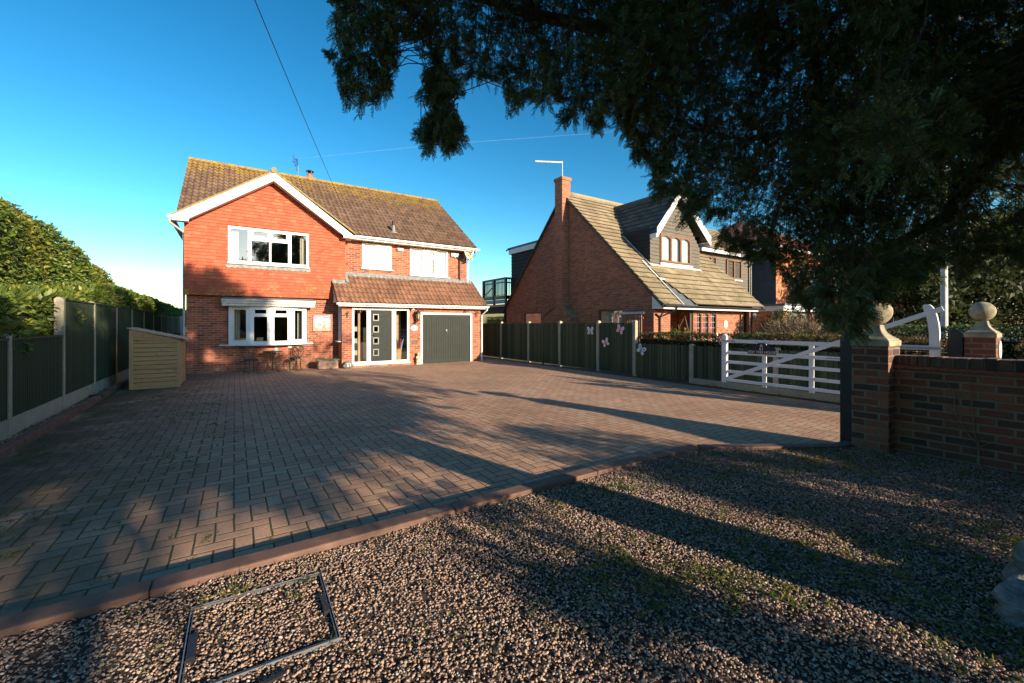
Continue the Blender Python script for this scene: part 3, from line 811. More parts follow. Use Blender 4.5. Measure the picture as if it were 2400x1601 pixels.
# porch roof over door and garage
PK = 0.84; pc, ps_ = 1/math.hypot(1, PK), PK/math.hypot(1, PK)
pr = MB(); PSL = (17.2-15.82)/pc; pg = PSL/6
def pclip(v):
    y = 15.82 + v*pc
    return (0.0 if y < 16.70 else 0.50, 6.07)
tiles(pr, (3.04, 15.82, 2.36), (1, 0, 0), (0, pc, ps_), (0, -ps_, pc), 6.07, pg, 0.168, 0.050, 0.022, clip=pclip, ncourse=6, sub=8, seed=9)
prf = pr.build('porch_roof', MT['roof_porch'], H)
for x in (3.035, 9.09):
    pe = MB(); pe.prism([(x, 15.83, 2.35), (x, 17.2, 2.35+PK*1.37), (x, 17.2, 2.27+PK*1.37), (x, 15.83, 2.27)], (0.025, 0, 0)); pe.build('porch_verge', MT['verge'], H)
pe = MB(); pe.prism([(3.06, 15.90, 2.39), (3.06, 16.8, 2.39+PK*0.9), (3.06, 16.8, 2.39)], (0.02, 0, 0)); pe.prism([(9.06, 15.90, 2.39), (9.06, 17.2, 2.37+PK*1.3), (9.06, 17.2, 2.39)], (0.02, 0, 0))
pe.box(3.08, 9.08, 15.89, YP, 2.375, 2.39)
pe.build('porch_soffit', MT['offwhite'], H)
rg = random.Random(5)
def flash(a, b, y, z0, h, dy, extra=None):
    fl = MB(); n = int((b-a)/0.084); xs = [a+(b-a)*i/n for i in range(n+1)]
    for i in range(n):
        lo0 = z0 - 0.03*(i % 2) - rg.uniform(0, 0.02); lo1 = z0 - 0.03*((i+1) % 2) - rg.uniform(0, 0.02)
        fl.face([(xs[i], y-dy, lo0), (xs[i+1], y-dy, lo1), (xs[i+1], y-0.012, z0+h), (xs[i], y-0.012, z0+h)])
    if extra: fl.face(extra)
    fl.build('lead_flashing', MT['lead'], H)
flash(3.52, 9.0, YR-0.02, 3.47, 0.15, 0.16, [(3.50, YM-0.2, 3.20), (3.62, YM-0.2, 3.16), (3.62, YR-0.05, 3.6), (3.50, YR-0.05, 3.66)]); flash(3.02, 3.56, YM-0.075, 3.13, 0.13, 0.14); flash(-0.24, 2.30, YM-0.06, 3.50, 0.13, 0.035)

# upper gable window
uw = window(H, -0.178, 2.236, 3.645, 4.842, 16.80, 0.075, mull=[(0.43, 0.05, 3.70, 4.78), (1.63, 0.05, 3.70, 4.78), (1.03, 0.03, 3.70, 4.78)], trans=[(4.47, 0.04, 0.43, 1.63)],
            sashes=[(0.49, 1.01, 4.50, 4.79), (1.05, 1.57, 4.50, 4.79)], sill=(-0.2, 2.26, 0.03))
curtain('curtain', -0.12, 0.12, 3.66, 4.80, 16.96, MT['curtain'], uw, 3); curtain('curtain', 1.98, 2.18, 3.66, 4.80, 16.96, MT['curtain'], uw, 3)
pb = MB(); pb.face([(0.45, 17.0, 4.46), (1.62, 17.0, 4.46), (1.62, 17.0, 4.82), (0.45, 17.0, 4.82)]); pb.build('blind', MT['blind'], uw)
# two bathroom windows of the set-back wall
w1 = window(H, 4.209, 5.387, 3.82, 4.815, YR+0.03, 0.06, mull=[(4.775, 0.045, 3.86, 4.77)], trans=[(4.47, 0.035, 4.80, 5.33)], sashes=[(4.82, 5.34, 4.50, 4.77)], sill=(4.165, 5.45, 0.06))
pb = MB(); pb.face([(4.24, YR+0.10, 3.84), (5.36, YR+0.10, 3.84), (5.36, YR+0.10, 4.79), (4.24, YR+0.10, 4.79)]); pb.build('blind', MT['blind'], w1)
w2 = window(H, 6.165, 7.895, 3.675, 4.815, YR+0.03, 0.06, mull=[(6.735, 0.045, 3.72, 4.76), (7.325, 0.045, 3.72, 4.76)], trans=[(4.47, 0.035, 6.77, 7.28)], sashes=[(6.78, 7.28, 4.50, 4.77), (6.78, 7.28, 3.72, 4.43)], sill=(6.14, 7.97, 0.06))
pb = MB(); pb.face([(6.20, YR+0.10, 3.70), (7.86, YR+0.10, 3.70), (7.86, YR+0.10, 4.79), (6.20, YR+0.10, 4.79)]); pb.build('blind', plain('frosted film', (0.17, 0.185, 0.16), 0.6, 0.06), w2)

# shallow bow window of four lights
BX = [-0.165, 0.44, 1.035, 1.655, 2.165]; BY = [16.74, 16.58, 16.53, 16.58, 16.74]
bw = MB(); gp = MB()
for i in range(4):
    A, B = Vector((BX[i], BY[i], 0)), Vector((BX[i+1], BY[i+1], 0)); d = (B-A); Ln = d.length; d.normalize(); nn = Vector((-d.y, d.x, 0)) * 1.0
    def bar(u0, u1, z0, z1, dep=0.07, pr=0.0): bw.obox(A + d*u0 - nn*pr + Vector((0, 0, z0)), d*(u1-u0), nn*dep, (0, 0, z1-z0))
    z0, z1 = 0.925, 2.19
    lft = 0.075 if i else 0.11; rgt = 0.075 if i < 3 else 0.11
    bar(0, lft, z0, z1, 0.07); bar(Ln-rgt, Ln, z0, z1, 0.071)
    bar(lft, Ln-rgt, z0, z0+0.09, 0.066, -0.003); bar(lft, Ln-rgt, z1-0.06, z1, 0.066, -0.003)
    if i in (1, 2):
        bar(lft, Ln-rgt, 1.845, 1.91, 0.066, -0.003)
        bar(lft+0.005, lft+0.06, 1.91, 2.125, 0.08, 0.016); bar(Ln-rgt-0.06, Ln-rgt-0.005, 1.91, 2.125, 0.08, 0.016); bar(lft+0.06, Ln-rgt-0.06, 1.91, 1.955, 0.078, 0.014); bar(lft+0.06, Ln-rgt-0.06, 2.08, 2.125, 0.078, 0.014)
        bar(lft, lft+0.03, 1.02, 1.84, 0.06, -0.005); bar(Ln-rgt-0.03, Ln-rgt, 1.02, 1.84, 0.06, -0.005)
    else:
        bar(lft, lft+0.045, 1.02, 2.12, 0.078, 0.012); bar(Ln-rgt-0.045, Ln-rgt, 1.02, 2.12, 0.078, 0.012); bar(lft+0.045, Ln-rgt-0.045, 1.02, 1.06, 0.076, 0.010); bar(lft+0.045, Ln-rgt-0.045, 2.08, 2.12, 0.076, 0.010)
    P0, P1 = A + d*0.03 + nn*0.03, B - d*0.03 + nn*0.03
    gp.face([(P0.x, P0.y, 0.96), (P1.x, P1.y, 0.96), (P1.x, P1.y, 2.16), (P0.x, P0.y, 2.16)])
for x, y in ((BX[0]+0.005, BY[0]), (BX[-1]-0.03, BY[-1])): bw.box(x, x+0.025, y+0.03, YM-0.001, 0.925, 2.19)
bwo = bw.build('bow_window', MT['white'], H)
gp.build('pane', MT['glass_dim'], bwo)
sl = MB()
SX = [-0.42, 0.44, 1.03, 1.65, 2.39]; SY = [16.78, 16.50, 16.45, 16.50, 16.78]
sl.prism([(x, y, 0.875) for x, y in zip(SX, SY)] + [(2.39, YM-0.002, 0.875), (-0.42, YM-0.002, 0.875)], (0, 0, 0.045)); sl.build('sill', MT['white'], bwo, bevel=0.008)
curtain('curtain', -0.06, 0.16, 1.0, 2.2, 17.0, MT['curtain'], bwo, 4); curtain('curtain', 1.90, 2.06, 1.0, 2.2, 17.0, MT['curtain'], bwo, 3)
cn = MB()
def canring(e, z):  # plan outline of the canopy at projection e
    return [(-0.03-e*0.75, YM-0.002), (-0.28-e*0.25+0.12, 16.50-e*0.3), (0.5, 16.44-e), (1.03, 16.42-e), (1.6, 16.44-e), (2.28+e*0.25-0.06, 16.50-e*0.3), (2.09+e*0.75, YM-0.002)]
steps = [(0.0, 2.19), (0.03, 2.20), (0.035, 2.27), (0.09, 2.28), (0.10, 2.34), (0.15, 2.37), (0.15, 2.41)]
rings = [[(x - (0.17 if i in (0, 1) else -0.17 if i in (5, 6) else 0), y, z) for i, (x, y) in enumerate(canring(e, z))] for e, z in steps]
for a, b in zip(rings, rings[1:]):
    for i in range(6): cn.face([a[i], a[i+1], b[i+1], b[i]])
cn.face(rings[0][::-1])
can = cn.build('canopy', MT['offwhite'], H)
ld = MB(); top = rings[-1]
for i in range(6):
    u, v = top[i], top[i+1]
    def up(p): return (0.97 + (p[0]-0.97)*0.96, YM-0.07, 2.50)
    ld.face([u, v, up(v), up(u)])
ld.build('lead_cover', MT['lead'], can)

# front door with two sidelights
dr = MB(); yd = YP+0.07
bars(dr, [(3.605, 3.675, 0.11, 2.20), (5.69, 5.76, 0.11, 2.20), (4.13, 4.275, 0.11, 2.20), (5.075, 5.235, 0.11, 2.20)], [(3.675, 4.13, 0.11, 0.20), (4.275, 5.075, 0.11, 0.19), (5.235, 5.69, 0.11, 0.20), (3.675, 4.13, 2.13, 2.20), (4.275, 5.075, 2.13, 2.20), (5.235, 5.69, 2.13, 2.20)], yd, 0.08)
dfr = dr.build('door_frame', MT['white'], H)
sp_ = MB(); sp_.box(3.59, 5.80, YP-0.05, yd-0.02, 0.07, 0.105); sp_.build('threshold', MT['white'], dfr)
st = MB(); st.box(3.55, 5.95, YP-0.09, YP+0.02, -0.02, 0.068); st.build('door_step', MT['brick'], H)
dl = MB()
holes = [(4.375, 4.575, 1.725, 1.97), (4.375, 4.575, 1.285, 1.527), (4.375, 4.575, 0.84, 1.083), (4.375, 4.575, 0.40, 0.648)]
dl.wall('y', yd-0.035, 4.277, 5.073, 0.192, 2.128, holes, 0.03)
dlo = dl.build('door', MT['door_grey'], H)
steel = plain('satin steel surround', (0.13, 0.135, 0.125), 0.4, 0.1, metal=0.3)
for a, b, c, d in holes:
    y = yd-0.042; fr = MB(); gl = MB()
    fr.box(a-0.012, a+0.03, y-0.012, y+0.02, c-0.012, d+0.012); fr.box(b-0.03, b+0.012, y-0.012, y+0.02, c-0.012, d+0.012); fr.box(a+0.03, b-0.03, y-0.010, y+0.02, c-0.012, c+0.03); fr.box(a+0.03, b-0.03, y-0.010, y+0.02, d-0.03, d+0.012)
    fr.build('glazing_frame', steel, dlo, bevel=0.004)
    gl.face([(a, y+0.03, c), (b, y+0.03, c), (b, y+0.03, d), (a, y+0.03, d)]); gl.build('pane', MT['glass_dim'], dlo)
hd = MB(); hd.box(4.315, 4.345, yd-0.05, yd-0.034, 1.08, 1.27); hd.tube([(4.33, yd-0.05, 1.18), (4.33, yd-0.085, 1.18), (4.43, yd-0.085, 1.18)], 0.011, 8); hd.build('handle', MT['black'], dlo)
for a, b in ((3.66, 4.14), (5.225, 5.70)):
    g_ = MB(); g_.face([(a, yd-0.04, 0.19), (b, yd-0.04, 0.19), (b, yd-0.04, 2.14), (a, yd-0.04, 2.14)]); g_.build('sidelight', MT['glass_dim'], dfr)
hw_ = MB(); hw_.box(3.92, 4.00, 16.60, 16.64, 0.105, 2.1); hw_.build('hall_post', MT['hall_wood'], H)
hw_ = MB(); hw_.box(5.42, 5.62, 16.74, 16.80, 0.105, 2.2); hw_.build('hall_post', MT['hall_wood'], H)
for k in range(3):
    hw_ = MB(); hw_.box(3.72, 3.90, 16.62, 16.63, 0.42+0.45*k, 0.60+0.45*k); hw_.build('hall_glass', plain('pale frosted glass', (0.30, 0.33, 0.27), 0.4), H)
hw_ = MB(); hw_.box(3.3, 5.9, YP+0.25, 18.5, 0.02, 0.10)
hw_.build('hall_floor', plain('hall floor boards', (0.22, 0.13, 0.07), 0.5, 0.2), H)
rtw = MB(); rtw.box(PX0-0.03, PX0+0.03, 16.30, 16.36, 1.0, 2.34); rtw.box(PX0-0.03, PX0+0.03, 16.54, 16.60, 1.0, 2.34); rtw.box(PX0-0.028, PX0+0.028, 16.36, 16.54, 1.0, 1.06); rtw.box(PX0-0.028, PX0+0.028, 16.36, 16.54, 2.28, 2.34)
rtwo = rtw.build('window', MT['white'], H); q = MB(); q.face([(PX0, 16.34, 1.04), (PX0, 16.56, 1.04), (PX0, 16.56, 2.30), (PX0, 16.34, 2.30)]); q.build('pane', MT['glass'], rtwo)
q = MB(); q.box(PX0-0.13, PX0-0.001, 16.24, 16.66, 0.945, 0.985); q.build('sill', MT['white'], rtwo)
# garage door
gf = MB(); bars(gf, [(6.235, 6.315, -0.02, 2.06), (8.475, 8.555, -0.02, 2.06)], [(6.315, 8.475, 1.985, 2.06)], YP+0.05, 0.075)
gfo = gf.build('garage_frame', MT['white'], H)
gd = MB(); yg = YP+0.04
def gpt(x):  # vertical ribs inside a plain margin
    if x < 6.45 or x > 8.34: return 0.0
    return -0.010 + 0.012*(abs(((x-6.45)/0.105) % 1.0 - 0.5) < 0.12)
xs = [6.315, 6.44, 6.45] + [6.45 + 0.105*k + o for k in range(18) for o in (0.038, 0.042, 0.063, 0.067)] + [8.34, 8.35, 8.475]
xs = sorted(x for x in xs if x <= 8.475)
for a, b in zip(xs, xs[1:]):
    gd.face([(a, yg+gpt(a), 0.16), (b, yg+gpt(b), 0.16), (b, yg+gpt(b), 1.88), (a, yg+gpt(a), 1.88)])
gd.face([(6.315, yg, 0.01), (8.475, yg, 0.01), (8.475, yg, 0.16), (6.315, yg, 0.16)]); gd.face([(6.315, yg, 1.88), (8.475, yg, 1.88), (8.475, yg, 1.99), (6.315, yg, 1.99)])
gd.box(6.32, 8.47, yg-0.006, yg, 0.10, 0.108); gd.box(6.44, 8.35, yg-0.008, yg+0.001, 1.885, 1.893)
gdo = gd.build('garage_door', MT['garage_grey'], H)
hd = MB(); hd.box(7.35, 7.40, yg-0.03, yg-0.008, 1.28, 1.37); hd.tube([(7.375, yg-0.03, 1.34), (7.375, yg-0.07, 1.34), (7.375, yg-0.07, 1.24)], 0.012, 8); hd.build('handle', MT['grey_metal'], gdo)

# pipes
dp = MB(); dp.tube([(9.12, 15.80, 2.30), (9.12, 15.82, 2.20), (9.02, 16.10, 1.98), (9.02, 16.10, 0.0)], 0.034, 10); dp.build('downpipe', MT['white'], H)
dp = MB(); dp.tube([(8.92, 16.71, 4.92), (8.92, 16.75, 4.78), (8.885, 17.12, 4.58), (8.885, 17.14, 3.4)], 0.034, 10); dp.build('downpipe', MT['white'], H)
dp = MB(); dp.tube([(8.47, 17.13, 4.86), (8.47, 17.13, 3.50)], 0.04, 10); dp.build('downpipe', MT['brownpipe'], H)
dp = MB(); dp.tube([(-1.66, 16.50, 4.88), (-1.66, 16.52, 4.72), (-1.34, 16.86, 4.50), (-1.34, 16.92, 4.42), (-1.34, 16.92, 0.0)], 0.036, 10); dp.build('downpipe', plain('grey pvc', (0.42, 0.45, 0.47), 0.4), H)
sv = MB(); sv.lathe([(0.17, 5.36), (0.16, 5.40), (0.07, 5.46), (0.062, 5.68), (0.06, 5.70)], (5.52, 17.35, 0), 16); svo = sv.build('soil_vent', MT['lead'], H, smooth=False)
sv = MB(); sv.lathe([(0.05, 5.70), (0.06, 5.71), (0.06, 5.84), (0.065, 5.85), (0.03, 5.88)], (5.52, 17.35, 0), 16); sv.build('vent_cap', MT['black'], svo)
ch = MB(); ch.box(2.72, 3.18, 21.5, 21.95, 7.9, 8.42); cho = ch.build('chimney', MT['brick'], H)
ch = MB(); ch.lathe([(0.14, 8.42), (0.115, 8.46), (0.10, 8.62), (0.12, 8.63)], (2.95, 21.72, 0), 16); ch.build('chimney_pot', MT['terracotta'], cho)
ch = MB(); ch.lathe([(0.17, 8.73), (0.175, 8.75), (0.10, 8.79), (0.02, 8.81)], (2.95, 21.72, 0), 18)
for a in range(4): ch.tube([(2.95+0.12*math.cos(a*1.57+0.4), 21.72+0.12*math.sin(a*1.57+0.4), 8.58), (2.95+0.13*math.cos(a*1.57+0.4), 21.72+0.13*math.sin(a*1.57+0.4), 8.74)], 0.018, 6)
ch.build('cowl', MT['black'], cho)

# ---------------------------------------------------------------- things fixed on or standing by the house
t = thing('television_aerial', 'spiky television aerial on a grey pole above the yellow ridge', 'aerial', (2.44, 21.6, 8.2))
m = MB(); m.tube([(2.44, 21.6, 8.0), (2.44, 21.6, 8.93)], 0.018, 8); m.build('pole', MT['grey_metal'], t)
m = MB(); m.tube([(2.44, 21.6, 8.90), (2.30, 20.9, 8.92)], 0.012, 6)
for q, (s, h) in enumerate(((0.0, 0.30), (0.2, 0.13), (0.45, 0.17), (0.7, 0.11), (1.0, 0.15))):
    x = 2.40-0.22*s; y = 21.6-0.7*s
    m.tube([(x-0.025, y, 8.91-h), (x+0.025, y, 8.91+h)], 0.007, 5)
    for e in (-1, 1): m.tube([(x-0.045+0.012*e, y, 8.91+e*h*0.85), (x+0.04, y, 8.91+e*h*0.8)], 0.010, 5)
m.build('antenna', MT['black'], t)

t = thing('alarm_box', 'teal alarm box under the eaves beside the satellite dish', 'alarm', (8.24, YR, 4.58))
m = MB(); m.box(8.02, 8.45, YR-0.08, YR-0.001, 4.585, 4.785); m.build('case', MT['teal'], t, bevel=0.012)
m = MB(); m.lathe([(0.03, 0), (0.02, -0.03)], (8.24, YR-0.05, 4.585), 10); m.build('strobe', MT['white'], t)
m = MB()
for q in range(20):
    a, b = 2*math.pi*q/20, 2*math.pi*(q+1)/20
    P = lambda r, an: (8.22+r*0.8*math.cos(an), YR-0.084, 4.685+r*math.sin(an))
    m.face([P(0.075, a), P(0.075, b), P(0.04, b), P(0.04, a)])
m.face([(8.27, YR-0.083, 4.72), (8.41, YR-0.083, 4.75), (8.41, YR-0.083, 4.72), (8.31, YR-0.083, 4.63)])
m.build('emblem', plain('pale emblem paint', (0.45, 0.68, 0.66), 0.4), t)

t = thing('satellite_dish', 'round rust stained satellite dish below the eaves', 'satellite dish', (8.62, YR-0.05, 4.5))
dm = Matrix.Translation((8.72, YR-0.34, 4.70)) @ Vector((0.34, -0.86, 0.38)).to_track_quat('Z', 'Y').to_matrix().to_4x4()
m = MB(); Rn = 8
for q in range(Rn):
    for k in range(24):
        P = lambda i, j: dm @ Vector((0.27*i/Rn*math.cos(2*math.pi*j/24), 0.30*i/Rn*math.sin(2*math.pi*j/24), 0.07*(i/Rn)**2))
        m.face([P(q, k), P(q+1, k), P(q+1, k+1), P(q, k+1)] if q else [P(0, k), P(1, k), P(1, k+1)])
m.build('reflector', MT['dish'], t, smooth=True)
m = MB(); f_ = dm @ Vector((0.0, -0.10, 0.38)); m.tube([dm @ Vector((0, -0.28, 0.04)), (f_.x+0.05, f_.y, f_.z-0.1), f_], 0.012, 6); m.tube([f_, f_ + Vector((0.03, -0.03, 0.06))], 0.035, 8); m.build('feed_arm', MT['black'], t)
m = MB(); m.tube([(8.58, YR, 4.45), (8.60, YR-0.16, 4.48), (8.66, YR-0.30, 4.66)], 0.022, 8); m.box(8.52, 8.62, YR-0.02, YR-0.001, 4.36, 4.54); m.build('bracket', MT['grey_metal'], t)

t = thing('flood_light', 'small pale flood light on the brick between the two bathroom windows', 'light', (5.74, YR, 4.7))
m = MB(); m.obox((5.62, YR-0.13, 4.66), (0.25, 0, 0), (0, 0.05, -0.05), (0, 0.07, 0.09)); m.build('head', MT['white'], t, bevel=0.008)
m = MB(); m.box(5.72, 5.77, YR-0.08, YR-0.001, 4.66, 4.72); m.build('bracket', MT['black'], t)
t = thing('spot_light', 'little white spot light tucked above the wall lantern', 'light', (5.87, YP, 2.15))
m = MB(); m.tube([(5.85, YP-0.05, 2.14), (5.90, YP-0.13, 2.20)], [0.035, 0.05], 12); m.build('head', MT['white'], t)
m = MB(); m.tube([(5.84, YP, 2.12), (5.85, YP-0.06, 2.14)], 0.025, 8); m.build('bracket', MT['black'], t)

t = thing('wall_lantern', 'black wall lantern with amber glass above the oval plaque', 'lantern', (6.0, YP, 1.7))
lx, ly = 6.06, YP-0.20
m = MB(); m.lathe([(0.055, 1.80), (0.095, 1.99)], (lx, ly, 0), 6); m.build('glass', MT['gold_glass'], t)
m = MB()
m.lathe([(0.125, 1.99), (0.115, 2.02), (0.075, 2.10), (0.035, 2.14), (0.02, 2.16), (0.012, 2.20)], (lx, ly, 0), 6)
m.lathe([(0.02, 1.72), (0.06, 1.76), (0.065, 1.80)], (lx, ly, 0), 6)
for k in range(6):
    a = k*math.pi/3; m.tube([(lx+0.058*math.cos(a), ly+0.058*math.sin(a), 1.80), (lx+0.10*math.cos(a), ly+0.10*math.sin(a), 1.99)], 0.008, 5)
m.build('cage', MT['black'], t)
m = MB(); m.tube([(5.97, YP, 1.66), (5.97, YP-0.05, 1.64), (6.0, YP-0.16, 1.66), (lx, ly, 1.74)], 0.018, 8); m.tube([(5.97, YP-0.01, 1.62), (5.97, YP-0.01, 1.78)], 0.028, 8); m.tube([(5.97, YP-0.02, 1.72), (6.02, YP-0.12, 1.71), (lx, ly, 1.76)], 0.012, 6); m.build('bracket', MT['black'], t)

t = thing('oval_plaque', 'oval white house plaque with a red bird under the lantern', 'plaque', (5.97, YP, 1.44))
def disc(mb, c, rx, rz, y, n=28, inner=0.0):
    for k in range(n):
        a, b = 2*math.pi*k/n, 2*math.pi*(k+1)/n
        P = lambda r, an: (c[0]+rx*r*math.cos(an), y, c[1]+rz*r*math.sin(an))
        mb.face([P(inner, a), P(1, a), P(1, b), P(inner, b)] if inner else [(c[0], y, c[1]), P(1, a), P(1, b)])
m = MB(); m.prism([(5.97+0.175*math.cos(2*math.pi*k/28), YP-0.018, 1.44+0.132*math.sin(2*math.pi*k/28)) for k in range(28)], (0, 0.017, 0)); m.build('rim', MT['black'], t)
m = MB(); disc(m, (5.97, 1.44), 0.148, 0.108, YP-0.0195); m.build('face', MT['white'], t)
m = MB(); disc(m, (5.97, 1.44), 0.085, 0.055, YP-0.021, inner=0.72); m.build('ring', plain('grey green line', (0.04, 0.06, 0.055), 0.5), t)
m = MB(); disc(m, (5.975, 1.44), 0.028, 0.022, YP-0.0215, 12); m.face([(5.95, YP-0.0215, 1.452), (5.985, YP-0.0215, 1.462), (5.995, YP-0.0215, 1.448), (5.97, YP-0.0215, 1.438)]); m.build('bird', MT['red'], t)
for s, z in (('YEW TREE', 1.518), ('HOUSE', 1.362)): text(s, 0.050, MT['black'], 'lettering', t, (5.97, YP-0.0205, z), FACE_Y, 0.0008)

t = thing('letter_plate', 'dark metal letter plate in the brick beside the garage', 'letter box', (5.99, YP, 0.87))
m = MB(); m.box(5.86, 6.12, YP-0.012, YP-0.001, 0.815, 0.918); m.build('plate', MT['black'], t, bevel=0.005)
m = MB(); m.box(5.89, 6.09, YP-0.018, YP-0.0125, 0.845, 0.885); m.build('flap', plain('dull dark metal', (0.06, 0.06, 0.055), 0.5), t)

for q, (x, z, lab) in enumerate(((3.43, 1.93, 'curly black basket hook on the brick beside the front door'), (8.19, 2.10, 'small black hook above the garage door'), (8.76, 1.98, 'curly black basket hook between garage door and corner downpipe'))):
    t = tag(bpy.data.objects.new('basket_hook', None), lab, 'hook', 'iron basket hooks along the porch wall'); t.location = (x, YP, z); link(t)
    m = MB()
    if q == 1: m.tube([(x, YP, z+0.06), (x, YP-0.08, z+0.05), (x, YP-0.10, z-0.02)], 0.022, 6)
    else:
        m.tube([(x, YP-0.008, z-0.13), (x, YP-0.008, z+0.13)], 0.010, 6)
        m.tube([(x, YP, z+0.12), (x, YP-0.25, z+0.12), (x, YP-0.29, z+0.08), (x, YP-0.26, z+0.05)], 0.010, 6)
        m.tube([(x, YP, z-0.10)] + [(x, YP-0.02-0.16*s-0.03*math.sin(6*s), z-0.10+0.20*s) for s in (0.2, 0.4, 0.6, 0.8, 1.0)], 0.009, 6)
        m.tube([(x, YP-0.08+0.035*math.cos(a), z+0.04+0.035*math.sin(a)) for a in [k*0.6 for k in range(11)]], 0.008, 5)
    m.build('iron', MT['black'], t)

t = thing('mosaic_panel', 'square colourful mosaic panel numbered 61 on the brick', 'house number', (2.70, YM, 1.64))
m = MB(); m.box(2.385, 3.0, YM-0.03, YM-0.001, 1.337, 1.945); m.build('backing', MT['black'], t)
def m_mosaic():
    t_ = NT('mosaic chips'); v = t_.n('TexVoronoi', Scale=42.0); t_.set(v.inputs['Vector'], t_.uv())
    v2 = t_.n('TexVoronoi', Scale=42.0); v2.feature = 'DISTANCE_TO_EDGE'; t_.set(v2.inputs['Vector'], t_.uv())
    sp = t_.n('SeparateXYZ'); t_.set(sp.inputs[0], t_.uv()); zz = sp.outputs[1]
    mr = t_.n('MapRange'); t_.set(mr.inputs['Value'], zz); mr.inputs['From Min'].default_value = 1.34*1.0; mr.inputs['From Max'].default_value = 1.94
    base = t_.ramp(t_.math('ADD', mr.outputs[0], t_.math('MULTIPLY', t_.math('SUBTRACT', t_.noise(9.0, t_.uv(), 1), 0.5), 0.25)), [(0.0, (0.36, 0.23, 0.04)), (0.16, (0.38, 0.10, 0.05)), (0.34, (0.30, 0.06, 0.09)), (0.5, (0.08, 0.17, 0.04)), (0.66, (0.16, 0.26, 0.36)), (0.82, (0.05, 0.07, 0.24)), (1.0, (0.04, 0.04, 0.12))])
    sx = t_.n('SeparateXYZ'); t_.set(sx.inputs[0], v.outputs['Color'])
    c = t_.mix(t_.ramp(sx.outputs[0], [(0.74, (0,)*3), (0.80, (0.7,)*3)]), base, (0.45, 0.45, 0.42))
    c = t_.mix(t_.ramp(v2.outputs['Distance'], [(0.02, (0.8,)*3), (0.06, (0,)*3)]), c, (0.35, 0.33, 0.3))
    t_.col(c); t_.rough(0.35); return t_.m
m = MB(); m.face([(2.40, YM-0.0315, 1.352), (2.985, YM-0.0315, 1.352), (2.985, YM-0.0315, 1.93), (2.40, YM-0.0315, 1.93)]); m.build('mosaic', m_mosaic(), t)
m = MB()
for cx_, cz, r0, r1, a0, a1 in ((2.60, 1.575, 0.075, 0.125, 0, 360), (2.725, 1.60, 0.20, 0.255, 95, 190)):
    for k in range(24):
        a, b = R(a0+(a1-a0)*k/24), R(a0+(a1-a0)*(k+1)/24)
        P = lambda r, an: (cx_+r*math.cos(an), YM-0.033-(0.001 if r0 > 0.1 else 0), cz+r*math.sin(an)*1.05)
        m.face([P(r0, a), P(r1, a), P(r1, b), P(r0, b)])
m.face([(2.84, YM-0.033, 1.46), (2.90, YM-0.033, 1.46), (2.90, YM-0.033, 1.80), (2.84, YM-0.033, 1.80)]); m.face([(2.84, YM-0.0335, 1.80), (2.84, YM-0.0335, 1.74), (2.78, YM-0.0335, 1.71), (2.78, YM-0.0335, 1.75)])
m.build('numeral', MT['white'], t)

t = thing('outdoor_socket', 'small white outdoor socket on the brick below the bow window', 'socket', (1.62, YM, 0.82))
m = MB(); m.box(1.57, 1.69, YM-0.05, YM-0.001, 0.76, 0.86); m.build('case', MT['white'], t, bevel=0.006)
m = MB(); m.box(1.58, 1.68, YM-0.056, YM-0.0505, 0.80, 0.855); m.build('cover', MT['offwhite'], t)

# bistro set ------------------------------------------------------------------
def make_chair(label):
    t = thing('bistro_chair', label, 'chair', (0, 0, 0), 'cast metal bistro chairs under the bow window')
    sh = 0.43
    m = MB(); m.lathe([(0.02, sh-0.005), (0.17, sh-0.012), (0.185, sh), (0.18, sh+0.012), (0.02, sh+0.004)], (0, 0, 0), 20); m.build('seat', MT['verdigris'], t)
    for k in range(4):
        a = R(45+90*k); ca, sa = math.cos(a), math.sin(a)
        m = MB(); m.tube([(r*ca, r*sa, z) for r, z in ((0.11, sh-0.03), (0.17, sh-0.02), (0.195, sh-0.08), (0.175, 0.24), (0.17, 0.12), (0.20, 0.04), (0.235, 0.0))], [0.013, 0.018, 0.017, 0.013, 0.012, 0.013, 0.016], 7); m.build('leg', MT['verdigris'], t)
    m = MB(); yb = 0.17
    ring = [(0.19*math.sin(s), yb+0.05*(0.5-0.5*math.cos(s)), 0.645-0.21*math.cos(s)) for s in [2*math.pi*k/24 for k in range(25)]]
    m.tube(ring, 0.013, 7, cap=False)
    for sx in (-1, 1):
        m.tube([(sx*0.02, yb, 0.44), (sx*0.05, yb+0.015, 0.52), (sx*0.10, yb+0.02, 0.60), (sx*0.12, yb+0.03, 0.70), (sx*0.07, yb+0.04, 0.76), (sx*0.015, yb+0.04, 0.71), (sx*0.03, yb+0.03, 0.66)], 0.009, 6)
        m.tube([(sx*0.12, yb, sh), (sx*0.13, yb+0.01, 0.50)], 0.012, 6)
        m.tube([(sx*0.0, yb+0.045, 0.84), (sx*0.06, yb+0.045, 0.80), (sx*0.13, yb+0.035, 0.77)], 0.008, 6)
    m.tube([(0, yb, 0.44), (0, yb+0.03, 0.70)], 0.009, 6)
    m.build('backrest', MT['verdigris'], t)
    return t
c1 = make_chair('green metal bistro chair nearer the bin store'); c1.location = (0.47, 16.22, 0); c1.rotation_euler = (0, 0, R(25))
c2 = copy_tree(c1); c2['label'] = 'green metal bistro chair nearer the planter box'; c2.location = (1.76, 16.38, 0); c2.rotation_euler = (0, 0, R(-35))
t = thing('bistro_table', 'small round green metal table between two bistro chairs', 'table', (1.06, 16.34, 0))
m = MB(); m.lathe([(0.02, 0.66), (0.27, 0.665), (0.285, 0.675), (0.28, 0.69), (0.02, 0.688)], (1.06, 16.34, 0), 28); m.build('tabletop', MT['verdigris'], t)
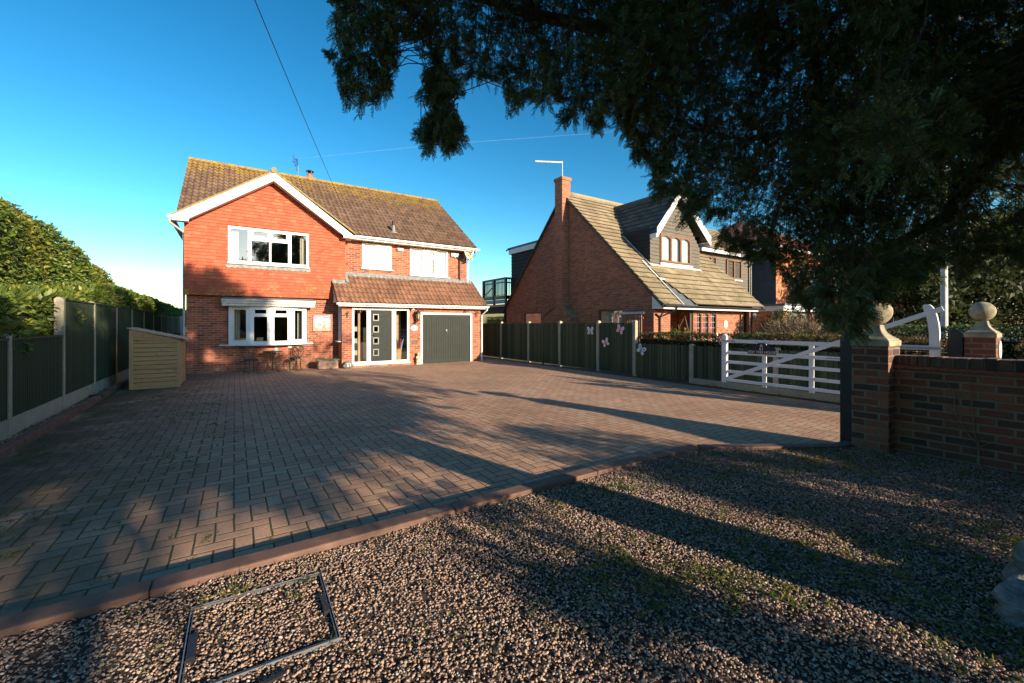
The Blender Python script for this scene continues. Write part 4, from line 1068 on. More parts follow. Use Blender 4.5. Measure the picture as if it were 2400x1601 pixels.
for k in range(3):
    a = R(200+120*k); ca, sa = math.cos(a), math.sin(a)
    m = MB(); m.tube([(1.06+r*ca, 16.34+r*sa, z) for r, z in ((0.13, 0.66), (0.06, 0.58), (0.045, 0.46), (0.05, 0.32), (0.10, 0.29), (0.15, 0.24), (0.16, 0.15), (0.20, 0.04), (0.27, 0.012))], [0.014]*9, 7); m.build('leg', MT['verdigris'], t)
t = thing('white_ornament', 'small white shell ornament on the bistro table', 'ornament', (1.17, 16.3, 0.69))
m = MB(); m.lathe([(0.07, 0.69), (0.075, 0.70), (0.062, 0.74), (0.04, 0.785), (0.012, 0.80)], (1.17, 16.30, 0), 10, sx=1.0, sy=0.7); m.lathe([(0.055, 0.69), (0.04, 0.705), (0.01, 0.715)], (1.24, 16.28, 0), 8, sy=0.5); m.build('shell', plain('bleached shell', (0.62, 0.58, 0.48), 0.8, 0.2, 30), t)

t = thing('planter_box', 'weathered timber planter box with a green edged lid by the porch', 'planter', (2.77, 16.15, 0))
m = MB()
for k in range(2):
    z = 0.02+0.145*k
    m.box(2.46, 3.08, 15.98, 16.02, z, z+0.138); m.box(2.46, 3.08, 16.32, 16.36, z, z+0.138); m.box(2.44, 2.475, 16.02, 16.32, z+0.01, z+0.15); m.box(3.065, 3.10, 16.02, 16.32, z+0.01, z+0.15)
m.build('box', m_board('weathered planter wood', [(0.2, (0.30, 0.18, 0.125)), (0.8, (0.46, 0.29, 0.21))], 9.0, grain=(3, 30)), t)
m = MB(); m.box(2.40, 3.14, 15.95, 16.40, 0.315, 0.345); m.build('lid', plain('faded green board', (0.16, 0.27, 0.15), 0.8, 0.5, 7), t)
t = thing('number_stone', 'grey rock painted 61 at the foot of the porch', 'stone', (3.43, 15.98, 0))
def rock(mb, c, rx, ry, rz, seed, sub=2, flat=0.0, rot=0):
    bm = bmesh.new(); bmesh.ops.create_icosphere(bm, subdivisions=sub, radius=1.0)
    rg = random.Random(seed); ph = [rg.uniform(0, 6) for _ in range(9)]
    cr, sr = math.cos(rot), math.sin(rot)
    for v in bm.verts:
        p = v.co; k = 1+0.16*math.sin(3*p.x+ph[0])+0.13*math.sin(4*p.y+ph[1])+0.10*math.sin(5*p.z+ph[2])+0.06*math.sin(9*p.x+7*p.y+ph[3])+0.04*math.sin(15*p.z+9*p.y+ph[4])
        x, y, z = p.x*k*rx, p.y*k*ry, p.z*k*rz
        if flat: z = max(min(z, rz*(1-flat)), -rz*(1-flat))
        v.co = (c[0]+x*cr-y*sr, c[1]+x*sr+y*cr, c[2]+z)
    for f in bm.faces: mb.face([v.co.copy() for v in f.verts])
    bm.free()
m = MB(); rock(m, (3.43, 15.98, 0.10), 0.19, 0.11, 0.15, 3, 3); m.build('rock', MT['rock'], t, smooth=True)
text('61', 0.17, MT['white'], 'numeral', t, (3.43, 15.845, 0.12), (R(72), 0), 0.02)
t = thing('stone_statue', 'small pale stone figure standing beside the garage door', 'statue', (6.08, 16.0, 0))
m = MB(); m.box(5.98, 6.18, 15.92, 16.08, 0, 0.05)
m.lathe([(0.09, 0.05), (0.10, 0.10), (0.085, 0.17), (0.07, 0.24), (0.075, 0.30), (0.05, 0.345), (0.03, 0.36)], (6.08, 16.0, 0), 14, sy=0.85)
m.lathe([(0.02, 0.355), (0.048, 0.38), (0.055, 0.42), (0.045, 0.46), (0.015, 0.49)], (6.085, 15.985, 0), 14)
for sx in (-1, 1): m.tube([(6.08+sx*0.07, 15.99, 0.31), (6.08+sx*0.085, 15.95, 0.24), (6.08+sx*0.03, 15.915, 0.22)], 0.022, 8); m.tube([(6.08+sx*0.05, 15.98, 0.16), (6.08+sx*0.055, 15.92, 0.06)], 0.034, 8)
m.build('figure', plain('pale lichened stone', (0.42, 0.38, 0.28), 0.95, 0.5, 20, bump=0.5), t)
t = thing('wicker_basket', 'tall wicker basket with umbrellas behind the sidelight', 'basket', (5.36, 16.5, 0.1))
m = MB(); m.lathe([(0.12, 0.105), (0.14, 0.3), (0.15, 0.52), (0.165, 0.62), (0.15, 0.62), (0.13, 0.3)], (5.40, 16.45, 0), 16); m.build('body', MT['wicker'], t)
for q, (dx, mt) in enumerate(((0.05, 'red'), (0.10, 'blue'), (-0.03, 'black'), (0.0, 'brown_frame'))):
    m = MB(); m.tube([(5.42+dx*0.4, 16.45, 0.2), (5.42+dx*1.6, 16.42+0.02*q, 0.85), (5.42+dx*2.2, 16.41+0.02*q, 1.02)], [0.03, 0.022, 0.012], 8); m.build('umbrella', MT[mt], t)

# bin store ---------------------------------------------------------------------
t = thing('bin_store', 'new pine bin store with sloping plank roof by the panel fence', 'bin store', (-1.65, 14.3, 0))
x0, x1, y0, y1 = -2.13, -1.15, 13.66, 14.98
def bz(x): return 1.47 + (1.22-1.47)*(x-x0)/(x1-x0)
m = MB(); nb = 12; bh = 0.107
for k in range(nb):
    z0 = 0.06 + k*bh; z1 = min(z0+bh, bz(x1)-0.03)
    if z0 > 1.2: break
    m.obox((x0+0.07, y0-0.016, z0), (x1-x0-0.14, 0, 0), (0, 0.018, 0), (0, 0.012, (z1-z0)*0.80)); m.obox((x0+0.07, y0-0.004, z0+(z1-z0)*0.80), (x1-x0-0.14, 0, 0), (0, 0.010, 0), (0, 0.012, (z1-z0)*0.12))
m.prism([(x0+0.07, y0, 1.20), (x1-0.07, y0, 1.18), (x1-0.07, y0, bz(x1)-0.03), (x0+0.07, y0, bz(x0)-0.06)], (0, 0.012, 0))
m.box(x0, x0+0.015, y0+0.02, y1, 0.06, 1.42); m.box(x0, x1, y1-0.015, y1, 0.06, 1.25)
m.build('wall', MT['pine'], t)
m = MB(); m.box(x0+0.05, x1-0.05, y0+0.022, y0+0.03, 0.05, 1.18); m.build('backing', MT['interior_dark'], t)  # dark sheet whose colour stands in for shade in the board gaps
for b_ in ((x0-0.005, x0+0.07, y0-0.022, y0+0.05, 0.0, 1.45), (x1-0.07, x1, y0-0.022, y0+0.05, 0.0, 1.20), (x1-0.07, x1, y1-0.07, y1, 0.0, 1.20)):
    m = MB(); m.box(*b_); m.build('corner_post', MT['pine_frame'], t)
m = MB(); m.box(x0+0.07, x1-0.07, y0-0.008, y0+0.03, 0.0, 0.055); m.build('rail', MT['pine_frame'], t)
m = MB(); m.obox((x0+0.07, y0-0.017, bz(x0)-0.10), (x1-x0-0.14, 0, bz(x1)-bz(x0)+0.02), (0, 0.01, 0), (0, 0, 0.075))
m.build('rail', MT['pine_frame'], t)
m = MB()
for ya, yb_ in ((y0+0.06, (y0+y1)/2-0.01), ((y0+y1)/2+0.01, y1-0.08)):
    n = 6
    for k in range(n):
        a = ya+(yb_-ya)*k/n; b = ya+(yb_-ya)*(k+1)/n-0.006
        m.box(x1-0.022, x1+0.002-(k % 2)*0.002, a, b, 0.05, 1.16)
m.build('door', MT['pine'], t)
m = MB()
for k in range(7):
    s0 = k/7; xa = x0-0.04+(x1-x0+0.14)*s0; xb = xa+(x1-x0+0.14)/7+0.03
    m.obox((xa, y0-0.06, bz(xa)+0.012), (xb-xa, 0, bz(xb)-bz(xa)-0.018), (0, y1-y0+0.10, 0), (0, 0, 0.018))
m.build('roof', m_board('greyed pine roof board', [(0.2, (0.36, 0.28, 0.18)), (0.8, (0.52, 0.42, 0.28))], 9.0, grain=(20, 2)), t)

t = thing('loose_brick', 'dark loose brick lying in the gravel border by the panel fence', 'brick', (-2.4, 12.2, 0.06))
m = MB(); m.obox((-2.50, 12.05, 0.06), (0.20, 0.05, 0), (-0.03, 0.10, 0), (0, 0, 0.07)); m.build('block', plain('engineering blue brick', (0.05, 0.045, 0.05), 0.8, 0.3), t, bevel=0.006)

# ---------------------------------------------------------------- fences
def conc_post(parent, x, y, h, w=0.10, d=0.12, top=True):
    m = MB(); z1 = h-0.03
    m.box(x-d/2, x+d/2, y-w/2, y+w/2, -0.02, z1)
    m.face([(x-d/2, y-w/2, z1), (x+d/2, y-w/2, z1), (x+d/2-0.03, y+w/2-0.02, h), (x-d/2+0.03, y-w/2+0.02, h)])
    m.prism([(x-d/2, y-w/2, z1), (x+d/2, y-w/2, z1), (x, y-w/2, h)], (0, w, 0))
    return m.build('post', MT['concrete'], parent, bevel=0.006)
F = thing('panel_fence', 'dark green ribbed panel fence on concrete posts in front of the hedges', 'fence', (-2.6, 12, 0))
lp = [(4.55, 1.44), (6.55, 1.44), (8.53, 1.46), (10.70, 2.08), (12.70, 2.09), (14.75, 2.06), (16.7, 2.06), (18.7, 2.06), (20.7, 2.0), (22.7, 1.95), (24.7, 1.95), (26.7, 1.95), (29, 1.95), (31.5, 1.95)]
for y, h in lp: conc_post(F, -2.60, y, h, 0.10, 0.125)
for (ya, ha), (yb, hb) in zip(lp, lp[1:]):
    h = 1.38 if yb < 10.8 else (2.03 if ya < 19 else 1.9)
    m = MB(); a, b = ya+0.05, yb-0.05; n = int((b-a)/0.066)
    for k in range(n):
        u0 = a+(b-a)*k/n; u1 = a+(b-a)*(k+1)/n
        m.face([(-2.575, u0, 0.32), (-2.548, u0+(u1-u0)*0.35, 0.32), (-2.548, u0+(u1-u0)*0.35, h), (-2.575, u0, h)])
        m.face([(-2.548, u0+(u1-u0)*0.35, 0.32), (-2.548, u0+(u1-u0)*0.75, 0.32), (-2.548, u0+(u1-u0)*0.75, h), (-2.548, u0+(u1-u0)*0.35, h)])
        m.face([(-2.548, u0+(u1-u0)*0.75, 0.32), (-2.575, u1, 0.32), (-2.575, u1, h), (-2.548, u0+(u1-u0)*0.75, h)])
    m.box(-2.60, -2.578, a, b, 0.32, h); m.box(-2.60, -2.535, a, b, h, h+0.025)
    m.build('panel', MT['fence_left'], F)
    m = MB(); m.box(-2.60, -2.555, a, b, 0.0, 0.318); m.build('gravel_board', MT['concrete'], F)
FE = thing('panel_fence', 'low green timber fence crossing behind the bin store at the house corner', 'fence', (-2, 27, 0))
m = MB()
for k in range(13): m.box(-2.55+0.1*k, -2.46+0.1*k, 26.9+0.01*(k % 2), 26.93, 0, 1.15)
m.build('panel', MT['fence'], FE); m = MB(); m.box(-2.58, -1.25, 26.85, 26.95, 1.15, 1.19); m.build('rail', MT['concrete'], FE)
for q, (x, dx, lab) in enumerate(((-2.05, 0.03, 'white painted post by the hedge fence, nearly upright'), (-1.72, 0.10, 'white painted post by the hedge fence, leaning over'))):
    t = thing('white_post', lab, 'post', (x, 24, 0), 'white posts by the hedge fence'); m = MB(); m.obox((x+dx*1.5, 24, 0), (0.12, 0, 0), (0, 0.05, 0), (-dx*1.9, 0, 1.95)); m.build('plank', MT['offwhite'], t)

G = thing('closeboard_fence', 'dark green close board fence with concrete posts between drive and chalet', 'fence', (10.25, 11, 0))
rp = [(18.4, 1.68), (16.45, 1.72), (14.28, 1.72), (12.27, 1.72), (10.27, 1.72), (8.72, 1.72), (6.79, 1.07), (4.68, 1.07), (2.7, 1.07)]
def feather(parent, ya, yb, h, z0, seed):
    m = MB(); n = int((yb-ya)/0.094); rg = random.Random(seed)
    for k in range(n):
        u0 = ya+(yb-ya)*k/n; u1 = ya+(yb-ya)*(k+1)/n+0.012; dz = rg.uniform(-0.012, 0.006)
        xo = 10.222-rg.uniform(0, 0.004)
        m.obox((xo, u0, z0), (0.008, 0, 0), (0.016, u1-u0, 0), (0, 0, h-z0+dz))
    m.box(10.245, 10.29, ya, yb, 0.3, 0.38); m.box(10.245, 10.29, ya, yb, h-0.35, h-0.27)
    return m.build('panel', MT['fence'], parent)
for i, (y, h) in enumerate(rp): conc_post(G, 10.25, y, h, 0.11, 0.11)
for i, ((yb, hb), (ya, ha)) in enumerate(zip(rp, rp[1:])):
    feather(G, ya+0.05, yb-0.05, 1.64 if i < 5 else 1.02, 0.06 if i < 6 else 0.16, i)
m = MB(); m.box(10.20, 10.235, 2.7, 6.73, 0.0, 0.16); m.build('gravel_board', MT['concrete'], G)
t = thing('fence_stake', 'short mossy stake standing in front of the close board fence', 'stake', (10.08, 13.1, 0)); m = MB(); m.obox((10.06, 13.1, 0), (0.05, 0, 0), (0, 0.05, 0), (0.01, 0, 0.42)); m.build('stake', MT['fence'], t)

# butterflies on the fence
def butterfly(y, z, size, roll, cols, label):
    t = thing('butterfly_ornament', label, 'ornament', (10.205, y, z), 'painted butterflies on the close board fence')
    def wing(side, up, r, mat, x, k=1.0):
        cy, cz = -side*0.50, (0.42 if up else -0.36)
        P = []
        for q in range(20):
            a = 2*math.pi*q/20
            ex, ez = (0.50, 0.34) if up else (0.36, 0.30)
            ly, lz = ex*r*math.cos(a)*(1-0.25*math.cos(a)*0), ez*r*math.sin(a)
            ang = R(52 if up else -42)
            P.append((cy - side*(ly*math.cos(ang) - lz*math.sin(ang)) , cz + ly*math.sin(ang) + lz*math.cos(ang)))
        return P
    cr, sr = math.cos(R(roll)), math.sin(R(roll))
    for name, r, dx, ci in (('outline', 1.12, 0.0, 0), ('wing', 0.88, -0.003, 1), ('spot', 0.40, -0.006, 2)):
        for s in (-1, 1):
            for up in (True, False):
                m = MB()
                pts = [(10.205+dx, y + (a*cr - b*sr)*size, z + (a*sr + b*cr)*size) for a, b in wing(s, up, r, None, 0)]
                m.prism(pts, (0.006, 0, 0)); m.build(name, MT[cols[ci] if not (ci == 2 and not up) else cols[3]], t)
    m = MB(); q = lambda a, b: (10.198, y + (a*cr - b*sr)*size, z + (a*sr + b*cr)*size)
    m.tube([q(0, 0.5), q(0, -0.5)], 0.06*size, 6); m.build('body', MT[cols[0]], t)
fz_ = [((1382-1330), 0)]
butterfly(10.62, 1.36, 0.165, 0, ('blue', 'white', 'pink', 'red'), 'upright blue edged white butterfly on the tall fence')
butterfly(9.90, 0.98, 0.16, -25, ('pink', 'white', 'blue', 'white'), 'white butterfly with pale blue dots, lowest on the tall fence')
butterfly(9.28, 1.42, 0.165, 22, ('pink', 'white', 'pink', 'blue'), 'pink edged butterfly near the top of the tall fence')
butterfly(8.45, 0.82, 0.17, 30, ('blue', 'white', 'red', 'white'), 'white butterfly with red upper spots on the low fence')

# ---------------------------------------------------------------- gate, pillars, wall
T = thing('field_gate', 'white five bar gate folded back along the close board fence', 'gate', (9.5, 3.7, 0.25))
gx = 9.5
m = MB(); m.box(gx-0.04, gx+0.04, 5.40, 5.515, 0.25, 1.33); m.lathe([(0.0575, 1.33), (0.05, 1.355), (0.02, 1.37)], (gx, 5.4575, 0), 12, sx=0.7); m.build('stile', MT['white_paint'], T, bevel=0.008)
for z0, z1 in ((1.172, 1.248), (0.907, 0.98), (0.695, 0.762), (0.476, 0.545), (0.278, 0.345)):
    m = MB(); m.box(gx-0.012, gx+0.012, 1.98, 5.40, z0, z1); m.build('rail', MT['white_paint'], T, bevel=0.003)
m = MB(); a = Vector((gx-0.035, 5.44, 0.285)); b = Vector((gx-0.035, 1.83, 1.815)); d = b-a; nn = Vector((0, 0.39, 0.92)).normalized()*0.078; m.obox(a, d, nn, (0.022, 0, 0)); m.build('brace', MT['white_paint'], T, bevel=0.004)
for y in (4.594, 3.706): m = MB(); m.box(gx+0.013, gx+0.035, y-0.045, y+0.045, 0.235, 1.175); m.build('upright', MT['white_paint'], T, bevel=0.004)
m = MB()
prof = [(2.005, 1.885, 0.25), (2.005, 1.885, 1.12), (2.01, 1.885, 1.45), (2.022, 1.895, 1.60), (2.04, 1.915, 1.72), (2.075, 1.945, 1.84), (2.085, 1.985, 1.90), (2.06, 2.01, 1.92)]
for (a0, a1, za), (b0, b1, zb) in zip(prof, prof[1:]):
    m.face([(gx-0.03, a0, za), (gx-0.03, a1, za), (gx-0.03, b1, zb), (gx-0.03, b0, zb)]); m.face([(gx+0.04, a0, za), (gx+0.04, a1, za), (gx+0.04, b1, zb), (gx+0.04, b0, zb)])
    m.face([(gx-0.03, a0, za), (gx+0.04, a0, za), (gx+0.04, b0, zb), (gx-0.03, b0, zb)]); m.face([(gx-0.03, a1, za), (gx+0.04, a1, za), (gx+0.04, b1, zb), (gx-0.03, b1, zb)])
m.build('heel', MT['white_paint'], T)
m = MB(); m.box(gx-0.045, gx-0.031, 1.86, 2.55, 1.185, 1.225); m.build('hinge', MT['grey_metal'], T)
m = MB(); m.tube([(gx-0.03, 5.50, 1.21), (gx-0.05, 5.58, 1.215), (gx-0.05, 5.62, 1.39)], 0.01, 6); m.tube([(gx-0.05, 5.58, 1.215), (gx-0.05, 5.53, 1.12)], 0.01, 6); m.box(gx-0.05, gx-0.04, 5.20, 5.60, 1.20, 1.222); m.build('latch', MT['grey_metal'], T)
m = MB(); m.box(gx-0.02, gx-0.013, 3.1, 3.45, 0.935, 0.95); m.build('strap', MT['grey_metal'], T)
t = thing('house_sign', 'arched black sign lettered 61 Yew Tree House on the white gate', 'sign', (gx-0.05, 4.62, 0.95))
P = [(4.913, 0.95), (4.325, 0.95), (4.335, 1.10)] + [(4.335+0.578*s, 1.10+0.09*math.exp(-((s-0.5)/0.21)**4)) for s in [k/20 for k in range(1, 20)]] + [(4.903, 1.10)]
m = MB(); m.prism([(gx-0.052, y, z) for y, z in P], (0.012, 0, 0)); m.build('board', MT['black'], t)
text('YEW TREE HOUSE', 0.077, MT['white'], 'lettering', t, (gx-0.0535, 4.619, 0.992), FACE_X, 0.001, sx=0.92)
text('61', 0.088, MT['white'], 'numeral', t, (gx-0.0535, 4.619, 1.062), FACE_X, 0.001)
m = MB(); m.face([(gx-0.054, 4.655, 1.108), (gx-0.054, 4.583, 1.108), (gx-0.054, 4.597, 1.145), (gx-0.054, 4.619, 1.178), (gx-0.054, 4.641, 1.145)]); m.build('tree_emblem', plain('silver paint', (0.42, 0.47, 0.44), 0.5), t)

def pillar(name, label, x0, x1, y0, y1, top, zb):
    t = thing(name, label, 'gate pillar', ((x0+x1)/2, (y0+y1)/2, 0), 'brick gate pillars with ball finials')
    m = MB(); m.box(x0, x1, y0, y1, -0.05, top-0.07); m.build('shaft', MT['brick_wall'], t, bevel=0.006)
    m = MB(); m.box(x0-0.012, x1+0.012, y0-0.012, y1+0.012, top-0.07, top); m.build('capstone', MT['stone'], t, bevel=0.01)
    cx_, cy_ = (x0+x1)/2, (y0+y1)/2; s = (x1-x0)/2
    m = MB(); n = 4
    pr = [(1.0*s*1.40, top), (0.99*s*1.40, top+0.012), (0.72*s*1.40, top+0.05), (0.52*s*1.40, top+0.09), (0.40*s*1.40, top+0.14), (0.36*s*1.40, top+0.19)]
    m.lathe(pr, (cx_, cy_, 0), 4, rot=math.pi/4, sy=(y1-y0)/(x1-x0))
    m.build('base', MT['stone'], t, bevel=0.01)
    m = MB(); zc = top+0.19+zb*0.98; m.lathe([(max(0.002, zb*math.sin(a)), zc-zb*math.cos(a)) for a in [math.pi*k/18 for k in range(19)]], (cx_, cy_, 0), 28); m.build('ball', MT['stone'], t, smooth=True)
    return t
pillar('gate_pillar', 'near brick gate pillar with stone ball half hidden by yew sprays', 6.49, 6.90, 1.725, 2.085, 1.40, 0.165)
pillar('gate_pillar', 'far brick gate pillar whose stone ball stands clear behind the wall', 9.62, 9.98, 1.30, 1.64, 1.46, 0.15)
def bpost(label, x0, x1, y0, y1, h):
    t = thing('gate_post', label, 'gate post', ((x0+x1)/2, (y0+y1)/2, 0), 'square black gate posts'); m = MB(); m.box(x0, x1, y0, y1, -0.05, h)
    cx_, cy_ = (x0+x1)/2, (y0+y1)/2; q = [(x0, y0), (x1, y0), (x1, y1), (x0, y1)]
    for i in range(4): a, b = q[i], q[(i+1) % 4]; m.face([(a[0], a[1], h), (b[0], b[1], h), (cx_, cy_, h+0.055)])
    m.build('post', MT['black'], t, bevel=0.004)
bpost('tall black gate post tight against the near brick pillar', 6.60, 6.76, 2.085, 2.245, 1.44)
bpost('black gate post beside the far brick pillar', 9.60, 9.76, 1.65, 1.82, 1.46)
t = thing('oval_plaque', 'small oval white plaque on the sunny side of the far pillar', 'plaque', (9.85, 1.29, 1.2)); m = MB(); m.prism([(9.84+0.10*math.cos(2*math.pi*k/24), 1.285, 1.20+0.14*math.sin(2*math.pi*k/24)) for k in range(24)], (0, 0.012, 0)); m.build('face', MT['white'], t); text('63', 0.11, MT['black'], 'numeral', t, (9.84, 1.2845, 1.2), FACE_Y, 0.0005)

t = thing('brick_wall', 'old brick boundary wall with dark brick on edge coping', 'wall', (6.8, 0, 0))
m = MB(); m.box(6.70, 6.92, -7.0, 1.73, -0.05, 1.07); m.build('brickwork', MT['brick_wall'], t)
m = MB(); m.box(6.665, 6.96, -7.0, 1.728, 1.07, 1.105); m.build('tile_creasing', plain('red creasing tile', (0.24, 0.075, 0.045), 0.9, 0.35, 18), t)
m = MB(); rg = random.Random(8); y = 1.72
while y > -7:
    l = 0.104+rg.uniform(-0.004, 0.006); j = rg.uniform(-0.006, 0.006); m.box(6.69+j, 6.93+j, y-l+0.006, y, 1.106, 1.225+rg.uniform(-0.006, 0.008)); y -= l
m.build('coping', MT['coping'], t, bevel=0.008)
m = MB(); m.box(6.70, 6.915, -7, 1.722, 1.106, 1.205); m.build('mortar_bed', plain('old mortar', (0.16, 0.14, 0.10), 0.95, 0.3), t)
t = thing('bare_climber', 'leafless climber stems on the brick wall', 'climber', (6.66, 1.1, 0.05)); m = MB()
rg = random.Random(4)
for pth, r in (([(6.66, 1.02, 0.05), (6.675, 1.03, 0.25), (6.68, 1.06, 0.45), (6.68, 1.08, 0.75), (6.682, 1.10, 1.02)], 0.008), ([(6.66, 1.02, 0.30), (6.68, 1.12, 0.42), (6.68, 1.20, 0.60), (6.68, 1.22, 0.85), (6.68, 1.32, 1.0)], 0.006), ([(6.66, 1.02, 0.28), (6.66, 0.95, 0.34), (6.67, 0.90, 0.37)], 0.005), ([(6.67, 1.03, 0.33), (6.66, 0.97, 0.42)], 0.004), ([(6.68, 1.2, 0.62), (6.68, 1.28, 0.72)], 0.004)): m.tube(pth, [r*(1-0.5*i/(len(pth)-1)) for i in range(len(pth))], 6)
m.build('stem', MT['twigs'], t)

# recessed inspection cover in the gravel
t = thing('inspection_cover', 'recessed inspection cover frame filled with gravel', 'manhole cover', (0.12, 2.5, 0.06)); A, B, Cc, D = (-0.195, 2.84), (0.447, 2.815), (0.432, 2.17), (-0.20, 2.19)
m = MB()
for p, q in ((A, B), (B, Cc), (Cc, D), (D, A)):
    P, Q = Vector((*p, 0)), Vector((*q, 0)); d = (Q-P).normalized(); n_ = Vector((d.y, -d.x, 0))
    m.obox(P + Vector((0, 0, 0.03)) - d*0.0, Q-P - d*0.012, n_*0.0045, (0, 0, 0.048))
m.build('frame', MT['grey_metal'], t); m = MB()
for p, q in ((A, B), (B, Cc), (Cc, D), (D, A)):
    P, Q = Vector((*p, 0)), Vector((*q, 0)); d = (Q-P).normalized(); n_ = Vector((d.y, -d.x, 0)); m.obox(P + n_*0.012 + d*0.012 + Vector((0, 0, 0.03)), Q-P-d*0.034, n_*0.004, (0, 0, 0.046))
m.build('tray_edge', plain('dark galvanised edge', (0.09, 0.095, 0.10), 0.5, 0.3), t)
for x0, x1, y0, y1 in ((-0.185, -0.150, 2.40, 2.58), (0.395, 0.425, 2.40, 2.57)):
    m = MB(); m.box(x0, x1, y0, y1, 0.05, 0.086); m.build('lifting_slot', MT['black'], t)
t = thing('timber_offcut', 'thin dark strip lying in the gravel below the inspection cover', 'strip', (0.2, 2.0, 0.08)); m = MB(); m.obox((-0.05, 2.02, 0.075), (0.24, 0.05, 0), (-0.004, 0.02, 0), (0, 0, 0.012)); m.build('strip', MT['black'], t)

# rockery stones
for q, (c, r, s, lab, ro) in enumerate((((3.47, 0.24, 0.10), (0.30, 0.20, 0.15), 1, 'grey rock with layered mossy top by the gravel', -0.6), ((3.24, -0.06, 0.10), (0.24, 0.16, 0.16), 12, 'grey rock in front of the layered mossy one', -0.2), ((3.95, 0.10, 0.14), (0.32, 0.32, 0.22), 21, 'grey rock tucked behind the layered mossy one', 0.1))):
    t = thing('rockery_stone', lab, 'rock', (c[0], c[1], 0), 'rockery stones under the yew'); m = MB(); rock(m, c, *r, s, 4, 0.2, ro); m.build('stone', MT['rock'], t, smooth=True)

# ---------------------------------------------------------------- the chalet next door
N = thing('chalet_house', 'steep roofed brick chalet with tall chimney and black boarded dormer', 'house', (16.5, 14.5, 0))
NX, NX1, NY = 13.0, 20.0, 10.18
K = 0.975; NE_Y, NE_Z = 9.67, 2.30; NRY = 15.30; NRZ = NE_Z + K*(NRY-NE_Y)
def nrz(y): return NE_Z + K*(y-NE_Y) if y <= NRY else NRZ - 1.03*(y-NRY)
m = MB()
m.wall('x', NX, NY, 20.35, -0.05, 2.6, [(11.66, 13.02, 0.95, 2.205), (17.05, 18.58, 0.95, 2.205)], 0.10)
m.face([(NX, NY, 2.6), (NX, 20.35, 2.6), (NX, 20.2, 2.72), (NX, NRY, NRZ-0.10), (NX, NY, nrz(NY)-0.08)][::-1])
m.wall('y', NY, NX, 13.97, -0.05, 2.45); m.wall('y', NY, 16.95, 19.2, -0.05, 2.45)
m.wall('y', 11.6, 13.97, 15.3, -0.05, 2.45); m.wall('x', 15.3, NY+0.001, 11.6, -0.05, 2.45); m.wall('x', 13.97, NY, 11.6, -0.05, 2.45, sgn=1)
m.wall('y', NY+0.02, 15.3, 16.95, -0.05, 0.75); m.wall('x', NX1, NY, 20, -0.05, 2.5, sgn=1); m.wall('y', 20.35, NX, NX1, -0.05, 2.6, sgn=1)
m.face([(NX1, NY, 2.5), (NX1, 20.3, 2.5), (NX1, NRY, NRZ-0.1)])
m.build('wall', MT['brick_nb'], N)
m = MB(); m.box(12.62, 13.12, 14.97, 15.50, 2.2, 8.28); m.box(12.58, 13.16, 14.93, 15.54, 8.28, 8.42); m.prism([(12.612, 14.40, -0.05), (12.612, 16.50, -0.05), (12.612, 16.50, 1.88), (12.612, 15.50, 2.35), (12.612, 14.97, 2.42), (12.612, 14.40, 1.88)], (0.387, 0, 0))
cho = m.build('chimney', MT['brick_nb'], N)
m = MB()
for a, b in (((14.36, 1.84), (14.99, 2.46)), ((16.54, 1.84), (15.48, 2.39))):
    m.obox((12.57, a[0], a[1]), (0.43, 0, 0), (0, b[0]-a[0], b[1]-a[1]), (0, 0, 0.05))
m.build('shoulder_tiles', MT['roof_nb'], cho)
# windows in the gable wall (only their tops clear the fence)
for y0, y1, ct in ((11.66, 13.02, 'blind'), (17.05, 18.58, 'curtain')):
    m = MB(); x = NX+0.06
    m.box(x-0.03, x+0.03, y0, y0+0.06, 0.95, 2.2); m.box(x-0.03, x+0.03, y1-0.06, y1, 0.95, 2.2); m.box(x-0.028, x+0.028, y0+0.06, y1-0.06, 2.14, 2.2); m.box(x-0.028, x+0.028, y0+0.06, y1-0.06, 0.95, 1.01)
    wo = m.build('window', MT['brown_frame'], N)
    m = MB(); m.face([(x, y0+0.03, 0.98), (x, y1-0.03, 0.98), (x, y1-0.03, 2.17), (x, y0+0.03, 2.17)]); m.build('pane', MT['glass_dim'], wo)
    m = MB(); m.face([(x+0.05, y0+0.03, 0.98), (x+0.05, y1-0.03, 0.98), (x+0.05, y1-0.03, 2.17), (x+0.05, y0+0.03, 2.17)]); m.build('blind', plain('grey green blind', (0.40, 0.42, 0.34), 0.9) if ct == 'blind' else MT['interior'], wo)
# roof: front slope in flat interlocking tiles
c_, s_ = 1/math.hypot(1, K), K/math.hypot(1, K)
rl = (NRY-NE_Y)/c_; nn_ = 25; gg = rl/nn_
def nclip(v):
    y = NE_Y + v*c_
    if y < 10.75:
        return None
    return (0.0, 7.12)
def addroof(mb, xa, xb, k0, k1, off=0.0, diag=None):
    O = (12.88, NE_Y, NE_Z + off)
    def cl(v):
        if diag:
            s = min(1, max(0, (v - 0.0)/(1.5))); return (diag[0]+(diag[1]-diag[0])*s-12.88, xb-12.88)
        return (xa-12.88, xb-12.88)
    V = Vector((0, c_, s_)); Nn = Vector((0, -s_, c_))
    tmp = MB(); tiles(tmp, Vector(O) + V*gg*k0, (1, 0, 0), V, Nn, 7.2, gg, 0.33, 0.0, 0.040, clip=lambda v: cl(v + gg*k0), ncourse=k1-k0, sub=3, rnd=0.004, seed=int(xa*10)+k0, lip=0.05)
    mb.v_off = len(mb.v)
    for f, u in zip(tmp.f, tmp.uv): mb.face([tmp.v[i] for i in f], uv=[(a+int(xa), b+k0) for a, b in u])
m = MB()
addroof(m, 12.88, 14.02, 0, 7); addroof(m, 14.9, 20.05, 0, 7, 0.05, (14.92, 14.20)); addroof(m, 12.88, 20.05, 7, nn_)
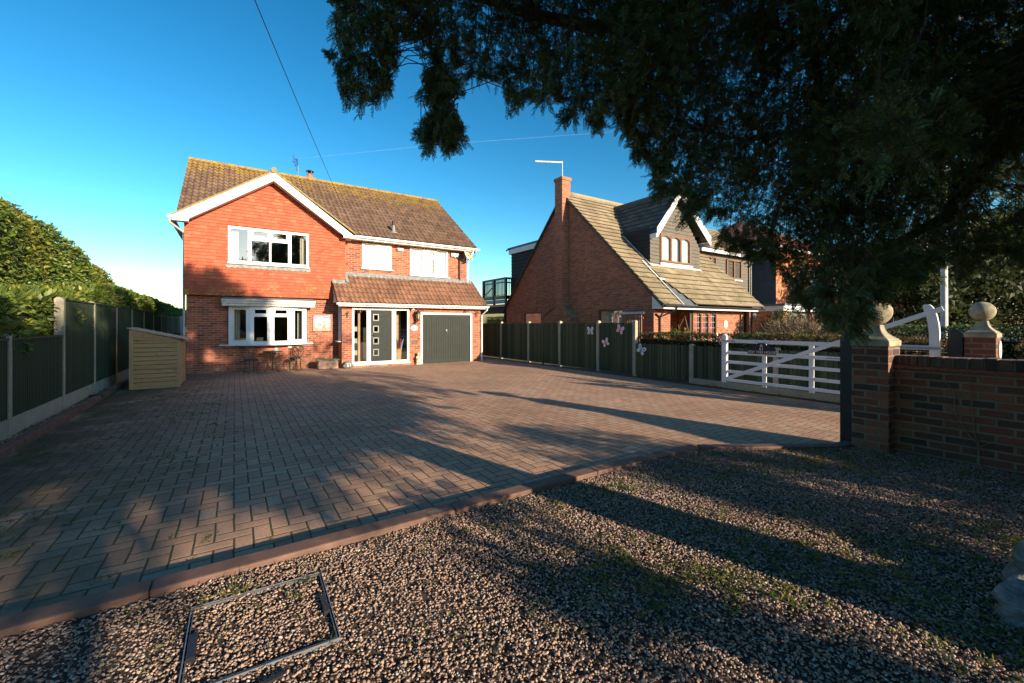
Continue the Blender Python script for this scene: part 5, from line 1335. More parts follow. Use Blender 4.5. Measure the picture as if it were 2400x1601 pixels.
m.face([(12.88, NRY, NRZ), (20.05, NRY, NRZ), (20.05, 20.6, nrz(20.6)), (12.88, 20.6, nrz(20.6))])
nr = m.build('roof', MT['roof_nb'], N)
m = MB(); V = Vector((0, c_, s_)); Nn = Vector((0, -s_, c_)); O = Vector((0, NE_Y, NE_Z))
m.face([O + Vector((14.0, 0, 0)) + V*0 + Nn*0.003, O + Vector((15.0, 0, 0)) + Nn*0.003, O + Vector((14.25, 0, 0)) + V*1.7 + Nn*0.004, O + Vector((14.0, 0, 0)) + V*1.7 + Nn*0.004])
m.build('valley', MT['lead_dark'], nr)
m = MB()
for a, b, w in ((0.0, 1.6, 0.06), (1.45, 2.7, 0.10)): m.obox(O + Vector((13.99, 0, 0)) + V*a + Nn*0.03, Vector((w, 0, 0)), V*(b-a), Nn*0.035)
m.obox(O + Vector((14.02, 0, 0)) + V*1.45 + Nn*0.05, Vector((0.35, 0, 0)), V*0.12, Nn*0.02)
m.obox(O + Vector((14.36, 0, 0)) + V*2.40 + Nn*0.045, Vector((3.55, 0, 0)), V*0.20, Nn*0.018)
m.obox(O + Vector((14.30, 0, 0)) + V*2.40 + Nn*0.045, Vector((0.08, 0, 0)), V*2.1, Nn*0.03)
m.obox(O + Vector((16.6, 0, 0)) + V*1.75 + Nn*0.036, Vector((0.10, 0, 0)), V*0.35, Nn*0.008); m.obox(O + Vector((16.72, 0, 0)) + V*1.35 + Nn*0.036, Vector((0.10, 0, 0)), V*0.33, Nn*0.008)
m.build('flashing', plain('bright lead', (0.50, 0.50, 0.47), 0.6, 0.2, 6), nr)
dkv = plain('dark verge', (0.07, 0.068, 0.055), 0.9, 0.3)
for x in (12.86, 20.03):
    m = MB(); m.prism([(x, NE_Y, NE_Z-0.02), (x, NRY, NRZ-0.02), (x, 20.6, nrz(20.6)-0.02), (x, 20.6, nrz(20.6)-0.12), (x, NRY, NRZ-0.13), (x, NE_Y, NE_Z-0.12)], (0.05, 0, 0)); m.build('verge', dkv, nr)
m = MB(); m.box(12.80, 12.90, 15.15, 15.45, NRZ-0.25, NRZ+0.08); m.tube([(12.87, NRY, NRZ+0.02), (20.08, NRY, NRZ+0.02)], 0.10, 10); m.build('ridge', MT['roof_nb'], nr)
m = MB(); m.box(12.79, 12.855, 15.0, 15.3, NRZ-0.42, NRZ+0.05); m.build('ridge_cap', MT['white'], nr)
# eaves
m = MB(); m.prism([(12.90, NY, 2.16), (12.90, NE_Y+0.02, 2.16), (12.90, NE_Y+0.02, 2.27), (12.90, NY, nrz(NY)-0.10)], (0.10, 0, 0)); m.build('box_end', MT['white_paint'], N)
m = MB(); m.box(13.0, 19.55, NE_Y+0.02, NE_Y+0.045, 2.15, 2.27); m.box(13.0, 19.55, NE_Y+0.045, NY, 2.16, 2.175); m.build('fascia', MT['white_paint'], N)
gutter(12.9, 20.0, NE_Y-0.03, 2.27, N, 'blackpipe')
m = MB(); m.tube([(13.62, NE_Y-0.03, 2.22), (13.62, NE_Y+0.0, 2.12), (13.30, NY-0.05, 1.86), (13.30, NY-0.05, 0)], 0.036, 8); m.tube([(13.06, NY-0.05, 1.98), (13.28, NY-0.05, 1.86)], 0.03, 8); m.build('downpipe', MT['blackpipe'], N)
# front bay with leaded lights and arched heads
m = MB(); y = NY-0.02
bxs = [15.36, 15.88, 16.40, 16.92]
m.box(15.30, 15.36, y-0.06, y+0.06, 0.75, 2.15); m.box(16.92, 17.0, y-0.06, y+0.06, 0.75, 2.15)
for x in bxs[1:3]: m.box(x-0.035, x+0.035, y-0.06, y+0.06, 0.75, 2.15)
m.box(15.36, 16.92, y-0.055, y+0.05, 0.75, 0.83)
for a, b in zip(bxs, bxs[1:]):
    a2, b2 = a+0.035, b-0.035; c0 = (a2+b2)/2; hw = (b2-a2)/2
    arc = [(c0+hw*math.cos(t), y-0.05, 1.93+0.12*math.sin(t)) for t in [math.pi*k/12 for k in range(13)]]
    m.prism([(b2, y-0.05, 2.15)] + arc + [(a2, y-0.05, 2.15)], (0, 0.09, 0))
bo = m.build('bay_window', MT['brown_frame'], N)
m = MB()
for a, b in zip(bxs, bxs[1:]):
    for k in range(1, 4): xx = a+0.035+(b-a-0.07)*k/4; m.box(xx-0.006, xx+0.006, y-0.02, y-0.01, 0.83, 2.05)
    for k in range(5): zz = 0.97+0.235*k; m.box(a+0.035, b-0.035, y-0.021, y-0.011, zz-0.006, zz+0.006)
m.build('lead_lattice', plain('pale lead strips', (0.50, 0.50, 0.46), 0.5), bo)
m = MB(); m.face([(15.33, y, 0.8), (16.95, y, 0.8), (16.95, y, 2.1), (15.33, y, 2.1)]); m.build('pane', MT['glass_dim'], bo)
for a, b in zip(bxs, bxs[1:]): curtain('curtain', a+0.03, a+0.38, 0.8, 2.1, y+0.035, MT['red_curtain'], bo, 3, 0.015)
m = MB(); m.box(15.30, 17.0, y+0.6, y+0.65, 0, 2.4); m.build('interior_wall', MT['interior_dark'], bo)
m = MB(); m.box(15.18, 15.299, NY-0.03, NY+0.06, 0, 2.15); m.build('corner_board', plain('dark stained board', (0.06, 0.045, 0.04), 0.6, 0.3), N)
m = MB(); m.box(14.1, 14.95, 11.54, 11.598, 0, 2.1); m.build('front_door', MT['brown_frame'], N)
m = MB(); m.box(19.0, 19.12, 9.80, 9.92, 0, 2.15); m.build('porch_post', MT['brown_frame'], N)
m = MB(); m.box(19.2, 19.26, NY, NY+1.6, 0, 2.2); m.build('side_panel', MT['black'], N)
# dormer
DX0, DX1, DY = 14.37, 17.84, 11.45; DAX, DAZ = 15.98, 7.38
m = MB()
def boards(mb, pts2, y, h=0.155, z0=3.7, z1=7.2, left=None, right=None, holes=()):
    z = z0
    while z < z1:
        zz = min(z+h, z1); zm = (z+zz)/2; a, b = left(zm), right(zm)
        if b-a > 0.05:
            segs = [(a, b)]
            for (h0, h1, g0, g1) in holes:
                if g0 < zm < g1: segs = [(a, h0), (h1, b)]
            for p, q in segs:
                n = random.Random(int(z*100)+int(p*7)); dy = n.uniform(-0.005, 0.005)
                mb.face([(p, y-0.026+dy, z), (q, y-0.026+dy, z+n.uniform(-0.006, 0.006)), (q, y, zz+0.01), (p, y, zz+0.01)], uv=[(p, z), (q, z), (q, zz), (p, zz)])
                mb.face([(p, y+0.0, z+0.002), (q, y+0.0, z+0.002), (q, y-0.026+dy, z), (p, y-0.026+dy, z)])
        z = zz
sl_ = (DAZ-5.30)/(DAX-14.53)
boards(m, None, DY, left=lambda z: max(DX0, DAX-(7.15-z)/1.28) if z > 5.0 else DX0, right=lambda z: min(DX1, DAX+(7.15-z)/1.12) if z > 5.0 else DX1, holes=[(15.0, 17.12, 4.10, 5.36)])
dm_ = m.build('dormer', MT['clad_grey'], N)
for x, sg in ((DX0, -1), (DX1, 1)):
    m = MB(); z = 3.9
    while z < 5.5:
        yq = NE_Y + (z+0.15-NE_Z)/K
        m.face([(x+sg*0.026, DY, z), (x+sg*0.026, yq+0.2, z), (x, yq+0.2, z+0.165), (x, DY, z+0.165)]); m.face([(x, DY, z+0.002), (x, yq+0.2, z+0.002), (x+sg*0.026, yq+0.2, z), (x+sg*0.026, DY, z)])
        z += 0.155
    m.build('dormer_cheek', MT['clad'], dm_)
m = MB(); Vl = Vector((14.40-DAX, 0, 5.32-DAZ)); Ll = Vl.length
for sx in (-1, 1):
    ex = 14.40 if sx < 0 else 18.20; ez = 5.32 if sx < 0 else 5.36
    dn = Vector((DAX-ex, 0, DAZ-ez)); Ls = dn.length; dn.normalize(); nv = Vector((-dn.z*(1 if dn.x > 0 else -1), 0, abs(dn.x))); nv = Vector((sx*abs(dn.z), 0, abs(dn.x)))
    def dclip(v, ex=ex, ez=ez, dn=dn):
        zz = ez + dn.z*v; yq = NE_Y + (zz-NE_Z)/K + 0.25
        return (0.0, yq-11.12)
    tiles(m, (ex, 11.12, ez), (0, 1, 0), dn, nv, 4, 0.285, 0.33, 0.0, 0.03, clip=dclip, ncourse=int(Ls/0.285), sub=3, seed=sx+5, lip=0.06)
m.tube([(DAX, 11.10, DAZ+0.02), (DAX, 15.4, DAZ+0.02)], 0.09, 8)
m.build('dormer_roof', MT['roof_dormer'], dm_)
m = MB()
m.prism([(DAX, 11.10, 7.36), (14.40, 11.10, 5.55), (14.40, 11.10, 5.13), (DAX, 11.10, 7.05)], (0, 0.03, 0)); m.prism([(DAX, 11.10, 7.36), (18.20, 11.10, 5.58), (18.20, 11.10, 5.16), (DAX, 11.10, 7.05)], (0, 0.03, 0))
m.box(14.37, 14.40, 11.13, 12.8, 5.14, 5.32); m.box(18.20, 18.23, 11.13, 12.8, 5.16, 5.34)
m.build('bargeboard', MT['white_paint'], dm_)
def three_light(x0, x1, z0, z1, y, n, name, parent, arch=True):
    mb = MB(); w = (x1-x0)/n
    for k in range(n+1): xx = x0+w*k; mb.box(xx-0.05, xx+0.05, y-0.06, y+0.02, z0, z1)
    for k in range(n): mb.box(x0+w*k+0.05, x0+w*(k+1)-0.05, y-0.055, y+0.015, z0, z0+0.08); mb.box(x0+w*k+0.05, x0+w*(k+1)-0.05, y-0.055, y+0.015, z1-0.07, z1)
    if arch:
        for k in range(n):
            a, b = x0+w*k+0.05, x0+w*(k+1)-0.05; c0 = (a+b)/2; hw = (b-a)/2
            mb.prism([(b, y-0.05, z1-0.07)] + [(c0+hw*math.cos(t), y-0.05, z1-0.22+0.13*math.sin(t)) for t in [math.pi*q/10 for q in range(11)]] + [(a, y-0.05, z1-0.07)], (0, 0.05, 0))
    o = mb.build(name, MT['brown_frame'], parent)
    g = MB(); g.face([(x0, y-0.02, z0), (x1, y-0.02, z0), (x1, y-0.02, z1), (x0, y-0.02, z1)]); g.build('pane', MT['glass_dim'], o)
    for k in range(n): curtain('curtain', x0+w*k+0.03, x0+w*(k+1)-(0.12 if k % 2 else 0.03), z0, z1, y+0.05, MT['curtain'], o, 3, 0.015)
    return o
three_light(15.04, 17.08, 4.24, 5.44, DY, 3, 'dormer_window', N)
m = MB(); m.box(14.95, 17.2, DY-0.10, DY-0.03, 4.06, 4.20); m.build('dormer_sill', MT['offwhite'], N)
m = MB(); m.box(15.0, 17.12, DY+0.3, DY+0.32, 4.0, 5.5); m.build('dormer_room', MT['interior'], N)
# boarded wing set back to the right
WY = 12.6
m = MB(); boards(m, None, WY, z0=2.2, z1=5.3, left=lambda z: 19.3, right=lambda z: 24.5, holes=[])
m.box(19.3, 24.4, WY+0.05, 18, 0, 5.28)
wg = m.build('wing_wall', MT['clad_grey'], N)
m = MB(); m.box(19.3, 24.7, WY-0.36, WY-0.33, 5.24, 5.40); m.build('wing_fascia', MT['white_paint'], wg)
m = MB(); tiles(m, (19.2, WY-0.4, 5.42), (1, 0, 0), (0, 0.8, 0.6), (0, -0.6, 0.8), 5.6, 0.29, 0.33, 0.0, 0.03, ncourse=11, sub=3, seed=44, lip=0.05); m.face([(19.2, 15.0, 7.35), (24.8, 15.0, 7.35), (24.8, 18, 5.4), (19.2, 18, 5.4)]); m.build('wing_roof', MT['roof_nb'], wg)
three_light(20.15, 21.0, 4.0, 5.10, WY-0.03, 2, 'wing_window', N, False); three_light(22.05, 23.45, 4.05, 5.08, WY-0.03, 2, 'wing_window', N, False)
m = MB(); m.box(21.95, 23.55, WY-0.10, WY-0.03, 3.95, 4.03); m.build('wing_sill', MT['offwhite'], N)
m = MB(); m.tube([(24.42, WY-0.3, 5.25), (24.45, WY-0.08, 5.0), (24.45, WY-0.08, 0)], 0.04, 8); m.build('downpipe', MT['lead'], N)
m = MB(); m.tube([(24.30, WY-0.06, 5.2), (24.30, WY-0.06, 0)], 0.04, 8); m.build('downpipe', MT['blackpipe'], N)
# flat roofed boarded part behind, with annexe below
m = MB(); z = 2.9
while z < 5.62:
    m.face([(13.37, 16, z), (13.37, 20.4, z), (13.40, 20.4, z+0.20), (13.40, 16, z+0.20)]); m.face([(13.40, 16, z), (13.40, 20.4, z), (13.37, 20.4, z), (13.37, 16, z)]); z += 0.19
m.box(13.41, 19.5, 16, 20.4, 2.9, 5.6); m.build('rear_wall', MT['clad'], N)
m = MB(); m.box(13.30, 13.33, 16, 20.55, 5.62, 5.90); m.box(13.30, 19.6, 20.52, 20.55, 5.62, 5.90); m.build('rear_fascia', MT['white_paint'], N)
m = MB(); m.box(13.27, 19.7, 15.9, 20.62, 5.91, 6.0); m.tube([(13.25, 20.5, 5.92), (13.25, 20.72, 5.88)], 0.05, 6); m.build('rear_roof', MT['lead_dark'], N)
m = MB(); m.box(12.95, 18, 20.4, 23.8, 0, 2.58); m.build('annexe_wall', MT['clad'], N)
m = MB(); m.box(12.86, 18, 20.36, 23.9, 2.60, 2.74); m.build('annexe_fascia', plain('pinkish fascia', (0.36, 0.28, 0.26), 0.6), N)
m = MB(); m.box(12.93, 12.96, 20.5, 23.2, 1.55, 2.2); m.build('annexe_window', MT['glass'], N)
# balcony
bx, by0, by1 = 13.15, 20.62, 23.25
m = MB()
for y in (by0, (by0+by1)/2, by1): m.box(bx-0.06, bx+0.06, y-0.06, y+0.06, 2.75, 4.30)
m.box(bx-0.05, bx+0.05, by0, by1, 4.22, 4.32); m.box(bx-0.04, bx+0.04, by0, by1, 4.02, 4.08); m.box(bx-0.06, bx+0.06, by0, by1, 3.06, 3.26)
n = 18
for k in range(n):
    y = by0+(by1-by0)*(k+0.5)/n; m.box(bx-0.02, bx+0.02, y-0.022, y+0.022, 3.2, 4.25)
m.box(bx, 15.5, by0-0.05, by0+0.05, 4.22, 4.32); m.box(bx, 15.5, by0-0.04, by0+0.04, 3.98, 4.05); m.box(bx, 15.5, by0-0.06, by0+0.06, 3.06, 3.26)
for k in range(16): x = bx+2.3*(k+0.5)/16; m.box(x-0.02, x+0.02, by0-0.02, by0+0.02, 3.2, 4.25)
m.obox((bx-0.03, by0, 3.3), (0, by1-by0, 0.0), (0.03, 0, 0), (0, 0, 0.02)); m.obox((bx-0.03, (by0+by1)/2, 3.85), (0, (by1-by0)/2, -0.6), (0.03, 0, 0), (0, 0, 0.07))
m.build('balcony', MT['black'], N)
m = MB(); m.box(bx-0.02, bx+0.0, by0+0.1, by1-0.1, 2.80, 3.04); m.build('balcony_skirt', MT['deck_blue'], N)

t = thing('television_aerial', 'white boxed aerial on a pole above the tall chimney', 'aerial', (12.85, 15.2, 8.42))
m = MB(); m.tube([(12.70, 15.05, 7.9), (12.70, 15.05, 9.15)], 0.022, 8); m.build('pole', MT['grey_metal'], t)
m = MB(); m.obox((12.70, 15.02, 9.05), (-1.0, 0.78, 0.10), (0.03, 0.04, 0), (0, 0, 0.07)); m.build('antenna', MT['offwhite'], t)
t = thing('trellis_panel', 'pinkish slatted timber panel against the chalet gable', 'trellis', (12.7, 11, 0))
m = MB()
for k in range(9): y = 10.50+0.115*k; m.box(12.70, 12.73, y, y+0.075, 0.2, 1.98)
m.box(12.73, 12.76, 10.45, 11.52, 1.80, 1.86); m.build('slat', MT['trellis'], t); m = MB(); m.box(12.67, 12.80, 10.42, 11.56, 1.985, 2.06); m.build('cap', MT['offwhite'], t)
t = thing('oval_plaque', 'pale oval plaque on the chalet front beside the leaded window', 'plaque', (17.9, NY, 1.6)); m = MB(); m.prism([(17.78+0.15*math.cos(2*math.pi*k/24), NY-0.02, 1.58+0.18*math.sin(2*math.pi*k/24)) for k in range(24)], (0, 0.018, 0)); m.build('face', plain('pale ceramic', (0.55, 0.52, 0.42), 0.5, 0.2, 20), t); text('63', 0.15, MT['lead_dark'], 'numeral', t, (17.78, NY-0.021, 1.58), FACE_Y, 0.0005)
t = thing('porch_lamp', 'small lantern hanging at the corner of the chalet porch', 'lantern', (19.3, 9.9, 1.9)); m = MB(); m.lathe([(0.04, 1.80), (0.10, 1.98), (0.11, 2.0), (0.03, 2.08)], (19.3, 9.75, 0), 6); m.build('glass', MT['lead'], t); m = MB(); m.tube([(19.3, 9.75, 2.08), (19.3, 9.75, 2.2)], 0.012, 6); m.build('rod', MT['black'], t)
t = thing('hanging_basket', 'empty wire hanging basket in the chalet porch', 'basket', (14.7, 9.9, 1.2)); m = MB()
for k in range(3): a = 2.1*k; m.tube([(14.55, 9.95, 1.92), (14.55+0.26*math.cos(a), 9.95+0.26*math.sin(a), 1.32)], 0.010, 5)
m.lathe([(0.05, 1.12), (0.20, 1.2), (0.27, 1.32), (0.25, 1.32), (0.15, 1.2)], (14.55, 9.95, 0), 14); m.build('basket', MT['twigs'], t)

# ---------------------------------------------------------------- house and garage beyond
B = thing('brick_house', 'orange brick house with hipped red roof seen through the yew', 'house', (32, 15, 0))
m = MB(); m.wall('y', 11.9, 26.0, 37, -0.05, 6.1, [(30.2, 31.8, 3.6, 5.0), (34, 35.8, 3.6, 5.0), (30.0, 32.0, 0.9, 2.3)], 0.12); m.wall('x', 37, 11.9, 21, 0, 6.1, sgn=1); m.build('wall', MT['brick_far'], B)
m = MB(); m.wall('x', 25.99, 11.9, 21, -0.05, 6.1); m.build('rendered_wall', plain('slate grey render', (0.085, 0.09, 0.10), 0.9, 0.15, 3.0), B)
m = MB(); e = [(25.6, 11.5, 6.05), (37.4, 11.5, 6.05), (37.4, 21.4, 6.05), (25.6, 21.4, 6.05)]; r0, r1 = (30.4, 16.4, 9.0), (32.6, 16.4, 9.0)
for f in ([e[0], e[1], r1, r0], [e[1], e[2], r1], [e[2], e[3], r0, r1], [e[3], e[0], r0]): m.face(f)
m.build('roof', MT['roof_far'], B)
m = MB(); m.box(25.62, 37.4, 11.5, 11.54, 5.88, 6.03); m.box(25.6, 25.64, 11.55, 21.4, 5.88, 6.03); m.build('fascia', MT['white_paint'], B)
for a, b, c, d in ((30.2, 31.8, 3.6, 5.0), (34, 35.8, 3.6, 5.0), (30.0, 32.0, 0.9, 2.3)): window(B, a, b, c, d, 11.98, 0.08, mull=[((a+b)/2, 0.05, c, d)], glass='glass')
m = MB(); m.tube([(29.2, 11.82, 5.9), (29.2, 11.82, 0)], 0.05, 8); m.build('downpipe', MT['offwhite'], B)
t = thing('far_garage', 'flat roofed garage with white fascia behind the bare shrub', 'garage', (26.5, 10.9, 0)); Gq = t
m = MB(); m.box(23.75, 24.25, 10.55, 10.95, -0.05, 2.3); m.box(23.75, 24.0, 10.95, 16, -0.05, 2.3); m.build('wall', MT['brick_far'], t); m = MB(); m.box(27.2, 27.7, 10.55, 11.8, -0.05, 2.3); m.build('wall', MT['brick_far'], t)
m = MB(); m.box(23.65, 23.70, 10.45, 16, 2.28, 2.55); m.box(23.70, 28, 10.42, 10.47, 2.28, 2.55); m.build('fascia', MT['white_paint'], t); m = MB(); m.box(23.6, 28, 10.38, 16, 2.56, 2.66); m.build('roof', MT['lead_dark'], t)
m = MB(); m.box(24.25, 27.2, 10.80, 10.84, 0, 2.27); m.build('door', plain('weathered garage door', (0.13, 0.13, 0.12), 0.7, 0.3), t)
B = thing('brick_house', 'gabled brick house beyond the dark evergreens', 'house', (45, 12, 0))
m = MB(); m.wall('y', 10, 41, 50, -0.05, 5.2); m.face([(41, 10, 5.2), (50, 10, 5.2), (45.5, 10, 8.2)]); m.wall('x', 41, 10, 18, -0.05, 5.2); m.build('wall', MT['brick_far'], B)
m = MB(); m.face([(40.6, 9.6, 5.0), (45.5, 9.6, 8.4), (45.5, 18, 8.4), (40.6, 18, 5.0)]); m.face([(50.4, 9.6, 5.0), (45.5, 9.6, 8.4), (45.5, 18, 8.4), (50.4, 18, 5.0)]); m.build('roof', MT['roof_far'], B)
m = MB(); m.prism([(45.5, 9.58, 8.35), (40.6, 9.58, 4.95), (40.6, 9.58, 4.7), (45.5, 9.58, 8.05)], (0, 0.03, 0)); m.build('bargeboard', MT['white_paint'], B)

# ---------------------------------------------------------------- planting
NR = np.random.default_rng(7)
def wav(x, y, s, seed):
    r = np.random.default_rng(seed); o = np.zeros_like(x)
    for k in range(5):
        a, b, p = r.uniform(-1, 1, 3); f = s*(1.3**k); o += np.sin((a*x+b*y)*f*3 + p*9)/(1.2**k)
    return o/3.0

def hedge(name, label, cat, mat, xf, xb, y0, y1, hfun, z0, dens, L, Wd, seed, bulge=0.12, up=0.0, group=None, near=None, grow=0.25):
    """clipped hedge running along y; front face at x=xf looking towards -x or +x depending on xb"""
    rg = np.random.default_rng(seed); sg = 1.0 if xf > xb else -1.0
    t = thing(name, label, cat, ((xf+xb)/2, (y0+y1)/2, 0), group)
    hm = max(hfun(y0), hfun((y0+y1)/2), hfun(y1)); wd = abs(xf-xb)
    n = int(dens*(y1-y0)*(hm-z0+wd*0.9)); y = rg.uniform(y0, y1, n) if near is None else y0+(y1-y0)*rg.uniform(0, 1, n)**near
    h = np.array([hfun(v) for v in y]); s = rg.uniform(0, 1, n)*(h-z0+wd*0.9)
    face = s < (h-z0)
    z = np.where(face, z0+s, h); ix = np.where(face, 0.0, s-(h-z0))
    rnd = 0.22; e = np.clip((z-(h-rnd))/rnd, 0, 1)
    ix = np.where(face, e**2*rnd*0.8, ix); z = np.where(face, z, h-np.clip((0.25-ix)/0.25, 0, 1)**2*0.06)
    b = bulge*wav(y, z, 1.1, seed) + bulge*0.5*wav(y, z, 3.1, seed+1)
    depth = rg.exponential(0.05, n)
    nx = np.where(face, 1-0.7*e, 0.12); nz = np.where(face, 0.1+0.7*e, 1.0)
    out = np.stack([sg*nx, np.zeros(n), nz], 1)
    P = np.stack([xf - sg*ix, y, z], 1) + norm(out)*(b-depth)[:, None]
    Dv = norm(out*0.5 + rg.normal(0, 0.55, (n, 3)) + np.array([0, 0, up]))
    Nv = norm(out + rg.normal(0, 0.45, (n, 3)) + np.array([0, 0, 0.5]))
    sc = rg.uniform(0.65, 1.2, n) * (1 + grow*np.clip((y-y0)/25, 0, 2))
    V, F = leaves(P, Dv, Nv, L*sc, Wd*sc)
    npmesh('foliage', V, F, mat, t)
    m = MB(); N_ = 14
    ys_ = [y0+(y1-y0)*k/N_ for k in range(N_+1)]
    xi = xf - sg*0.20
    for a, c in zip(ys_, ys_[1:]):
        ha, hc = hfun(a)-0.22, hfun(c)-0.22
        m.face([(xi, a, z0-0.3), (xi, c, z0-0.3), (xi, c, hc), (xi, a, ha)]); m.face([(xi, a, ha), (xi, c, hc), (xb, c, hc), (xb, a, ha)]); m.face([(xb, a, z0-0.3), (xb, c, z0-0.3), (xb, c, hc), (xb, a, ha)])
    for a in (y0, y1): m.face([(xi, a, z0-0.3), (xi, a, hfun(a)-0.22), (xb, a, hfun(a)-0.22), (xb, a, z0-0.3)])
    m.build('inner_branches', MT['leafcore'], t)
    return t

def lerp(*pts):
    xs_, ys_ = zip(*pts)
    return lambda v: float(np.interp(v, xs_, ys_))
hedge('tall_hedge', 'tall domed hedge with yellow leaves along its crest', 'hedge', MT['laurel'], -3.75, -5.6, 9.5, 31, lerp((9.5, 3.8), (13.0, 4.08), (16, 3.98), (17.7, 3.82), (19.8, 3.42), (21.3, 3.12), (25, 2.9), (31, 2.7)), 1.7, 520, 0.105, 0.05, 3, 0.13, -0.25)
hedge('low_hedge', 'lower soft hedge with sunny top just behind the lowest fence panel', 'hedge', MT['lowleaf'], -2.70, -3.7, 5.2, 14.6, lerp((5, 2.02), (10.4, 2.06), (12, 2.25), (14.6, 2.38)), 1.2, 620, 0.13, 0.055, 5, 0.10, -0.05)
hedge('low_hedge', 'long hedge receding behind the panel fence to the house corner', 'hedge', MT['lowleaf'], -2.75, -3.9, 14.7, 50, lerp((14.7, 2.55), (18, 2.66), (22, 2.62), (30, 2.5), (50, 2.45)), 1.7, 330, 0.12, 0.055, 6, 0.09, -0.1, near=1.6)
hedge('russet_hedge', 'clipped russet brown hedge topping the low close board fence', 'hedge', MT['beech'], 10.36, 11.1, 2.0, 8.75, lerp((2, 1.30), (8.7, 1.36)), 0.7, 1500, 0.05, 0.03, 8, 0.05, 0.1, grow=0)
hedge('green_hedge', 'sunny green hedge behind the gate heel and far pillar', 'hedge', MT['shrub'], 11.25, 12.3, -3.5, 3.4, lerp((-3.5, 1.42), (3.4, 1.55)), 0.5, 900, 0.07, 0.035, 9, 0.09, 0.1, grow=0)
hedge('russet_hedge', 'rusty low hedge along the verge beyond the far pillar', 'hedge', MT['beech'], 10.35, 10.9, -4.5, 1.2, lerp((-4.5, 1.22), (1.2, 1.27)), 0.4, 1200, 0.05, 0.03, 10, 0.05, 0.1, grow=0)

def bush(name, label, cat, c, r, mat, n, L, Wd, seed, group=None, core=True, flat=1.0):
    rg = np.random.default_rng(seed); t = thing(name, label, cat, (c[0], c[1], 0), group)
    d = norm(rg.normal(0, 1, (n, 3))); rad = (0.55+0.45*rg.uniform(0, 1, n)**0.4)*(1+0.16*wav(d[:, 0]*3, d[:, 2]*3+d[:, 1]*2, 1.0, seed))
    P = np.array(c) + d*rad[:, None]*np.array(r); keep = P[:, 2] > 0.0
    P, d = P[keep], d[keep]; k = len(P)
    V, F = leaves(P, norm(d*0.6+rg.normal(0, 0.6, (k, 3))), norm(d+rg.normal(0, 0.6, (k, 3))), L*rg.uniform(0.6, 1.2, k), Wd*rg.uniform(0.7, 1.2, k)); npmesh('foliage', V, F, mat, t)
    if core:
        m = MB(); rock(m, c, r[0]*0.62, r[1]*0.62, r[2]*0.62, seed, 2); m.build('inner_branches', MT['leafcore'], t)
    return t
def twigbush(name, label, cat, c, r, n, seed, th=0.010, mat='twigs', ln=0.5):
    rg = np.random.default_rng(seed); t = thing(name, label, cat, (c[0], c[1], 0))
    d = norm(rg.normal(0, 1, (n, 3)) + np.array([0, 0, 0.3])); P = np.array(c) + d*(rg.uniform(0.1, 1, n)**0.5)[:, None]*np.array(r)*0.85
    P[:, 2] = np.maximum(P[:, 2], 0.02)
    V, F = leaves(P, norm(d+rg.normal(0, 0.7, (n, 3))), rg.normal(0, 1, (n, 3)), rg.uniform(0.4, 1.1, n)*ln, th*rg.uniform(0.6, 1.6, n)); npmesh('twigs', V, F, MT[mat], t)
    return t
twigbush('bare_shrub', 'wide bare brown twiggy shrub in front of the flat garage', 'shrub', (16.3, 6.3, 0.75), (1.9, 2.3, 1.12), 9000, 21, 0.016)
twigbush('bare_shrub', 'sandy bare shrub directly behind the near gate pillar', 'shrub', (14.7, 4.2, 0.6), (1.2, 1.3, 1.05), 4500, 22, 0.014)
bush('evergreen_shrub', 'dark green rounded shrub against the garage wall', 'shrub', (19.6, 8.6, 1.1), (0.9, 0.9, 1.05), MT['shrub'], 2600, 0.14, 0.07, 23)
bush('garden_plant', 'bright green leafy plant poking over the russet hedge by the chalet porch', 'plant', (11.35, 7.9, 1.05), (0.28, 0.75, 0.42), MT['weed'], 260, 0.12, 0.07, 24, core=False)
t = thing('climbing_plant', 'dry climber trailing down the chalet porch post', 'climber', (19.35, 9.7, 0)); m = MB(); rg = random.Random(3)
for q in range(5):
    p = [(19.3+rg.uniform(-0.1, 0.25), 9.75+rg.uniform(-0.15, 0.1), 2.0)]
    for k in range(8): p.append((p[-1][0]+rg.uniform(-0.09, 0.09), p[-1][1]+rg.uniform(-0.05, 0.05), p[-1][2]-0.23))
    m.tube(p, 0.012, 5)
m.build('stem', MT['twigs'], t)
twigbush('bare_tree', 'thin bare tree top showing between the two houses', 'tree', (15.5, 34, 2.6), (2.6, 2.6, 2.7), 900, 27, 0.03, ln=1.4)

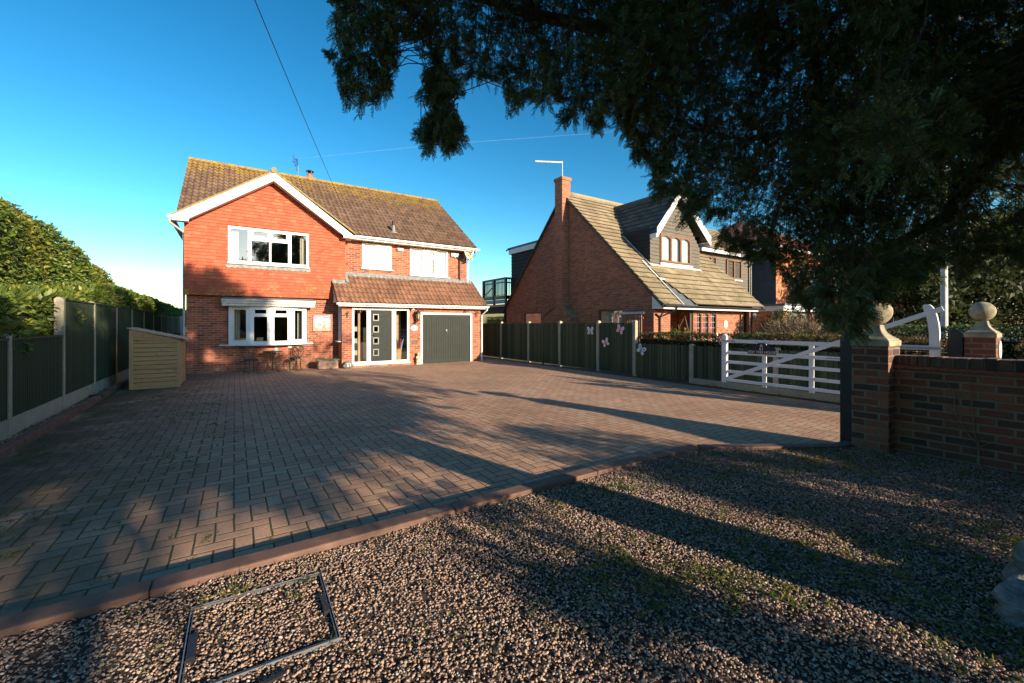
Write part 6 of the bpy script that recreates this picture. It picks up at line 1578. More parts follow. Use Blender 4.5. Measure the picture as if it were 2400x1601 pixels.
def tree(name, label, x, y, h, r, zb, mat, n, L, Wd, seed, group=None, tr=0.16, lean=(0, 0)):
    rg = np.random.default_rng(seed); t = thing(name, label, 'tree', (x, y, 0), group); rr = random.Random(seed)
    m = MB(); m.tube([(x, y, -0.1), (x+lean[0]*0.05, y+lean[1]*0.05, zb*0.65), (x+lean[0]*0.5, y+lean[1]*0.5, zb+(h-zb)*0.35), (x+lean[0], y+lean[1], h*0.95)], [tr, tr*0.8, tr*0.55, 0.03], 9)
    nb = 12; cl = []
    for k in range(nb):
        a = k*2.4+rr.uniform(0, 1); z = zb+(h-zb)*(0.05+0.85*k/nb); q = r*(0.45+0.5*math.sin(math.pi*min(1, 0.15+0.85*k/nb)))
        e = (x+lean[0]*z/h+q*math.cos(a), y+lean[1]*z/h+q*math.sin(a), min(h, z+0.35*q)); m.tube([(x+lean[0]*z/h*0.7, y+lean[1]*z/h*0.7, z-0.2), ((x+e[0])/2, (y+e[1])/2, z+0.1*q), e], [tr*0.35, tr*0.22, 0.02], 6)
        cl.append(e); cl.append(((x+e[0])/2, (y+e[1])/2, z+0.3*q))
    m.build('trunk', MT['bark'], t)
    cl += [(x+lean[0]*0.8+rr.gauss(0, r*0.35), y+lean[1]*0.8+rr.gauss(0, r*0.35), zb+(h-zb)*rr.uniform(0.15, 0.95)) for _ in range(16)]
    cl = np.array(cl); idx = rg.integers(0, len(cl), n); off = rg.normal(0, 1, (n, 3)); off = norm(off)*(rg.uniform(0.2, 1, n)**0.5)[:, None]*r*0.36*np.array([1, 1, 0.75])
    P = cl[idx]+off; P[:, 2] = np.maximum(P[:, 2], zb*0.9); d = norm(off)
    V, F = leaves(P, norm(d*0.5+rg.normal(0, 0.6, (n, 3))-np.array([0, 0, 0.2])), rg.normal(0, 1, (n, 3)), L*rg.uniform(0.6, 1.3, n), Wd*rg.uniform(0.7, 1.3, n)); npmesh('crown', V, F, mat, t)
    return t
for q, (x, y, h, r, zb, lab) in enumerate(((30.5, 6.8, 5.6, 2.3, 0.4, 'dark evergreen behind the pale pole'), (34.0, 5.0, 7.2, 2.9, 0.5, 'dark evergreen above the far ball pillar'), (38.0, 2.6, 7.5, 3.1, 0.4, 'dark evergreen beyond the wall, set apart from the pole'), (43, 4.5, 9.0, 3.4, 0.6, 'taller dark tree behind the other evergreens'))):
    tree('evergreen_tree', lab, x, y, h, r, zb, MT['dark_leaf'], 5200, 0.36, 0.15, 60+q, 'dark evergreens beyond the boundary wall')

# yew whose boughs hang into the view ------------------------------------------------
Y = thing('yew_tree', 'big dark yew with drooping boughs over the gate pillar', 'tree', (3.45, -0.35, 0))
m = MB()
m.tube([(3.42, -0.38, -0.05), (3.45, -0.36, 0.5), (3.44, -0.33, 1.4), (3.50, -0.3, 2.4), (3.52, -0.32, 3.6), (3.6, -0.4, 5.0), (3.7, -0.5, 6.6), (3.7, -0.6, 8.0)], [0.36, 0.29, 0.26, 0.25, 0.21, 0.16, 0.10, 0.03], 14)
m.build('trunk', MT['bark'], Y, smooth=True)
limbs = [
 ([(3.5, -0.3, 3.4), (3.5, 0.8, 4.1), (3.31, 1.89, 4.30), (2.96, 2.0, 4.12), (2.57, 2.14, 3.88), (2.26, 2.34, 3.85), (1.91, 2.69, 4.03), (1.73, 2.93, 4.2), (1.33, 3.31, 4.4), (0.9, 3.6, 4.3)], 0.085, 0.018),
 ([(1.5, 3.1, 4.3), (1.2, 2.95, 4.0), (1.14, 2.84, 3.72), (1.19, 2.81, 3.45), (1.23, 2.78, 3.25), (1.29, 2.74, 3.07)], 0.018, 0.006),
 ([(3.52, -0.3, 3.6), (3.6, 0.9, 4.2), (3.65, 1.43, 4.05), (3.67, 1.42, 3.74), (3.70, 1.39, 3.41), (3.67, 1.42, 3.06), (3.72, 1.5, 2.85)], 0.05, 0.016),
 ([(3.5, -0.25, 2.9), (4.1, 0.1, 3.1), (4.43, 0.44, 3.04), (4.48, 0.52, 2.92), (4.59, 0.69, 2.73), (4.65, 0.89, 2.44), (4.59, 1.17, 2.27), (4.43, 1.39, 2.21), (4.43, 1.63, 2.12)], 0.08, 0.02),
 ([(3.6, 0.6, 3.9), (3.88, 1.04, 3.36), (3.75, 1.24, 3.23), (3.77, 1.47, 3.13), (3.45, 1.8, 3.08), (3.08, 2.05, 3.18)], 0.035, 0.010),
 ([(3.55, -0.3, 4.4), (2.6, 0.8, 4.9), (1.4, 2.1, 5.0), (0.7, 3.4, 4.6)], 0.07, 0.02),
 ([(3.55, -0.3, 3.0), (4.6, 1.4, 3.4), (5.4, 2.4, 3.1), (5.9, 2.9, 2.4)], 0.06, 0.015),
 ([(3.6, -0.4, 5.2), (2.6, 0.6, 6.3), (1.9, 1.6, 6.6)], 0.06, 0.02), ([(3.6, -0.4, 5.5), (4.6, -1.2, 6.5), (5.3, -1.8, 6.6)], 0.06, 0.02),
 ([(3.5, -0.3, 3.9), (2.2, -1.2, 4.6), (1.2, -1.9, 4.6)], 0.07, 0.02)]
for P, a, b in limbs:
    m = MB(); m.tube(P, [a+(b-a)*i/(len(P)-1) for i in range(len(P))], 8); m.build('limb', MT['bark'], Y, smooth=True)
CL = np.array([[float(v)/100 for v in s.split(',')] for s in '200,182,317,16;83,304,333,9;64,311,361,4;215,279,444,5;174,300,437,8;78,280,357,15;162,319,406,14;106,280,370,10;100,279,389,8;198,229,350,17;190,194,330,17;211,177,328,17;196,222,364,17;250,215,304,4;68,305,367,9;63,298,387,6;218,241,398,17;161,262,347,4;74,330,356,9;86,293,345,6;222,224,318,6;210,241,372,17;216,187,323,16;80,295,379,17;97,298,382,15;227,220,324,6;140,296,413,13;186,283,392,17;55,290,355,4;230,212,381,17;144,288,416,7;84,316,361,13;174,276,410,16;226,190,303,8;195,254,333,6;73,303,398,4;195,284,381,17;203,249,364,17;191,233,323,6;169,317,416,17;172,222,324,14;210,205,343,17;79,333,348,14;187,272,353,11;60,310,398,4;216,212,400,5;223,235,387,17;201,265,403,17;149,282,395,17;202,255,400,17;230,215,401,10;195,272,404,17;66,330,351,4;151,279,418,4;217,235,412,8;69,288,371,14;226,234,316,4;241,211,403,10;97,322,344,4;202,208,318,7;191,304,422,17;174,262,417,4;226,206,387,14;214,242,422,4;208,274,390,17;171,294,415,17;223,210,361,17;244,234,412,16;83,250,359,9;205,229,394,14;69,248,355,6;165,291,366,9;83,305,342,9;239,200,289,4;187,201,330,17;197,244,409,8;188,258,335,5;256,215,422,4;112,258,377,10;227,195,318,10;220,194,336,17;125,295,377,4;80,249,364,4;237,201,372,17;195,295,433,15;189,215,321,12;212,259,397,17;198,223,314,6;224,264,413,17;95,324,373,9;59,306,382,4;145,304,395,9;141,293,368,4;212,242,412,9;103,292,388,16;215,235,374,17;90,319,334,4;126,290,393,16;206,221,337,16;202,200,320,13;160,301,363,4;218,220,366,17;194,238,364,17;72,300,388,10;202,190,310,8;222,185,319,15;188,305,410,17;186,199,303,4;226,237,398,17;82,336,368,16;169,295,398,17;190,304,399,17;204,288,447,5;194,262,407,17;159,304,374,9;97,253,373,5;92,287,358,5;221,194,371,17;194,290,409,17;71,289,349,13;125,296,389,11;254,211,400,17;88,284,361,10;197,190,321,17;80,309,380,17;95,321,352,4;212,212,374,17;228,204,353,17;217,203,397,4;136,303,394,9;237,200,363,17;193,277,425,11;64,351,370,4;81,327,332,6;115,297,391,16;195,224,335,17;198,260,363,17;238,214,378,17;150,278,403,14;65,301,378,8;159,242,318,4;223,220,307,6;209,302,414,17;231,205,318,4;235,223,383,17;118,252,382,6;226,230,406,12;170,321,396,14;185,308,387,11;83,273,374,10;168,259,337,4;172,297,384,17;84,284,392,4;69,336,346,7;109,275,361,4;162,282,351,5;192,230,340,17;245,203,401,9;51,303,390,4;111,313,381,4;153,324,399,5;147,314,414,16;105,260,372,12;81,282,352,12;63,309,323,4;116,278,401,4;217,179,357,17;211,190,316,10;215,222,406,5;164,264,407,9;225,186,330,17;213,278,433,13;207,210,335,17;140,286,356,4;100,314,365,4;174,265,355,8;68,329,361,8;172,318,406,17;77,255,353,15;182,308,419,17;206,183,341,17;259,213,312,10;232,189,314,13;181,246,357,17;212,277,403,17;215,263,420,16;189,258,351,17;190,205,316,9;100,289,372,10;72,317,384,13;79,318,348,15;197,274,387,17;109,291,395,12;202,298,427,17;202,241,416,4;250,210,287,4;220,194,301,4;200,244,342,15;184,265,333,4;149,303,413,17;77,307,370,14;182,259,355,14;168,276,424,4;70,261,371,4;196,264,348,11;184,238,354,17;212,175,333,17;231,205,403,4;57,317,394,4;72,316,330,8;194,181,322,17;189,218,301,4;133,298,348,6;124,302,341,4;125,288,351,4;124,292,332,4;122,269,318,4;126,282,343,4;117,287,339,4;114,270,334,4;116,269,326,6;121,276,320,4;116,272,331,4;125,266,325,4;136,297,345,4;110,273,320,4;135,301,340,5;134,283,330,4;116,268,346,4;114,266,340,4;127,287,317,4;119,252,289,5;118,268,287,4;134,275,297,4;114,287,302,4;126,294,303,8;120,260,298,4;118,305,303,4;124,298,297,4;134,296,303,5;123,250,288,4;133,298,310,10;113,270,302,4;123,261,284,4;118,285,295,4;118,290,307,4;127,298,324,4;124,288,308,6;126,303,310,7;114,257,297,5;130,272,306,4;355,103,271,17;317,130,379,12;338,101,360,17;269,183,374,17;256,190,265,9;305,138,272,17;313,96,364,4;473,52,214,5;244,188,313,17;486,92,267,17;468,40,211,10;246,155,241,7;370,117,246,17;378,162,326,17;462,33,387,5;367,108,325,17;306,171,248,16;386,107,221,17;378,82,197,6;467,91,292,17;322,172,309,17;381,143,246,17;251,178,255,4;446,38,359,12;409,90,214,14;394,67,357,17;399,87,266,17;292,68,283,17;322,87,318,17;308,152,385,16;496,88,254,17;310,110,253,17;467,66,384,17;422,35,312,10;371,75,333,17;518,51,265,17;353,108,224,17;278,57,256,17;321,162,285,17;313,171,383,17;346,91,254,17;368,72,312,17;440,102,259,17;295,108,272,17;277,198,304,17;430,71,395,8;366,149,373,17;330,72,353,6;288,75,341,4;267,175,380,17;310,170,416,4;394,99,233,17;297,98,259,17;423,52,314,17;375,137,368,17;465,58,410,4;300,184,325,17;440,93,283,17;340,94,191,6;436,50,275,17;224,186,314,12;356,146,321,17;540,49,281,17;469,50,400,7;339,98,334,17;385,32,313,9;395,137,239,17;458,70,206,4;275,167,360,17;388,126,380,17;341,97,181,4;407,68,329,17;385,105,246,17;462,82,237,17;454,41,382,10;522,36,269,4;462,98,252,17;556,60,295,17;233,163,320,17;379,37,312,15;309,59,272,17;277,62,257,17;258,176,272,16;462,33,200,5;237,167,336,17;281,66,251,17;401,48,328,17;380,84,338,17;351,155,273,17;435,83,218,9;375,196,231,4;262,202,287,7;313,176,304,17;319,102,352,17;279,175,339,17;457,45,235,17;326,84,190,4;417,31,291,5;353,138,178,4;417,40,309,17;400,61,326,17;363,109,261,17;378,104,211,17;380,153,222,17;357,158,200,5;364,179,362,17;410,93,278,17;378,94,249,17;418,41,300,17;479,35,291,5;385,56,288,17;317,117,354,17;501,43,245,14;305,104,348,17;318,178,261,17;347,103,206,17;291,83,323,17;295,107,261,17;265,195,278,12;348,74,334,17;243,207,312,7;324,76,332,17;461,61,295,17;273,210,317,16;443,42,351,17;253,181,280,15;295,112,356,12;476,55,244,17;342,171,429,4;299,154,269,17;313,173,273,17;228,166,343,17;359,90,213,17;381,157,196,8;391,66,335,17;228,180,370,14;272,68,319,9;343,138,258,17;348,157,420,6;396,57,336,17;289,182,386,17;395,55,323,17;346,103,376,10;360,170,363,17;278,73,316,16;366,83,340,17;425,73,360,17;322,203,311,17;363,33,298,12;276,70,254,17;268,71,272,17;275,186,405,7;404,68,287,17;387,126,217,17;421,31,316,5;375,67,299,17;223,182,301,12;330,72,345,12;324,82,200,11;468,71,406,13;587,43,298,7;532,41,263,8;270,65,261,17;339,172,397,17;331,118,180,10;291,204,319,17;283,82,265,17;294,78,290,17;230,189,392,4;404,59,285,17;353,25,280,4;324,147,376,17;442,42,220,15;290,166,279,17;289,166,362,17;393,157,251,17;387,164,256,17;341,157,238,17;369,143,227,17;403,110,236,17;366,129,320,17;416,52,296,17;361,148,384,17;499,70,291,17;337,105,303,17;276,185,332,17;332,160,372,17;320,109,173,10;496,38,394,8;300,66,256,17;424,55,382,8;357,173,218,5;246,63,255,17;441,75,202,4;364,132,249,17;369,80,320,17;359,155,240,17;249,179,327,17;341,134,201,16;329,187,427,9;416,77,223,15;350,114,258,17;448,67,223,9;386,169,230,17;246,186,397,4;364,119,235,17;403,40,329,17;298,60,276,17;376,182,354,17;377,82,361,17;305,204,335,17;386,98,243,17;434,94,266,17;303,189,319,17;363,138,196,16;221,167,350,17;205,155,322,17;390,43,285,17;548,66,289,17;353,121,303,17;301,194,314,17;321,194,346,17;336,182,330,17;400,79,362,17;476,54,303,17;383,174,360,17;472,80,261,17;361,89,270,17;415,60,317,17;426,36,291,10;386,74,276,17;342,81,352,15;415,29,326,4;494,34,233,4;348,178,341,17;312,96,171,5;331,71,288,17;336,123,200,17;340,56,285,17;246,206,285,4;343,166,235,17;449,79,286,17;246,205,387,17;348,160,316,17;444,50,377,15;322,87,327,17;408,83,377,17;322,80,330,17;346,126,190,14;252,179,318,17;292,156,354,17;449,69,369,17;249,69,248,17;382,121,346,17;321,176,365,17;543,45,296,13;375,182,340,17;285,154,374,17;302,98,160,4;342,109,190,15;403,74,358,17;315,92,194,11;226,180,350,17;392,144,237,17;381,111,238,17;585,62,287,17;243,183,380,13;453,90,246,17;472,48,289,17;338,104,266,17;322,184,324,17;410,33,296,8;361,68,360,9;371,93,266,17;437,31,217,4;346,99,259,17;495,80,256,17;211,186,333,17;327,139,287,17;572,74,290,17;248,195,274,4;415,55,289,17;456,61,367,17;422,97,240,17;262,158,259,17;531,51,296,17;345,147,369,17;311,186,413,13;472,77,277,17;353,72,202,5;536,70,271,17;416,61,281,17;312,121,262,17;353,123,323,17;310,112,373,5;288,79,295,17;389,103,257,17;447,69,406,5;303,70,336,8;256,168,333,17;354,135,213,17;273,184,265,9;236,205,397,10;491,75,286,17;241,177,332,17;236,191,297,10;294,73,281,17;351,117,267,17;291,88,258,17;315,165,293,17;350,140,287,17;346,87,322,17;427,50,348,17;351,145,413,6;433,49,357,17;456,52,226,12;383,111,250,17;441,88,235,17;306,123,358,17;309,100,180,11;273,63,268,17;390,139,218,17;378,148,335,17;421,98,225,17;336,174,322,17;399,151,368,17;438,36,218,10;280,168,377,17;366,114,205,17;222,181,341,17;381,125,365,17;413,71,378,15;330,146,369,17;316,100,359,11;341,198,236,6;368,170,314,17;383,65,272,17;298,80,341,8;213,170,312,17;509,47,420,4;379,130,346,17;327,111,189,17;339,80,191,4;421,49,305,17;436,68,213,8;438,44,367,17;222,171,308,17;234,190,386,9;392,172,391,17;281,76,268,17;480,39,232,10;278,180,372,17;256,164,346,17;296,102,272,17;290,180,284,17;355,171,371,17;223,196,311,5;373,69,355,17;437,75,222,16;315,173,292,17;335,127,297,17;339,59,294,17;277,175,265,15;328,106,286,17;263,74,329,4;260,191,309,17;512,74,282,17;356,141,335,17;345,120,384,12;421,66,368,17;301,174,354,17;225,151,229,4;465,85,277,17;360,116,322,17;369,42,297,17;248,204,295,4;452,55,388,13;300,206,307,17;347,66,315,17;345,161,282,17;355,137,369,17;366,152,185,4;358,59,281,17;390,56,374,4;359,199,358,17;305,184,247,7;340,116,201,17;399,132,233,17;332,113,355,17;509,72,239,12;381,163,350,17;292,185,414,6;248,216,309,4;336,157,393,17;322,125,285,17;315,129,287,17;216,160,323,17;276,73,248,17;493,74,267,17;419,92,232,17;330,120,250,17;468,32,367,4;366,89,253,17;367,66,283,17;324,170,382,17;325,86,256,17;398,153,379,17;309,148,370,17;333,204,324,17;227,200,374,17;413,123,362,17;345,144,253,17;302,159,262,17;418,38,284,14;375,182,327,17;273,213,309,9;271,73,318,12;333,178,421,11;356,161,269,17;264,197,295,12;436,36,341,10;299,154,378,17;393,58,300,17;391,27,326,4;243,162,243,5;327,88,337,17;339,132,398,7;321,116,167,4;439,40,280,14;327,158,268,17;334,170,374,17;334,188,224,6;504,51,408,13;306,132,368,17;349,177,373,17;401,126,367,17;310,131,271,17;394,43,316,17;391,142,227,17;437,50,283,17;360,159,313,17;361,58,300,17;329,70,356,4;293,93,264,17;321,120,181,7;328,63,266,17;364,122,254,17;482,49,301,17;265,188,396,11;337,81,325,17;295,96,167,8;485,38,301,9;354,157,331,17;368,183,251,17;396,51,299,17;301,90,280,17;231,201,401,4;328,156,409,7;390,119,380,17;422,67,378,16;349,106,214,17;473,34,212,5;462,64,394,16;341,74,300,17;363,65,365,4;360,161,251,17;356,170,299,17;287,82,278,17;218,165,244,4;440,32,233,5;334,128,258,17;390,136,368,17;371,155,208,14;336,90,197,9;389,193,234,12;201,169,337,17;290,171,288,17;423,56,325,17;344,106,346,17;233,157,336,17;343,143,267,17;423,55,275,17;382,155,238,17;429,85,266,17;501,37,287,6;318,73,303,17;357,72,359,11;190,160,305,17;440,54,368,17;395,182,347,17;257,163,337,17;243,187,334,17;389,119,258,17;295,186,407,13;490,62,238,14;302,138,376,13;515,65,255,17;426,75,209,7;274,67,329,4;413,80,359,17;382,176,214,5;317,109,160,4;339,113,303,17;375,194,242,11;270,164,336,17;338,130,307,17;368,166,235,17;371,138,332,17;318,66,264,17;332,102,163,4;380,178,228,11;338,176,347,17;498,52,252,17;357,24,296,4;302,90,184,8;411,146,372,17;309,107,270,17;471,101,264,17;424,42,320,17;554,48,274,16;479,44,206,4;486,70,219,4;279,177,331,17;364,210,357,17;313,102,369,4;371,114,236,17;563,74,299,17;335,116,391,4;340,63,303,17;457,55,215,4;262,173,280,17;440,69,282,17;436,90,226,16;348,84,314,17;357,141,253,17;347,82,203,12;337,132,368,17;338,117,350,17;197,171,331,17;294,188,281,17;274,78,323,12;470,42,380,15;472,32,382,4;380,131,247,17;354,100,251,17;368,77,326,17;350,173,307,17;254,169,342,17;200,175,305,10;284,165,369,17;487,48,215,9;311,79,313,17;327,196,440,4;328,100,179,7;395,48,316,17;353,151,388,17;299,190,334,17;231,61,244,17;282,62,265,17;306,182,369,17;330,179,286,17;365,159,214,12;288,164,385,15;360,197,236,7;346,69,359,5;257,182,311,17;280,179,245,4;354,117,342,17;499,81,274,17;395,53,329,17;291,70,262,17;446,70,361,17;431,29,284,4;426,46,311,17;385,61,282,17;349,120,218,17;362,75,272,17;359,166,379,17;292,208,431,5;229,65,236,17;302,151,389,10;352,160,362,17;522,42,274,10;232,167,353,17;352,128,308,17;346,149,408,10;368,97,222,17;521,91,282,17;445,37,382,5;380,195,221,4;194,162,314,17;335,166,384,17;334,200,366,17;384,70,337,17;217,189,371,15;465,46,370,17;433,42,297,17;447,122,325,20;541,160,268,20;653,86,367,20;499,158,420,20;415,250,426,20;339,264,340,9;467,125,452,6;491,165,194,20;589,126,445,20;534,227,428,20;391,273,355,20;551,145,293,20;464,225,502,18;469,218,334,20;390,215,442,20;520,117,223,16;617,102,403,20;317,244,287,6;360,276,512,6;642,76,405,20;659,101,523,6;542,135,313,20;669,92,417,20;547,182,269,20;607,94,345,20;632,82,385,20;592,118,396,20;394,249,321,20;483,173,370,20;749,67,360,20;522,128,328,20;502,174,236,20;459,233,261,15;525,155,226,20;625,95,365,20;478,205,322,20;493,113,332,20;494,219,254,20;506,143,400,20;684,71,410,20;479,153,226,20;366,241,397,20;685,80,471,20;483,248,424,20;729,76,359,20;453,145,291,20;463,170,305,20;693,112,494,20;476,212,360,20;368,227,420,20;453,223,480,20;370,246,301,12;697,89,461,20;478,184,450,20;535,130,260,20;576,134,292,20;499,138,437,20;620,131,298,20;597,124,477,20;519,185,281,20;442,265,383,20;712,101,322,20;461,199,302,20;562,115,308,20;439,227,435,20;480,194,341,20;462,168,191,12;517,128,236,20;538,162,421,20;478,208,507,11;505,225,386,20;314,233,384,20;323,263,485,6;687,69,449,20;617,116,461,20;678,50,243,8;728,95,541,12;522,130,341,20;485,211,450,20;398,261,510,9;726,71,517,17;520,142,314,20;431,217,328,20;427,224,341,20;589,95,213,6;469,212,462,20;529,173,462,20;575,102,368,20;459,157,463,11;375,252,425,20;713,50,334,6;653,109,440,20;396,226,421,20;707,79,448,20;506,223,281,20;549,118,326,20;544,102,223,6;454,237,245,6;455,232,370,20;523,147,240,20;724,58,496,14;663,49,226,8;475,236,402,20;664,72,239,9;721,68,291,20;495,154,283,20;608,90,377,20;498,253,238,6;471,175,212,20;661,67,370,20;445,230,310,20;524,182,226,20;399,230,331,20;460,162,292,20;450,242,528,6;399,244,460,20;570,142,442,20;640,101,299,20;659,79,381,20;625,105,364,20;396,242,271,6;480,219,410,20;489,244,443,20;667,107,329,20;560,118,378,20;506,167,464,20;590,130,414,20;412,218,460,20;519,208,244,20;467,145,432,20;737,56,383,10;614,108,280,20;652,53,266,13;379,261,374,20;513,237,449,20;501,160,214,20;499,215,220,12;509,152,384,20;502,132,380,20;706,56,391,13;711,49,348,6;620,113,480,20;505,206,456,20;453,128,320,20;520,136,456,20;722,68,532,6;426,220,453,20;499,164,275,20;489,177,471,20;701,103,515,20;448,193,329,20;660,99,348,20;654,95,429,20;322,242,425,20;462,156,334,20;444,127,196,7;509,204,382,20;709,59,446,16;404,221,275,20;725,60,478,16;322,257,425,20;438,146,299,20;526,125,479,6;472,176,351,20;437,250,255,9;647,114,328,20;563,127,312,20;733,102,507,20;559,106,326,20;639,131,482,20;627,117,504,16;585,132,251,20;523,176,428,20;639,55,394,17;649,74,267,20;457,188,448,20;614,104,234,14;761,86,522,20;544,147,278,20;657,112,524,9;527,146,432,20;445,256,366,20;684,70,391,20;672,58,228,9;657,111,344,20;641,93,238,6;349,262,325,13;750,92,353,20;408,248,315,20;501,114,204,6;464,146,326,20;711,96,334,20;450,262,412,20;391,249,387,20;530,126,449,20;568,143,422,20;441,210,496,7;466,138,294,20;585,116,240,13;446,239,387,20;523,163,259,20;554,136,481,19;473,132,314,20;474,229,355,20;464,119,337,20;474,189,187,6;464,146,174,10;418,260,350,20;583,118,496,8;438,180,459,18;359,257,456,20;543,209,259,20;376,258,328,20;555,116,359,20;511,197,401,20;317,233,277,6;695,67,434,20;506,195,202,15;626,57,249,20;354,270,359,18;498,133,206,6;680,96,341,20;475,203,204,6;445,143,339,20;577,116,416,20;488,189,293,20;518,133,222,15;504,157,371,20;566,127,449,20;511,183,262,20;353,248,483,7;591,110,352,20;522,176,408,20;519,139,471,16;444,232,453,20;386,224,433,20;644,46,386,6;709,88,362,20;517,230,408,20;479,189,427,20;691,57,298,15;579,117,275,20;739,72,373,20;376,250,274,6;439,204,310,20;455,156,175,11;527,195,452,20;411,241,485,20;691,48,468,6;737,97,531,20;476,142,443,20;313,246,379,20;757,53,329,6;539,201,243,20;484,120,357,20;408,238,279,14;698,48,487,6;365,252,477,17;485,178,501,6;347,274,469,20;401,222,313,20;459,195,285,20;474,231,446,20;592,135,443,20;452,173,448,20;712,60,315,17;527,152,287,20;529,116,478,6;343,251,390,20;352,273,390,20;561,117,471,18;359,253,306,12;524,236,238,11;632,122,272,20;496,151,475,11;400,249,407,20;671,48,276,6;326,225,278,6;532,227,246,20;496,147,188,6;638,58,382,20;434,172,466,8;344,246,412,20;658,107,507,19;502,237,245,10;518,138,411,20;373,247,448,20;580,108,361,20;339,254,365,20;691,70,316,20;518,123,388,20;707,56,509,9;677,78,363,20;626,83,264,18;684,68,472,20;428,198,455,20;418,254,387,20;493,202,279,20;683,103,459,20;612,127,264,20;627,117,439,20;332,261,473,14;693,60,363,18;596,101,251,20;512,163,389,20;458,249,377,20;550,151,258,20;476,219,444,20;606,115,411,20;660,47,437,6;519,116,358,20;438,214,442,20;368,246,462,20;665,85,461,20;640,98,251,14;712,82,525,12;532,173,251,20;402,233,488,12;542,110,332,20;532,109,221,7;435,161,177,6;439,278,394,20;727,52,217,6;729,69,311,20;501,209,396,20;346,257,466,20;562,139,302,20;574,129,276,20;469,147,193,15;539,206,272,20;419,270,370,20;445,213,458,20;441,139,304,20;423,234,487,19;499,240,399,20;481,177,324,20;641,123,300,20;488,165,468,20;735,66,338,20;665,113,460,20;503,169,378,20;447,179,308,20;385,242,469,20;476,127,358,20;479,176,341,20;458,207,508,6;438,149,313,20;407,227,295,20;654,76,391,20;697,47,501,6;440,165,452,17;390,268,401,20;743,55,370,8;489,148,236,20;734,50,390,6;654,44,414,6;618,108,267,20;667,99,512,15;590,101,340,20;600,111,249,19;397,242,500,7;518,209,225,20;479,173,384,20;600,97,383,20;562,114,320,20;474,227,418,20;506,240,275,20;561,147,456,20;459,156,205,20;322,236,410,20;683,87,439,20;548,100,370,20;467,140,343,20;358,260,386,20;649,90,355,20;664,47,295,6;490,194,357,20;503,180,418,20;430,223,489,15;490,143,478,6;642,46,253,6;577,142,461,20;544,124,381,20;537,122,460,20;696,84,324,20;354,245,403,20;689,120,317,20;764,84,348,20;472,130,347,20;650,65,265,20;711,92,300,20;387,277,370,20;344,274,330,6;365,230,274,6;607,113,506,6;433,137,447,6;530,180,456,20;717,83,469,20;504,135,296,20;497,171,289,20;462,207,486,19;471,165,350,20;447,150,163,6;376,240,292,15;604,119,445,20;528,163,277,20;500,201,409,20;710,114,517,20;334,268,366,18;560,117,212,6;400,253,429,20;650,70,255,19;541,119,472,12;450,249,245,6;505,159,398,20;468,167,440,20;546,142,264,20;648,97,457,20;684,48,412,6;355,269,315,10;692,73,286,20;347,239,422,20;614,136,310,20;601,114,310,20;488,232,373,20;558,140,280,20;680,60,449,19;496,142,464,15;475,116,204,6;748,94,520,20;373,235,472,15;460,226,325,20;592,130,428,20;488,129,324,20;447,240,339,20;333,270,448,20;443,222,270,20;520,147,394,20;529,126,358,20;471,239,531,7;646,61,239,16;437,192,451,20;493,200,264,20;612,101,372,20;448,133,299,20;409,270,350,20;626,95,407,20;674,59,372,19;680,72,515,6;484,173,166,6;503,152,164,6;453,221,308,20;534,166,449,20;509,245,262,20;641,53,405,14;449,176,295,20;446,151,465,6;535,205,440,20;403,240,324,20;460,250,411,20;490,190,280,20;607,107,220,6;603,135,268,20;464,146,448,18;540,107,359,20;664,65,227,6;459,260,396,20;647,125,490,20;534,127,319,20;353,287,361,11;526,155,432,20;489,135,217,15;686,94,533,6'.split(';')])
rgy = np.random.default_rng(17)
